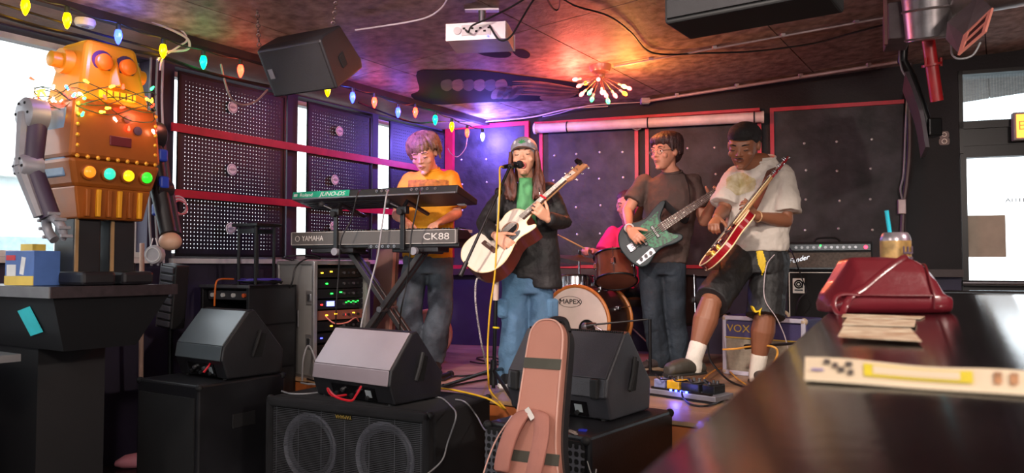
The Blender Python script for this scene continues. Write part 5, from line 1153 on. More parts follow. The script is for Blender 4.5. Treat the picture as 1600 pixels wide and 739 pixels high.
# projection screen roll
a, b = PB(838, 200, .1), PB(1190, 182, .1); zt = (a.z+b.z)/2; a.z = b.z = zt; a.z = zt-.0; T = thing('projection_screen', 'rolled white projection screen fixed along the top of the back wall', 'screen', a)
a.z = PB(838, 201, .1).z; b.z = PB(1190, 183, .1).z
MB().tube([a, b], .045, 16).obj('case', mat('screen_case_white', 'd8ccd0', .4), T, world=True, smooth=True)
for p, s in ((a, -1), (b, 1)): MB().tube([p, p+(b-a).normalized()*.02*s], .052, 14).obj('end_cap', WHT, T, world=True, smooth=True)
for f in (.15, .52, .97): MB().torus(a.lerp(b, f), b-a, .048, .006, 16, 6).obj('strap', BLKM, T, world=True)
m_ = a.lerp(b, .47)
MB().tube([m_+V((-.04, 0, -.045)), m_+V((0, 0, -.06)), m_+V((.04, 0, -.045))], .005, 6).obj('pull_loop', GRYC, T, world=True); 
wbbox(MB(), tB(838), tB(1190), zt+.05, zt+.075, 0, .06).obj('trim_%d' % (tn+5), REDT)['kind'] = 'structure'
# big dark speaker at the top edge
q0, q1 = P(1035, 36, 3.4), P(1230, -2, 3.09); q1.z = q0.z; xx = (q1-q0).normalized(); yy = V((-xx.y, xx.x, 0))
T = thing('ceiling_speaker', 'large black speaker box hanging at the top edge of the view', 'speaker', q0); SPM = frame(q0, xx, yy, V((0, 0, 1)))
MB(SPM).box((.35, .17, .16), (.7, .30, .32)).obj('cabinet', mat('matt_black_paint', '0e0e10', .8), T, world=True, bevel=.015, seg=3)
MB(SPM).box((.35, .012, .16), (.66, .012, .28)).obj('grille', MC['fine_black_grille'], T, world=True)
for x in (.1, .6): MB(SPM).cyl((x, .17, .31), (x, .17, .62), .012, n=8).obj('hanger', STEEL, T, world=True)
# ventilation duct, red pipe, heater, wall screen
GALV = mat('galvanised', '8a8486', .35, .75, var=.25, scale=12)
T = thing('ventilation_duct', 'round galvanised ventilation duct hanging at the upper right', 'duct', P(1450, 64, 4.3))
d0, d1, d2 = P(1451, 62, 4.3), P(1449, 15, 4.27), P(1447, -75, 4.2)
MB().tube([d0, d1, d2], [.115, .125, .15], 28).obj('drop_pipe', GALV, T, world=True, smooth=True)
for f in (.02, .35, .7): MB().torus(d0.lerp(d2, f), d2-d0, .118+.03*f, .007, 28, 6).obj('seam_ring', GALV, T, world=True, smooth=True)
MB().tube([P(1468, -10, 4.3), P(1540, -25, 4.1), P(1640, -45, 3.8)], .15, 24).obj('branch_pipe', GALV, T, world=True, smooth=True)
MB().box(d0+V((.11, -.05, .08)), (.02, .03, .16)).obj('strap', ALU, T, world=True)
T = thing('duct_box', 'square grey sheet metal box beside the round duct', 'duct', P(1402, 40, 4.55)); c = P(1402, 42, 4.62)
MB(tr(c) @ rz(-20)).box((0, 0, .0), (.13, .3, .22)).obj('box', mat('sheet_metal_dull', '6a6062', .5, .4, var=.2), T, world=True, bevel=.006); MB(tr(c) @ rz(-20)).box((-.075, -.1, .02), (.018, .03, .3)).obj('edge_angle', mat('edge_pinkish', '8a5a58', .5), T, world=True)
T = thing('red_pipe', 'red painted standpipe with a flange below the round duct', 'pipe', P(1457, 130, 4.55)); a, b = P(1450, 60, 4.5), P(1464, 158, 4.55)
RP = mat('red_pipe_paint', '9a1a1e', .4); MB().tube([a, b], .036, 16).obj('pipe', RP, T, world=True, smooth=True)
f_ = a.lerp(b, .4); MB().tube([f_, f_.lerp(b, .06)], .055, 16).obj('flange', RP, T, world=True, smooth=True)
for s in (-1, 1): MB().cyl(f_+V((s*.045, -.02, -.02)), f_+V((s*.045, -.02, .03)), .008, n=8).obj('bolt', RP, T, world=True)
T = thing('wall_television', 'slim television seen edge-on hanging on a black bracket', 'television', P(1430, 150, 4.9))
top_, bot_ = P(1417, 112, 4.75), P(1449, 230, 4.75); mid = (top_+bot_)/2+V((.022, 0, 0)); back = V((.30, .62, .02))
sec_ = spline([top_, mid, bot_], 6); N_ = len(sec_); vs = []
for o_ in (V((0, 0, 0)), back):
    for t_ in (V((-.012, 0, 0)), V((.014, 0, .002))): vs += [p+o_+t_ for p in sec_]
fs = []
for i in range(N_-1): fs += [(i, i+1, N_+i+1, N_+i), (2*N_+i+1, 2*N_+i, 3*N_+i, 3*N_+i+1), (i+1, i, 2*N_+i, 2*N_+i+1), (N_+i, N_+i+1, 3*N_+i+1, 3*N_+i)]
fs += [(0, N_, 3*N_, 2*N_), (N_-1, 3*N_-1, 4*N_-1, 2*N_-1)]
MB().add(vs, fs).obj('bezel', mat('tv_grey_bezel', '6c666c', .3, .4), T, world=True, smooth=True)
br = [P(1412, 70, 4.9), P(1410, 95, 4.9), P(1424, 120, 4.95), P(1440, 165, 5.0), P(1452, 205, 5.0)]
MB().tube(br, .03, 10).obj('bracket_arm', BLKM, T, world=True, smooth=True); MB().box(P(1456, 200, 5.0), (.09, .1, .12)).obj('bracket_plate', BLKM, T, world=True, bevel=.01)
MB().tube(spline([P(1412, 58, 4.85), P(1406, 80, 4.8), P(1408, 105, 4.8), P(1414, 118, 4.8)], 6), .006, 6).obj('cable', GRYC, T, world=True, smooth=True)
T = thing('ceiling_heater', 'grey box heater with a pink-lit slotted front under the duct', 'heater', P(1515, 50, 3.9))
fr = [P(1499, 87, 3.75), P(1542, 50, 3.62), P(1553, 13, 3.62), P(1508, 56, 3.75)]; bk = [P(1477, 62, 4.05), P(1518, 30, 3.95), P(1530, -8, 3.95), P(1480, 34, 4.05)]
MB().hexa(bk, fr).obj('housing', mat('heater_grey', '6a6464', .5, .3), T, world=True, bevel=.006)
nf = (fr[1]-fr[0]).cross(fr[3]-fr[0]).normalized(); nf = nf if nf.y < 0 else -nf
PNK = mat('heater_frame_pink', 'd88878', .45); L2 = lambda u, v: fr[0].lerp(fr[1], u).lerp(fr[3].lerp(fr[2], u), v)
mb = MB()
for (u0, u1, v0, v1) in ((0, .18, 0, 1), (.86, 1, 0, 1), (.18, .86, 0, .08), (.18, .86, .92, 1), (.18, .86, .46, .54)): mb.slab([L2(u0, v0), L2(u1, v0), L2(u1, v1), L2(u0, v1)], nf, .012)
mb.obj('front_frame', PNK, T, world=True)
MB().slab([L2(.18, .08), L2(.86, .08), L2(.86, .92), L2(.18, .92)], nf, .003).obj('slot', mat('heater_slot', '3a1c1c', .6), T, world=True)
MB().tube(spline([P(1486, 70, 3.95), P(1488, 86, 3.8), P(1500, 92, 3.75), P(1520, 86, 3.72), P(1532, 66, 3.7)], 6), .005, 6).obj('cord', GRYC, T, world=True, smooth=True)
T = thing('wall_conduit', 'grey cables and conduit running down the wall left of the door', 'conduit', PB(1412, 300, .04))
MB().tube(spline([PB(1424, 60, .05), PB(1420, 140, .05), PB(1421, 230, .05), PB(1416, 290, .05), PB(1412, 320, .05), PB(1408, 400, .05)], 6), .02, 8).obj('pipe', mat('conduit_dark', '5a4a4c', .5, .3), T, world=True, smooth=True)
MB().tube(spline([PB(1418, 130, .07), PB(1415, 200, .07), PB(1412, 270, .07), PB(1407, 295, .07), PB(1411, 315, .07)], 6), .008, 6).obj('cable', GRYC, T, world=True, smooth=True)
MB(frame(PB(1409, 323, .06), SB, V((0, 0, 1)), NB)).box((0, 0, 0), (.06, .12, .05)).obj('outlet_box', CND, T, world=True, bevel=.006)
# exit sign
T = thing('exit_sign', 'lit exit sign above the door at the right edge', 'sign', PB(1612, 197, .1)); XM = frame(PB(1612, 197, .08), SB, V((0, 0, 1)), NB)
MB(XM).box((0, 0, 0), (.26, .215, .07)).obj('housing', mat('sign_grey', '9a9294', .5), T, world=True, bevel=.006)
fc = MB(XM).box((0, 0, .037), (.22, .18, .006)).obj('face', mat('sign_face_orange', 'ff8a30', emit=2.0), T, world=True)
lettering('EXIT', .10, XM @ tr(0, 0, .041), mat('sign_letters', 'ff2a10', emit=5), fc, world=True)
# stage lamps added for brightness, all kept out of sight
for i, (loc, tgt, col, wt, an) in enumerate(ADDED_PARS):
    l = V(loc); u = (V(tgt)-l).normalized(); T = thing('stage_lamp', ['stage par lamp above the wide cabinet, left of centre', 'stage par lamp above the bar edge', 'violet stage par lamp behind the hanging speaker', 'pink stage par lamp at the centre of the ceiling'][i], 'lamp', l, group='stage par lamps')
    Mx = frame(l, u.orthogonal().normalized(), u.cross(u.orthogonal().normalized()), u)
    MB(Mx).lathe([(.05, -.22), (.085, -.18), (.085, .0), (.08, .0), (.08, -.12), (.001, -.14)], n=20, caps=False).obj('can', BLKM, T, world=True, smooth=True)
    MB().tube([l-u*.1+V((0, 0, .0)), l-u*.1+V((0, 0, ceilz(l.x, l.y)-l.z-.01))], .012, 8).obj('hanger', BLKM, T, world=True)

for i, p in enumerate(FILL_LAMPS):  # unseen pendants added to carry the fill light
    p = V(p); T = thing('pendant_lamp', ['frosted globe pendant lamp by the window side', 'frosted globe pendant lamp behind the viewer', 'frosted globe pendant lamp over the bar'][i], 'lamp', p, group='house pendant lamps')
    MB().cyl(p+V((0, 0, .14)), V((p.x, p.y, ceilz(p.x, p.y))), .008, n=8).obj('cord', BLC, T, world=True)
    MB(tr(p)).lathe([(.03, .15), (.09, .13), (.16, .06), (.165, .05), (.09, .12), (.03, .14)], n=24, caps=False).obj('shade', BLKM, T, world=True, smooth=True)
# ------------------------------------------------------------------ people
def headM(pos, yaw, pitch, roll=0, s=1.0, wx=1.06): return tr(pos) @ rz(yaw) @ rx(pitch) @ ry(roll) @ Matrix.Diagonal((s*wx, s*wx, s, 1))
def head_mesh(mb, H, neck, nr=.056, fem=False, mouth=0):
    T0 = mb.T; mb.T = H
    mb.ell((0, .018, .038), (.073, .092, .082), nu=24, nv=16)
    sec = [(.06, -.005, .064, .08), (.03, -.010, .066, .083), (0, -.012, .066, .083), (-.03, -.016, .062, .077), (-.06, -.024, .053, .066), (-.085, -.036, .041, .05), (-.106-mouth, -.05, .026, .032), (-.114-mouth, -.055, .012, .018)]
    mb.loft([(V((0, y, z)), V((a, 0, 0)), V((0, b, 0))) for z, y, a, b in sec], 24, 2.3)
    mb.tube([(0, -.086, .026), (0, -.0945, .004), (0, -.1035, -.018)], [.006, .0068, .0095], 10, True)
    for s in (-1, 1):
        mb.ell((s*.0105, -.0955, -.0225), (.0072, .008, .0065))
        mb.ell((s*.031, -.0785, .034), (.024, .0115, .008))           # brow
        mb.ell((s*.031, -.0795, .0125), (.0155, .0105, .0105))       # lid
        mb.ell((s*.043, -.066, -.022), (.019, .017, .02))           # cheek
        mb.ell((s*.073, .012, .002), (.010, .019, .031), rx(-10))   # ear
    mb.ell((0, -.083, -.1-mouth), (.02, .016, .015))
    mb.ell((0, -.088, -.052), (.024, .014, .012))
    mb.T = T0
    a = H @ V((0, .022, -.03)); mb.tube([a, H @ V((0, .02, -.10)), neck], [nr, nr, nr*1.12], 16, True)
def face_parts(par, H, hair, lip, closed=True, mouth=0):
    mb = MB(H)
    for s in (-1, 1): MB(H).tube([(s*.014, -.0925, .036), (s*.03, -.0915, .0415), (s*.048, -.081, .037)], [.003, .0038, .0025], 8).obj('eyebrow', hair, par, world=True, smooth=True)
    dk = mat('lash_dark', '1c1412', .6); wh = mat('eye_white', 'd8d0c8', .3)
    for s in (-1, 1):
        if closed:
            MB(H).tube([(s*.016, -.0885, .0085), (s*.03, -.0915, .0055), (s*.046, -.0835, .0085)], [.0015, .0028, .0015], 8).obj('eyelashes', dk, par, world=True, smooth=True)
        else:
            e = MB(H).ell((s*.031, -.0815, .011), (.0125, .0085, .0065), nu=12, nv=8).obj('eye', wh, par, world=True, smooth=True)
            MB(H).ell((s*.031, -.0885, .011), (.0055, .003, .0055), nu=10, nv=8).obj('iris', dk, e, world=True, smooth=True)
    mb = MB(H)
    if mouth:
        mb.torus((0, -.094, -.058-mouth*.5), (0, 1, .25), .0165, .0055, 20, 8, 1.0); mb.obj('lips', lip, par, world=True, smooth=True)
        MB(H).ell((0, -.092, -.058-mouth*.5), (.014, .009, .013)).obj('open_mouth', mat('mouth_inside', '3a1414', .5), par, world=True, smooth=True)
        MB(H).box((0, -.0985, -.050-mouth*.4), (.02, .004, .005)).obj('teeth', wh, par, world=True, bevel=.001)
    else:
        mb.tube([(-.021, -.092, -.052), (-.008, -.1015, -.0475), (.008, -.1015, -.0475), (.021, -.092, -.052)], [.002, .0045, .0045, .002], 8)
        mb.tube([(-.019, -.092, -.055), (0, -.1005, -.0575), (.019, -.092, -.055)], [.002, .0055, .002], 8); mb.obj('lips', lip, par, world=True, smooth=True)
def hand(mb, W, f, n, right, curl=(25, 35, 25), sp=4, s=1.0, thumb=20):
    f = V(f).normalized(); n = V(n); n = (n-f*n.dot(f)).normalized(); t = f.cross(n)*(-1 if right else 1)
    L_ = .085*s
    mb.loft([(W-f*.02, t*.022*s, n*.02*s), (W+f*.01, t*.026*s, n*.018*s), (W+f*L_*.5, t*.038*s, n*.015*s), (W+f*L_, t*.039*s, n*.012*s), (W+f*L_*1.06, t*.03*s, n*.008*s)], 16, 2.4)
    for i, (o, ln) in enumerate(((.030, .070), (.010, .079), (-.011, .074), (-.030, .058))):
        p = W+f*(L_*(.97 if i in (0, 1, 2) else .9))+t*o*s; a = 0; q = [p-f*.02*s, p]; d0 = (f+t*radians(sp)*(1.5-i)).normalized()
        for k, fr in enumerate((.46, .30, .24)):
            a += radians(curl[k]+(i*2 if k < 2 else 0)); d = d0*cos(a)-n*sin(a); q.append(q[-1]+d*ln*fr*s)
        mb.tube(q, [.0098*s, .0098*s, .0092*s, .0084*s, .0068*s], 10, True)
    b = W+f*.022*s+t*.026*s; a = radians(thumb); d = (f*.62+t*.74*cos(a)-n*sin(a)).normalized(); q = [b-d*.01, b+d*.042*s]; d2 = (d+f*.35-n*.25).normalized(); q += [q[-1]+d2*.032*s, q[-1]+d2*.055*s]
    mb.tube(q, [.015*s, .0125*s, .0105*s, .008*s], 10, True)
def arm_mesh(mb, sh, el, wr, r=(.052, .042, .040, .026)):
    sh, el, wr = V(sh), V(el), V(wr)
    mb.tube([sh.lerp(el, .1), sh.lerp(el, .35), sh.lerp(el, .8), el], [r[0]*.72, r[0]*.9, r[1], r[1]*.95], 16, True)
    mb.tube([el, el.lerp(wr, .25), el.lerp(wr, .7), wr], [r[1]*.93, r[2], (r[2]+r[3])/2*.92, r[3]], 16, True)
def leg_mesh(mb, hp, kn, an, r=(.08, .055, .055, .036)):
    mb.tube([hp, V(hp).lerp(kn, .5), kn], [r[0], (r[0]+r[1])/2*1.02, r[1]], 16, True)
    mb.tube([kn, V(kn).lerp(an, .3), V(kn).lerp(an, .75), an], [r[1]*.97, r[2]*1.08, (r[2]+r[3])/2*.85, r[3]], 16, True)
def torso_secs(js, lat):
    out = []
    for i, (c, a, b) in enumerate(js): 
        fw = lat.cross(V((0, 0, 1))).normalized(); out.append((V(c), lat*a, fw*b))
    return out
def shoe(name, par, an, toe, m, sole, L=.27, h=.09, w=.048, zf=None, socks=None):
    an = V(an); d = V(toe); d.z = 0; d.normalize(); sd = V((-d.y, d.x, 0)); z0 = zf if zf is not None else ZS
    heel = V((an.x, an.y, z0))-d*.06
    def S(x, ww, zt, zb=.02): c = heel+d*x+V((0, 0, (zt+zb)/2)); return (c, sd*ww, V((0, 0, (zt-zb)/2)))
    mb = MB(); mb.loft([S(-.005, w*.55, .07), S(.02, w*.8, .10), (heel+d*.05+V((0, 0, .06)), sd*w*.88, V((0, 0, .045))), S(.11, w*.95, .095), S(.17, w*1.0, .075), S(.22, w*.95, .06), S(L-.02, w*.75, .05), S(L, w*.35, .04)], 18, 2.3)
    o = organic(name, mb, m, par, .006, 3)
    MB().loft([(heel+d*x+V((0, 0, .012)), sd*ww, V((0, 0, .014))) for x, ww in ((-.012, w*.5), (.01, w*.85), (.1, w*.9), (.18, w*1.05), (.24, w*.95), (L+.006, w*.4))], 16, 4).obj('sole', sole, o, world=True, smooth=True)
    return o
def collar(par, neck, ax, r, m, name='collar'): return MB().torus(neck, ax, r, .008, 28, 8).obj(name, m, par, world=True, smooth=True)
DEN = mat('dark_denim', '222c36', .8, var=.35, scale=5, bump=.4, bscale=60); DENB = mat('blue_denim', '4e7290', .8, var=.3, scale=4, bump=.4, bscale=60); DENK = mat('washed_denim', '333d48', .8, var=.4, scale=4, bump=.4, bscale=60, h2='6a7680')
SKW = mat('skin_fair', 'd09a7c', .5, var=.06, scale=12); SKT = mat('skin_rosy', 'c88c70', .5, var=.06, scale=12); SKB = mat('skin_brown', '85543c', .48, var=.07, scale=12); SKP = mat('skin_pink', 'd08c84', .5, var=.06)
LIPR = mat('lips_rose', 'b05450', .4); LIPB = mat('lips_brown', '6e3c30', .4); LIPT = mat('lips_tan', 'b06c5c', .45)

# ---- keyboard player
dK = -.18
def k(px, py, d): return P(px, py, d+dK)
T = thing('person', 'person in a yellow t-shirt and washed jeans playing the two keyboards, head bowed', 'person', PZ(668, 568, ZS))
nb = k(672, 265, 5.88); shA, shB = k(642, 280, 5.90), k(704, 278, 5.88); elA, wrA = k(620, 336, 5.86), k(632, 345, 5.63); elB, wrB = k(714, 334, 5.84), k(688, 347, 5.62)
wst, hip = k(670, 360, 5.87), k(668, 400, 5.87); lat = (shB-shA); lat.z = 0; lat.normalize()
hA, hB = k(650, 405, 5.87), k(688, 405, 5.87); kA, kB = k(640, 482, 5.80), k(688, 482, 5.84); aA, aB = k(640, 548, 5.9), k(676, 549, 5.82)
H = headM(k(663, 240, 5.78), -12, 30, -4, 1.12)
mb = MB(); head_mesh(mb, H, nb); arm_mesh(mb, shA, elA, wrA); arm_mesh(mb, shB, elB, wrB)
hand(mb, wrA, k(636, 353, 5.45)-wrA, (0, .3, 1), True, (20, 30, 20)); hand(mb, wrB, k(668, 354, 5.47)-wrB, (0, .3, 1), False, (20, 30, 20))
mb.loft(torso_secs([(hip, .13, .09), (wst, .12, .09), (nb-V((0, 0, .12)), .14, .085), (nb-V((0, 0, .03)), .09, .06)], lat), 18); leg_mesh(mb, hA, kA, aA); leg_mesh(mb, hB, kB, aB)
body = organic('body', mb, SKW, T, .0048, 3)
HK = mat('hair_sandy', '5e4432', .6, var=.4, scale=25, bump=.6, bscale=120, h2='96745a'); face_parts(body, H, HK, LIPT)
YSH = mat('yellow_shirt', 'e0a01c', .8, var=.08, scale=4, bump=.25, bscale=50)
mb = MB(); mb.loft(torso_secs([(hip-V((0, 0, .02)), .185, .125), (wst, .185, .125), (nb-V((0, 0, .2)), .20, .13), (nb-V((0, 0, .065)), .185, .10), (nb-V((0, 0, .01)), .085, .075), (nb+V((0, 0, .006)), .066, .062)], lat), 24)
for s_, e_ in ((shA, elA), (shB, elB)): mb.ell(s_-V((0, 0, .010)), (.07,)*3); mb.tube([s_+V((0, 0, -.01)), s_.lerp(e_, .4), s_.lerp(e_, .85)], [.07, .076, .082], 18)
sh_ = organic('t_shirt', mb, YSH, T, .009, 5, .02, .07)
q = wst.lerp(nb, .55); FS = lat.cross(V((0, 0, 1))).normalized(); FS = FS if FS.y < 0 else -FS
cling('chest_print', sh_, frame(q+V((0, 0, .085)), V((1, 0, 0)), V((0, 0, 1)), V((0, -1, 0))), [(-.15, -.03), (.15, -.03), (.15, .03), (-.15, .03)], mat('brown_print', 'a87020', .8, var=.4, scale=40), sh_, dmax=.4)
collar(sh_, nb+V((0, -.01, .004)), (0, -.35, 1), .07, YSH)
mb = MB(); mb.loft(torso_secs([(hip+V((0, 0, .03)), .165, .115), (hip-V((0, 0, .06)), .175, .125), (hip-V((0, 0, .13)), .17, .12)], lat), 20)
for h_, kn, an in ((hA, kA, aA), (hB, kB, aB)): mb.tube([h_, h_.lerp(kn, .5), kn, kn.lerp(an, .6), an-V((0, 0, .02))], [.095, .095, .092, .098, .105], 18, True)
organic('jeans', mb, DENK, T, .009, 4, .025, .10)
mb = MB(H)
mb.ell((0, .032, .052), (.088, .10, .085)); mb.ell((0, .07, .0), (.075, .06, .07))
random.seed(5)
for i in range(110):
    a = random.uniform(0, 2*pi); rr_ = random.uniform(.95, 1.12); x, y = .066*rr_*sin(a), .02-.068*rr_*cos(a); front = y < -.01
    p0 = V((x*.5, .02+(y-.02)*.5, .128)); p1 = V((x*1.25, .02+(y-.02)*1.28, .09)); p2 = V((x*1.36+random.uniform(-.012, .012), .02+(y-.02)*1.40, random.uniform(.022, .05) if front else random.uniform(-.05, .01)))
    mb.tube(spline([p0, p1, p2], 4), [.014, .014, .013, .013, .012, .011, .010, .008, .004], 8)
organic('hair', mb, HK, T, .0045, 1)
shoe('sandal', T, aB, (.25, -1, 0), mat('dark_sandal', '1a1614', .6), RUB); shoe('sandal', T, aA, (-.2, -1, 0), MC['dark_sandal'], RUB)

# ---- singer
T = thing('person', 'singer in a grey cap, black jacket and blue jeans playing an acoustic guitar', 'person', PZ(824, 612, ZS))
k = P
nb = k(822, 282, 5.04); shA, shB = k(793, 297, 5.05), k(857, 295, 5.06); elA, wrA = k(756, 350, 4.92), k(774, 368, 4.67); elB, wrB = k(879, 348, 4.98), k(855, 342, 4.77)
wst, hip = k(824, 385, 5.07), k(824, 430, 5.07); lat = (shB-shA); lat.z = 0; lat.normalize()
hA, hB = k(806, 437, 5.06), k(843, 437, 5.07); kA, kB = k(803, 518, 5.02), k(847, 518, 5.04); aA, aB = k(800, 588, 5.06), k(850, 588, 5.08)
H = headM(k(819, 247, 4.99), -8, -2, -3, 1.0)
mb = MB(); head_mesh(mb, H, nb, .048, True, .010); arm_mesh(mb, shA, elA, wrA, (.044, .036, .035, .022)); arm_mesh(mb, shB, elB, wrB, (.044, .036, .035, .022))
hand(mb, wrA, k(797, 384, 4.60)-wrA, (-.5, -.7, .5), True, (15, 25, 15), s=.95); hand(mb, wrB, k(836, 322, 4.69)-wrB, (.3, -.95, -.1), False, (15, 45, 35), s=.95)
mb.loft(torso_secs([(hip, .12, .085), (wst, .10, .08), (nb-V((0, 0, .12)), .12, .08), (nb-V((0, 0, .03)), .075, .055)], lat), 18); leg_mesh(mb, hA, kA, aA); leg_mesh(mb, hB, kB, aB)
body = organic('body', mb, SKW, T, .005, 3)
HS = mat('hair_dark_auburn', '3a2018', .5, var=.4, scale=30, h2='6e3c2c', stretch=(1, 1, .2), bump=.5, bscale=150); face_parts(body, H, HS, LIPR, mouth=.012)
JK = mat('black_jacket', '171516', .68, var=.3, scale=6, bump=.3, bscale=70); GT = mat('green_top', '58a068', .75, var=.12, bump=.2)
mb = MB(); mb.loft(torso_secs([(hip+V((.02, 0, -.02)), .18, .13), (wst, .165, .12), (nb-V((0, 0, .18)), .18, .12), (nb-V((0, 0, .07)), .155, .095), (nb-V((0, 0, .02)), .085, .07)], lat), 24)
mb.loft([(k(842, 310, 5.06), V((.09, 0, 0)), V((0, .10, 0))), (k(844, 350, 5.06), V((.11, 0, 0)), V((0, .115, 0))), (k(846, 400, 5.06), V((.122, 0, 0)), V((0, .12, 0))), (k(848, 450, 5.06), V((.125, 0, 0)), V((0, .125, 0)))], 20, 2.2)
for s_, e_, w_ in ((shA, elA, wrA), (shB, elB, wrB)): mb.tube([s_+V((0, 0, -.012)), s_.lerp(e_, .5), e_, e_.lerp(w_, .4), e_.lerp(w_, .82)], [.062, .062, .06, .053, .046], 16, True)
jk = organic('jacket', mb, JK, T, .009, 4, .022, .08)
FS = V((-.1, -1, 0))
mb = MB(); mb.loft([(nb+V((0, -.045, .012)), lat*.05, V((0, .03, 0))), (nb+V((0, -.07, -.04)), lat*.055, V((0, .045, 0))), (nb+V((-.005, -.095, -.11)), lat*.06, V((0, .045, 0))), (nb+V((-.005, -.11, -.2)), lat*.06, V((0, .045, 0))), (nb+V((0, -.10, -.36)), lat*.08, V((0, .05, 0)))], 18); organic('top', mb, GT, T, .008, 3)
mb = MB(); mb.loft(torso_secs([(wst-V((0, 0, .02)), .15, .115), (hip-V((0, 0, .06)), .165, .122), (hip-V((0, 0, .12)), .16, .12)], lat), 20)
for h_, kn, an in ((hA, kA, aA), (hB, kB, aB)): mb.tube([h_, h_.lerp(kn, .5), kn, kn.lerp(an, .6), an-V((0, 0, .04))], [.085, .086, .086, .095, .10], 18, True)
jn = organic('jeans', mb, DENB, T, .009, 4, .025, .10)
for kn, s_ in ((kA.lerp(hA, .45), -1), (kB.lerp(hB, .45), 1)): MB(tr(kn+V((s_*.07, -.045, 0))) @ rz(40*s_)).box((0, 0, 0), (.09, .05, .13)).obj('cargo_pocket', DENB, jn, world=True, bevel=.02)
for an, dr in ((aA, (-.3, -1, 0)), (aB, (.3, -1, 0))): shoe('shoe', T, an, dr, mat('black_canvas_shoe', '1a1a1c', .8), WHT)
# cap
CAP = mat('grey_cap', 'b0a49c', .8, var=.1, bump=.3, bscale=300)
mb = MB(H); mb.ell((0, .012, .058), (.085, .104, .084))
mb.ell((0, -.012, .066), (.078, .082, .07)); cp = organic('cap', mb, CAP, T, .0032, 2)
vs = []; n = 15
for lay in (0, .004):
    for r_, dz in ((.0, 0), (.5, .004), (1.0, -.008)):
        for i in range(n):
            a = -1.15+2.3*i/(n-1); rr = 1+.62*r_*cos(a); vs.append(V((.079*sin(a)*(1+.06*r_), .012-.10*cos(a)*rr, .055-dz-.012*r_*(1-abs(a)*.2)-.02*r_*abs(sin(a))**2+lay)))
fs = []
for i in range(n-1):
    for j in range(2):
        o = j*n; fs += [(o+i+1, o+i, o+n+i, o+n+i+1), (3*n+o+i, 3*n+o+i+1, 3*n+o+n+i+1, 3*n+o+n+i)]
    fs += [(2*n+i+1, 2*n+i, 5*n+i, 5*n+i+1)]
MB(H).add(vs, fs).obj('brim', CAP, cp, world=True, smooth=True)
GRN = mat('emblem_green', '2c8a4c', .6)
HMc = H @ frame(V((0, -.09, .095)), V((1, 0, 0)), V((0, 0, 1)), V((0, -1, 0)))
lf = []
for q in range(5):
    a = radians(90+(q-2)*38); lf += [(.006*cos(a-.33), .006*sin(a-.33)-.012), (.017*cos(a-.25), .017*sin(a-.25)-.012), (.028*cos(a), .028*sin(a)-.012), (.017*cos(a+.25), .017*sin(a+.25)-.012)]
cling('emblem_leaf', cp, HMc, lf+[(-.004, -.018), (.004, -.018)], GRN, cp, .0015)
for s_ in (-1, 1): cling('white_mark', cp, HMc, [(s_*.044+.009*cos(q), -.002+.014*sin(q)) for q in (0, 1, 2, 3, 4, 5)], WHT, cp, .0015)
# long hair
mb = MB(H); random.seed(9)
mb.ell((0, .05, .01), (.08, .065, .09)); mb.ell((0, .06, -.08), (.075, .045, .1))
organic('hair_back', mb, HS, T, .006, 2)
mb = MB()
for s_ in (-1, 1):
    for i in range(22):
        y = random.uniform(-.035, .055); x0 = s_*(.072+random.uniform(0, .01))
        p0 = H @ V((x0, y, .04)); p1 = H @ V((x0*1.12, y-.01, -.06)); p2 = H @ V((s_*random.uniform(.052, .115), y*.6-.055, -.16)); p3 = H @ V((s_*random.uniform(.05, .125), y*.4-.085, -.25-random.uniform(0, .045)))
        mb.tube(spline([p0, p1, p2, p3], 4), [.011]*4+[.012]*4+[.011]*4+[.004], 6)
organic('hair', mb, HS, T, .0055, 1)

# ---- bass player
T = thing('person', 'bass player in a dark brown t-shirt and jeans looking to the left', 'person', PZ(1036, 578, ZS))
nb = k(1050, 270, 5.73); shA, shB = k(1006, 284, 5.80), k(1082, 283, 5.68); elA, wrA = k(980, 330, 5.74), k(983, 359, 5.45); elB, wrB = k(1100, 346, 5.64), k(1114, 314, 5.50)
wst, hip = k(1040, 372, 5.74), k(1034, 405, 5.74); lat = (shB-shA); lat.z = 0; lat.normalize()
hA, hB = k(1016, 410, 5.76), k(1052, 410, 5.72); kA, kB = k(1020, 490, 5.68), k(1054, 490, 5.70); aA, aB = k(1031, 560, 5.72), k(1060, 560, 5.74)
H = headM(k(1040, 239, 5.69), -50, 5, 0, 1.08)
mb = MB(); head_mesh(mb, H, nb); arm_mesh(mb, shA, elA, wrA); arm_mesh(mb, shB, elB, wrB)
hand(mb, wrA, k(1001, 376, 5.36)-wrA, (-.5, -.8, .35), True, (25, 35, 20)); hand(mb, wrB, k(1123, 297, 5.44)-wrB, (.5, .9, .2), False, (25, 40, 35))
mb.loft(torso_secs([(hip, .13, .09), (wst, .12, .09), (nb-V((0, 0, .12)), .14, .085), (nb-V((0, 0, .03)), .09, .06)], lat), 18); leg_mesh(mb, hA, kA, aA); leg_mesh(mb, hB, kB, aB)
body = organic('body', mb, SKT, T, .0048, 3)
HB = mat('hair_dark_brown', '2c1c1a', .5, var=.4, scale=25, bump=.6, bscale=120, h2='4a2c2a'); face_parts(body, H, HB, LIPT, False)
BSH = mat('brown_tshirt', '50403a', .85, var=.1, bump=.25, bscale=50)
mb = MB(); mb.loft(torso_secs([(hip-V((0, 0, .03)), .185, .125), (wst, .19, .125), (nb-V((0, 0, .2)), .205, .13), (nb-V((0, 0, .065)), .20, .10), (nb-V((0, 0, .01)), .09, .075), (nb+V((0, 0, .008)), .068, .062)], lat), 24)
for s_, e_ in ((shA, elA), (shB, elB)): mb.ell(s_-V((0, 0, .010)), (.07,)*3); mb.tube([s_+V((0, 0, -.01)), s_.lerp(e_, .35), s_.lerp(e_, .68)], [.066, .072, .078], 18)
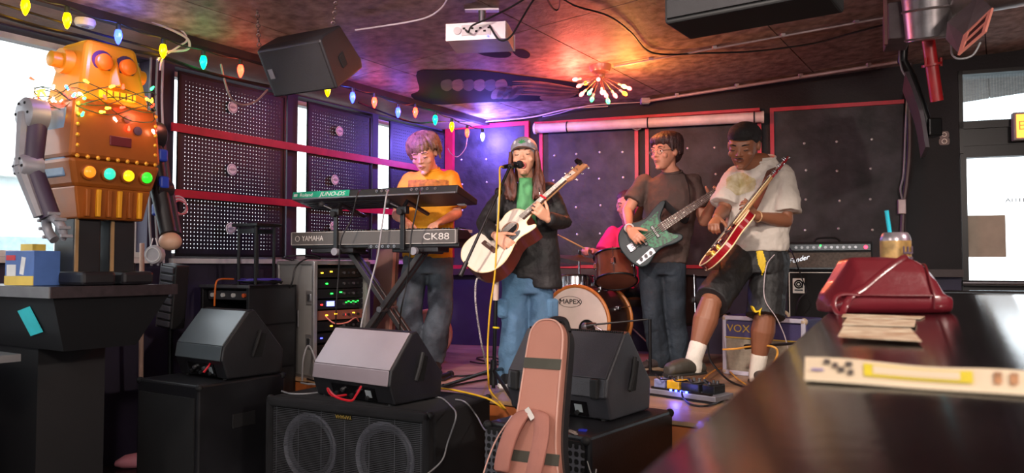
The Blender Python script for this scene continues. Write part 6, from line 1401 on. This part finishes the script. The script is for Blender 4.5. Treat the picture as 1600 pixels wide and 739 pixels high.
st_ = organic('t_shirt', mb, BSH, T, .009, 5, .02, .07); collar(st_, nb+V((0, -.008, .006)), (-.1, -.3, 1), .072, BSH)
mb = MB(); mb.loft(torso_secs([(hip+V((0, 0, .03)), .16, .115), (hip-V((0, 0, .06)), .17, .125), (hip-V((0, 0, .12)), .165, .12)], lat), 20)
for h_, kn, an in ((hA, kA, aA), (hB, kB, aB)): mb.tube([h_, h_.lerp(kn, .5), kn, kn.lerp(an, .6), an+V((0, 0, .0))], [.092, .088, .08, .08, .08], 18, True)
organic('jeans', mb, DEN, T, .009, 4, .022, .09)
mb = MB(H); mb.ell((0, .028, .062), (.09, .105, .083)); mb.ell((0, .075, .0), (.07, .05, .075)); random.seed(21)
for i in range(46):
    a = random.uniform(-2.9, 2.9); x, y = .07*sin(a), .02-.075*cos(a); front = abs(a) < .95
    mb.tube(spline([V((x*.3, .02+(y-.02)*.3, .135)), V((x*1.2, .02+(y-.02)*1.3, .10)), V((x*1.3, .02+(y-.02)*1.36, random.uniform(.048, .066) if front else random.uniform(-.035, .02)))], 4), [.02, .02, .02, .019, .018, .016, .013, .01, .006], 8)
organic('hair', mb, HB, T, .006, 2)
gl = MB(H)
for s_ in (-1, 1): gl.torus((s_*.032, -.1, .008), (0, 1, 0), .021, .0016, 20, 5)
gl.tube([(-.011, -.103, .01), (.011, -.103, .01)], .0016, 5)
for s_ in (-1, 1): gl.tube([(s_*.053, -.098, .012), (s_*.078, .0, .015)], .0016, 5)
gl.obj('spectacles', CHR, T, world=True, smooth=True)
SHO = mat('dark_suede', '3a3030', .8, var=.15, bump=.3, bscale=200); SOL = mat('tan_sole', '8a7460', .6)
for an, dr in ((aA, (-.9, -.5, 0)), (aB, (-.1, -1, 0))):
    s_ = shoe('shoe', T, an, dr, SHO, SOL); d = V(dr).normalized(); sd = V((-d.y, d.x, 0)); b0 = V((an.x, an.y, ZS))
    for q in range(4): MB().tube([b0+d*(.04+q*.025)+sd*.022+V((0, 0, .097-.008*q)), b0+d*(.045+q*.025)+V((0, 0, .106-.008*q)), b0+d*(.04+q*.025)-sd*.022+V((0, 0, .097-.008*q))], .003, 5).obj('lace', mat('lace_grey', '6a6060', .8), s_, world=True)
tag(MB().torus(wrA+V((0, 0, .012)), (wrA-elA), .031, .006, 20, 6).obj('wristband', WHT), 'white wristband on the bass player\'s picking arm', 'wristband')

# ---- guitarist
T = thing('person', 'guitarist in a cream t-shirt and black shorts bowing over a red guitar', 'person', PZ(1180, 600, ZS))
nb = k(1191, 255, 5.10); shA, shB = k(1150, 273, 5.17), k(1223, 270, 5.02); elA, wrA = k(1130, 330, 5.10), k(1120, 340, 4.85); elB, wrB = k(1228, 345, 4.96), k(1181, 338, 4.82)
wst, hip = k(1183, 355, 5.09), k(1181, 398, 5.08); lat = (shB-shA); lat.z = 0; lat.normalize()
hA, hB = k(1158, 404, 5.08), k(1204, 404, 5.08); kA, kB = k(1110, 474, 4.80), k(1196, 490, 4.98); aA, aB = k(1084, 562, 4.74), k(1183, 578, 5.04)
H = headM(k(1162, 229, 4.99), -32, 24, 5, 1.08, 1.2)
mb = MB(); head_mesh(mb, H, nb, .062); arm_mesh(mb, shA, elA, wrA, (.058, .048, .046, .029)); arm_mesh(mb, shB, elB, wrB, (.058, .048, .046, .029))
hand(mb, wrA, k(1110, 362, 4.74)-wrA, (-.55, -.75, .35), True, (45, 50, 30)); hand(mb, wrB, k(1161, 314, 4.74)-wrB, (.75, -.6, .1), False, (15, 55, 45), sp=7)
mb.loft(torso_secs([(hip, .15, .11), (wst, .14, .11), (nb-V((0, 0, .12)), .16, .10), (nb-V((0, 0, .03)), .10, .07)], lat), 18); leg_mesh(mb, hA, kA, aA, (.1, .068, .072, .044)); leg_mesh(mb, hB, kB, aB, (.1, .068, .072, .044))
body = organic('body', mb, SKB, T, .0048, 3)
HG = mat('hair_black', '100d0e', .7, var=.3, scale=60, bump=.8, bscale=250); face_parts(body, H, HG, LIPB)
MB(H).tube([(-.020, -.0965, -.041), (0, -.1045, -.037), (.020, -.0965, -.041)], [.002, .0032, .002], 8).obj('moustache', HG, body, world=True, smooth=True)
CSH = mat('cream_tshirt', 'c4bab0', .85, var=.06, bump=.25, bscale=50)
mb = MB(); mb.loft(torso_secs([(hip+V((0, 0, .02)), .205, .145), (wst, .21, .15), (nb-V((0, 0, .2)), .22, .14), (nb-V((0, 0, .065)), .205, .11), (nb-V((0, 0, .005)), .105, .088), (nb+V((0, 0, .028)), .088, .08)], lat), 24)
for s_, e_ in ((shA, elA), (shB, elB)): mb.ell(s_-V((0, 0, .010)), (.07,)*3); mb.tube([s_+V((0, 0, -.01)), s_.lerp(e_, .4), s_.lerp(e_, .84)], [.078, .09, .104], 18)
st_ = organic('t_shirt', mb, CSH, T, .007, 7, .024, .08); collar(st_, nb+V((-.004, -.012, .026)), (-.25, -.35, 1), .084, CSH)
FS = lat.cross(V((0, 0, 1))); FS = FS if FS.y < 0 else -FS
c_ = k(1160, 286, 5.0); cling('chest_print', st_, frame(c_, V((1, 0, 0)), V((0, 0, 1)), V((0, -1, 0))), [(-.085+.02*sin(i*3), 0) if False else (.09*cos(i*pi/8)*(1+.12*sin(i*2.3)), .075*sin(i*pi/8)*(1+.1*cos(i*1.7))) for i in range(16)], mat('yellow_print', 'b8a468', .85, var=.3, scale=18, h2='c8bca4'), st_, dmax=.4)
SHR = mat('black_shorts', '1d1c1d', .6, var=.2, bump=.3, bscale=60)
mb = MB(); mb.loft(torso_secs([(hip+V((0, 0, .05)), .175, .13), (hip-V((0, 0, .05)), .195, .145), (hip-V((0, 0, .12)), .19, .14)], lat), 20)
mb.tube([hA, hA.lerp(kA, .5), hA.lerp(kA, .97)], [.115, .112, .112], 18); mb.ell(hA, (.115,)*3); mb.tube([hB, hB.lerp(kB, .5), hB.lerp(kB, 1.06)], [.118, .12, .124], 18); mb.ell(hB, (.118,)*3)
so = organic('shorts', mb, SHR, T, .0055, 6, .02, .09)
YS = mat('yellow_stripe', 'e8c010', .6); 
pxs = lambda c, pts: [((x-c[0])*5.0/F, (c[1]-y)*5.0/F) for x, y in pts]
cling('yellow_flash', so, frame(k(1188, 412, 4.95), V((1, 0, 0)), V((0, 0, 1)), V((0, -1, 0))), pxs((1188, 412), [(1182, 392), (1191, 392), (1195, 408), (1191, 430), (1184, 414)]), YS, so, dmax=.3)
Mk = frame(k(1181, 484, 4.875), V((1, 0, -.25)).normalized(), V((.25, 0, 1)).normalized(), V((0, -1, 0)))
mb = MB(Mk); mb.prism(sp2([(-.03, .018), (-.015, .012), (.0, -.004), (.02, .0), (.035, .022), (.03, -.002), (.035, -.03), (.022, -.008), (.0, -.018), (-.02, .0)], 3), -.03, .004); mb.obj('cat_logo', YS, so, world=True)
mb = MB(H); mb.ell((0, .024, .062), (.084, .101, .082)); mb.ell((0, .06, .015), (.076, .057, .065)); mb.ell((0, -.03, .09), (.066, .05, .045)); organic('hair', mb, HG, T, .005, 2)
SOCK2 = mat('white_sock', 'd4ccc0', .9, bump=.4, bscale=200)
for kn, an in ((kA, aA), (kB, aB)):
    mb = MB(); mb.tube([an.lerp(kn, .26), an.lerp(kn, .1), an, an-V((0, 0, .05))], [.055, .052, .052, .055], 16, True); organic('sock', mb, SOCK2, T, .007, 2)
CLG = mat('olive_clog', '3a362e', .6, var=.15); zf = aA.z-.085
mb = MB(); d = V((-.86, -.42, 0)).normalized(); sd = V((-d.y, d.x, 0)); hl = V((aA.x, aA.y, zf))-d*.065
S = lambda x, w_, zt, zb=.0: (hl+d*x+V((0, 0, (zt+zb)/2)), sd*w_, V((0, 0, (zt-zb)/2)))
mb.loft([S(-.01, .03, .06), S(.02, .046, .075), S(.09, .05, .085), S(.14, .054, .10), S(.20, .056, .09), S(.25, .05, .075), S(.275, .03, .055)], 18, 2.5); cl_ = organic('clog', mb, CLG, T, .006, 3)
MB().loft([(hl+d*x+V((0, 0, .004)), sd*w_, V((0, 0, .010))) for x, w_ in ((-.015, .03), (.02, .05), (.1, .052), (.2, .06), (.26, .052), (.282, .028))], 16, 3).obj('sole', mat('clog_sole', '24201c', .7), cl_, world=True, smooth=True)
d = V((.25, -1, 0)); shoe('clog', T, aB, d, CLG, MC['clog_sole'])
tag(MB().torus(wrB.lerp(elB, .06), (wrB-elB), .034, .0045, 20, 6).obj('bracelet', mat('bracelet_tan', 'c8a078', .4, .3)), 'thin tan bracelet on the guitarist\'s fretting wrist', 'bracelet')

# ---- drummer
T = thing('person', 'drummer in a hot pink t-shirt seated behind the bass player', 'person', V((1.03, 6.62, ZS)))
nb = k(985, 352, 6.62); shA, shB = k(957, 364, 6.62), k(1014, 364, 6.62); elA, wrA = k(942, 400, 6.54), k(925, 392, 6.32); elB, wrB = k(1026, 408, 6.56), k(1010, 402, 6.32)
wst, hip = k(986, 430, 6.66), V((1.03, 6.68, ZS+.60)); lat = V((1, 0, 0))
hA, hB = hip+V((-.09, 0, 0)), hip+V((.09, 0, 0)); kA, kB = V((.80, 6.28, ZS+.52)), V((1.26, 6.28, ZS+.52)); aA, aB = V((.80, 6.28, ZS+.09)), V((1.26, 6.26, ZS+.09))
H = headM(k(979, 322, 6.56), -22, 12, 0, 1.04)
mb = MB(); head_mesh(mb, H, nb); arm_mesh(mb, shA, elA, wrA); arm_mesh(mb, shB, elB, wrB)
hand(mb, wrA, V((-.6, -.6, .2)), (-.3, -.3, 1), True, (60, 60, 40)); hand(mb, wrB, V((-.3, -.9, .1)), (0, -.2, 1), False, (60, 60, 40))
mb.loft(torso_secs([(hip, .13, .10), (wst, .12, .09), (nb-V((0, 0, .12)), .14, .085), (nb-V((0, 0, .03)), .09, .06)], lat), 18); leg_mesh(mb, hA, kA, aA); leg_mesh(mb, hB, kB, aB)
body = organic('body', mb, SKP, T, .006, 3); HD = mat('hair_reddish', '4a2a2c', .6, var=.3, scale=30, bump=.6); face_parts(body, H, HD, LIPT, False)
PSH = mat('pink_tshirt', 'e02c70', .8, var=.08, bump=.25)
mb = MB(); mb.loft(torso_secs([(hip-V((0, 0, .03)), .19, .14), (wst, .19, .13), (nb-V((0, 0, .2)), .205, .13), (nb-V((0, 0, .07)), .18, .10), (nb-V((0, 0, .01)), .085, .075), (nb+V((0, 0, .006)), .068, .062)], lat), 24)
for s_, e_ in ((shA, elA), (shB, elB)): mb.ell(s_-V((0, 0, .010)), (.07,)*3); mb.tube([s_+V((0, 0, -.01)), s_.lerp(e_, .4), s_.lerp(e_, .82)], [.07, .078, .084], 18)
organic('t_shirt', mb, PSH, T, .01, 4, .02, .08)
mb = MB(); mb.tube([hip+V((-.07, 0, 0)), hip+V((.07, 0, 0))], .14, 16, True)
for h_, kn, an in ((hA, kA, aA), (hB, kB, aB)): mb.tube([h_, kn], [.1, .085], 16, True); mb.tube([kn, an], [.082, .075], 16, True)
organic('trousers', mb, DEN, T, .011, 3, .015, .1)
mb = MB(H); mb.ell((0, .03, .058), (.082, .095, .074)); mb.ell((0, .06, .0), (.07, .05, .06)); organic('hair', mb, HD, T, .007, 2)
for an, dr in ((aA, (-.2, -1, 0)), (aB, (.2, -1, 0))): shoe('shoe', T, an, dr, SHO, SOL)
T = thing('drumstick', 'drumstick held in the drummer\'s raised hand', 'drumstick', wrA); a = wrA+V((-.05, -.05, .01)); u = V((-.75, -.55, .35)).normalized()
MB().tube([a-u*.08, a+u*.26, a+u*.31], [.007, .006, .003], 8).obj('shaft', mat('stick_wood', 'c8a070', .5), T, world=True, smooth=True); MB().ell(a+u*.32, (.006,)*3, nu=8, nv=6).obj('tip', MC['stick_wood'], T, world=True, smooth=True)
# ------------------------------------------------------------------ guitars   local: x to the head, y across, z out of the face
ROSE = mat('rosewood', '4a342c', .5, var=.3, scale=15); MAPLE = mat('maple_neck', 'a87c50', .45, var=.15, scale=8); FRET = mat('fret_wire', '9a968e', .35, .9); STRG = mat('string_wire', 'd0ccc4', .3, .9); CREAM = mat('cream_binding', 'e4cfa0', .45); INLAY = mat('pearl_inlay', 'e0dcd4', .35)
def neck(T, M, x0, nut, bridge, w0, w1, z, nf, fb, nk, ns=6, zb=None, dots=True):
    zb = z if zb is None else zb
    mb = MB(M); mb.loft([(V((x0-.02, 0, z-.018)), V((0, w0, 0)), V((0, 0, .016))), (V((x0+.06, 0, z-.014)), V((0, w0*.98, 0)), V((0, 0, .014))), (V((nut, 0, z-.012)), V((0, w1, 0)), V((0, 0, .011)))], 14, 2.6); mb.obj('neck', nk, T, world=True, smooth=True)
    xs = bridge+.42*(nut-bridge) if False else x0-.05
    f = MB(M).hexa([V((xs, -w0*1.03, z-.004)), V((nut, -w1, z-.004)), V((nut, w1, z-.004)), V((xs, w0*1.03, z-.004))], [V((xs, -w0*1.03, z+.004)), V((nut, -w1, z+.004)), V((nut, w1, z+.004)), V((xs, w0*1.03, z+.004))]).obj('fretboard', fb, T, world=True)
    sc_ = nut-bridge
    for i in range(1, nf+1):
        x = bridge+sc_*2**(-i/12)
        if x < xs+.005: break
        w_ = w1+(w0-w1)*(nut-x)/(nut-x0); MB(M).box((x, 0, z+.0045), (.0022, w_*2, .0022)).obj('fret', FRET, f, world=True)
        if dots and i in (3, 5, 7, 9, 12, 15): x2 = (x+bridge+sc_*2**(-(i-1)/12))/2; MB(M).box((x2, 0, z+.0042), (.012, w_*.7 if dots == 2 else .012, .001)).obj('inlay', INLAY, f, world=True)
    MB(M).box((nut, 0, z+.005), (.005, w1*2, .008)).obj('nut', INLAY, f, world=True)
    for i in range(ns):
        t = (i+.5)/ns*2-1; MB(M).tube([V((bridge, t*w0*.95, zb+.012)), V((nut, t*w1*.85, z+.008)), V((nut+.08, t*w1*.9, z-.002))], .0011 if ns == 6 else .0016, 5).obj('string', STRG, T, world=True)
def headstock(T, M, nut, L, w, m, z, ns, inline=False, out=None):
    o = out or [(nut, -w*.6), (nut+.03, -w), (nut+L, -w*.9), (nut+L*.97, 0), (nut+L, w*.9), (nut+.03, w), (nut, w*.6)]
    h = MB(M).prism(o, z-.018, z-.003).obj('headstock', m, T, world=True, bevel=.003)
    for i in range(ns):
        if inline: x, y, s = nut+.05+i*(L-.07)/(ns-1), w*.75, 1
        else: x, y, s = nut+.045+(i % (ns//2))*(L-.06)/(ns//2-1), w*.62, (1 if i < ns//2 else -1)
        p = MB(M).cyl((x, s*y*.6, z-.004), (x, s*y*.6, z+.012), .004, n=8).obj('tuning_post', CHR, h, world=True)
        MB(M).tube([(x, s*y, z-.012), (x, s*(w+.012), z-.012)], .003, 6).obj('tuner_shaft', CHR, h, world=True); MB(M).ell((x, s*(w+.02), z-.012), (.009, .009, .006), nu=10, nv=6).obj('tuning_button', CHR, h, world=True, smooth=True)
# acoustic
S0 = P(797, 358, 4.73); M = axes(S0, P(913, 255, 4.83)-S0, (-.5, -.66, .55))
T = thing('acoustic_guitar', 'pale-topped cutaway acoustic guitar held by the singer', 'guitar', S0)
out = [(-.345, 0), (-.335, .10), (-.28, .175), (-.20, .195), (-.12, .17), (-.05, .13), (.01, .122), (.07, .14), (.125, .12), (.15, .06), (.152, .028), (.15, -.028), (.10, -.05), (.085, -.09), (.115, -.125), (.105, -.145), (.06, -.14), (.0, -.122), (-.05, -.13), (-.12, -.17), (-.20, -.195), (-.28, -.175), (-.335, -.10)]
o2 = sp2(out, 5); MAH = mat('mahogany', '5a241a', .35, var=.3, scale=6, coat=.4); SPR = mat('spruce_top', 'eadfca', .32, var=.05, scale=5, coat=.4)
MB(M).prism(o2, -.105, -.004).obj('body', MAH, T, world=True, bevel=.004); tp = MB(M).prism([(x*.995, y*.99) for x, y in o2], -.004, .001).obj('top', SPR, T, world=True)
MB(M).tube([V((x, y, -.001)) for x, y in o2+[o2[0]]], .0035, 6).obj('binding', CREAM, T, world=True, smooth=True)
MB(M).lathe([(.048, .0012), (.048, .0022), (.001, .0022)], n=32).obj('sound_hole', DARK, tp, world=True); MB(M).torus((0, 0, .0018), (0, 0, 1), .055, .006, 36, 4).obj('rosette', mat('rosette', '8a5a3c', .4), tp, world=True)
MB(M).prism(sp2([(-.005, -.06), (.03, -.075), (.0, -.10), (-.06, -.105), (-.115, -.125), (-.105, -.10), (-.06, -.065)], 4), .001, .004).obj('pickguard', mat('pickguard_grey', '5c6064', .3, var=.3, scale=20), tp, world=True)
MB(M).box((-.17, 0, .006), (.032, .15, .012)).obj('bridge', ROSE, tp, world=True, bevel=.004)
neck(T, M, .15, .47, -.17, .027, .022, .008, 20, ROSE, MAPLE); headstock(T, M, .47, .17, .036, mat('headstock_tan', '9a6a48', .4, var=.2), .006, 6)
cp = MB(M).box((.29, 0, .018), (.012, .062, .012)).obj('capo', mat('capo_red', 'c01828', .4), T, world=True, bevel=.003); MB(M).tube([(.29, .032, .018), (.30, .045, .03), (.31, .04, .06)], .004, 6).obj('capo_lever', CHR, cp, world=True, smooth=True)
MB(M).box((.62, .03, .015), (.03, .05, .03)).obj('clip_tuner', BLKG, T, world=True, bevel=.006)
# bass
S0 = P(1018, 366, 5.46); M = axes(S0, P(1130, 292, 5.40)-S0, (-.22, -.95, .12))
T = thing('bass_guitar', 'dark teal bass guitar with a green pearl pickguard', 'guitar', S0)
out = [(-.24, -.02), (-.235, .06), (-.19, .135), (-.11, .165), (-.03, .135), (.04, .125), (.12, .15), (.19, .165), (.215, .145), (.19, .12), (.14, .085), (.115, .05), (.11, -.03), (.12, -.07), (.16, -.10), (.175, -.13), (.15, -.15), (.09, -.145), (.02, -.125), (-.05, -.13), (-.13, -.165), (-.19, -.155), (-.225, -.10)]
o2 = sp2(out, 5); TEAL = mat('bass_teal', '1c2a2c', .45, .0, var=.1, spec=.3)
bb = MB(M).prism(o2, -.042, 0).obj('body', TEAL, T, world=True, bevel=.008, seg=3)
GP = mat('green_pearl', '043822', .35, var=.45, scale=60, vor=True, h2='0a7044', spec=.25)
MB(M).prism(sp2([(.10, .07), (.13, .11), (.06, .10), (-.02, .095), (-.06, .06), (-.07, -.02), (-.05, -.08), (-.02, -.10), (.06, -.115), (.13, -.12), (.145, -.11), (.12, -.075), (.10, -.04)], 4), .0005, .004).obj('pickguard', GP, bb, world=True)
for x in (.03, -.07): MB(M).box((x, 0, .008), (.022, .10, .014)).obj('pickup', BLKG, bb, world=True, bevel=.003)
MB(M).prism([(-.05, -.085), (-.05, -.125), (-.19, -.135), (-.20, -.105), (-.06, -.082)], .0005, .003).obj('control_plate', STEEL, bb, world=True)
for k_ in range(3): MB(M).cyl((-.08-.04*k_, -.11, .003), (-.08-.04*k_, -.11, .02), .013, n=14).obj('knob', BLKG, bb, world=True, smooth=True)
MB(M).box((-.17, 0, .006), (.05, .06, .012)).obj('bridge', STEEL, bb, world=True, bevel=.003)
neck(T, M, .12, .69, -.17, .031, .021, .010, 20, ROSE, MAPLE, ns=4, dots=1); headstock(T, M, .69, .2, .036, MAPLE, .006, 4, True)
st = spline([M @ V((-.24, 0, -.02)), P(1000, 330, 5.95), P(1030, 285, 5.93), P(1062, 272, 5.80), P(1074, 284, 5.56), P(1078, 315, 5.545), P(1072, 345, 5.5), M @ V((.2, .15, -.02))], 8)
MB().tube(st, [(.026, .003)]*len(st), 8, flat=(0, -1, .2)).obj('strap', mat('black_strap', '121113', .7), T, world=True, smooth=True)
# semi-hollow electric
S0 = P(1131, 372, 4.72); M = axes(S0, P(1215, 266, 4.80)-S0, (-.77, .06, .62))
T = thing('electric_guitar', 'cherry red semi-hollow electric guitar with cream binding', 'guitar', S0)
half = [(-.215, .0), (-.205, .09), (-.15, .165), (-.07, .185), (.01, .15), (.07, .13), (.13, .145), (.185, .125), (.205, .085), (.18, .05), (.13, .035), (.12, .0)]
o2 = sp2(half+[(x, -y) for x, y in half[-2:0:-1]], 4); CHRY = mat('cherry_lacquer', '8a0c18', .25, var=.2, scale=4, coat=.6)
bb = MB(M).prism(o2, -.045, 0).obj('body', CHRY, T, world=True)
for z in (0, -.045): MB(M).tube([V((x, y, z)) for x, y in o2+[o2[0]]], .0042, 6).obj('binding', CREAM, bb, world=True, smooth=True)
for s_ in (-1, 1): MB(M).prism(sp2([(-.10, s_*.12), (-.02, s_*.10), (.05, s_*.085), (.05, s_*.095), (-.02, s_*.112), (-.10, s_*.13)], 3), .0003, .0012).obj('f_hole', DARK, bb, world=True)
for x in (.06, -.04): pk = MB(M).box((x, 0, .008), (.038, .07, .016)).obj('pickup', CHR, bb, world=True, bevel=.004)
MB(M).box((-.085, 0, .012), (.014, .08, .018)).obj('bridge', CHR, bb, world=True, bevel=.003); MB(M).box((-.135, 0, .012), (.014, .09, .02)).obj('tailpiece', GOLD, bb, world=True, bevel=.004)
MB(M).prism([(.07, -.04), (-.06, -.05), (-.08, -.09), (.03, -.085)], .012, .015).obj('pickguard', BLKG, bb, world=True)
for i, (x, y) in enumerate(((-.10, -.10), (-.145, -.09), (-.12, -.145), (-.165, -.13))): MB(M).lathe([(.013, .0), (.012, .014), (.009, .02), (.001, .021)], tr(x, y, .0), n=16).obj('knob', GOLD, bb, world=True, smooth=True)
neck(T, M, .125, .50, -.085, .028, .022, .014, 20, ROSE, MAPLE, zb=.012, dots=2)
MB(M).tube([V((.10, -.029, .014)), V((.50, -.023, .014))], .004, 6).obj('neck_binding', CREAM, T, world=True, smooth=True); MB(M).tube([V((.10, .029, .014)), V((.50, .023, .014))], .004, 6).obj('neck_binding', CREAM, T, world=True, smooth=True)
headstock(T, M, .50, .17, .038, CHRY, .012, 6)
st = spline([M @ V((-.215, 0, -.02)), P(1150, 405, 5.2), P(1165, 350, 5.32), P(1190, 285, 5.30), P(1206, 260, 5.16), P(1203, 270, 4.92), P(1190, 300, 4.90), P(1175, 330, 4.88), M @ V((.19, .06, -.03))], 8)
MB().tube(st, [(.03, .004)]*len(st), 8, flat=(.3, -1, .3)).obj('strap', mat('brown_leather_strap', '6a3c2c', .6, var=.2), T, world=True, smooth=True)
cable('signal_cable', 'pale cable running from the guitarist\'s hip down his shorts', [P(1210, 398, 4.90), P(1199, 412, 4.88), P(1194, 440, 4.85), P(1196, 470, 4.85), P(1215, 500, 4.87), P(1230, 540, 4.9), PZ(1235, 600, ZS+.01)], .003, MC['pale_cable'])
# pink round shape on the stage behind the keyboard player
T = thing('tambourine', 'pale pink round frame leaning behind the keyboard player\'s legs', 'drum', P(668, 520, 6.2)); c = P(669, 497, 6.3); c.z = ZS+.21
MB().torus(c, (-.2, -1, .15), .19, .018, 36, 8).obj('frame', mat('pink_wood', 'b88078', .5), T, world=True, smooth=True); MB(axes(c, (1, -.2, 0), (-.2, -1, .15))).lathe([(.185, -.004), (.185, .0), (.001, .001)], n=32).obj('skin', mat('drum_skin_pink', '9a6a68', .6), T, world=True)
cat = None
for l, pts in (('black cable bundle on the stage behind the singer\'s stand', [PZ(735, 565, ZS+.01), PZ(755, 568, ZS+.02), PZ(780, 564, ZS+.01), PZ(770, 558, ZS+.02), PZ(745, 560, ZS+.01), PZ(788, 572, ZS+.01)]),
               ('black cable running from the rack along the stage', [PZ(480, 592, ZS+.01), PZ(500, 596, ZS+.02), PZ(515, 589, ZS+.01), PZ(530, 592, ZS+.02), PZ(550, 597, ZS+.01), PZ(640, 600, ZS+.01)]),
               ('grey cable looping on the stage below the rack', [PZ(472, 595, ZS+.01), P(474, 560, 5.1), P(482, 540, 5.1), P(492, 560, 5.08), PZ(500, 596, ZS+.02), PZ(486, 600, ZS+.01), PZ(470, 598, ZS+.01)])):
    cable('stage_cable', l, pts, .006, BLC if 'black' in l else GRYC)
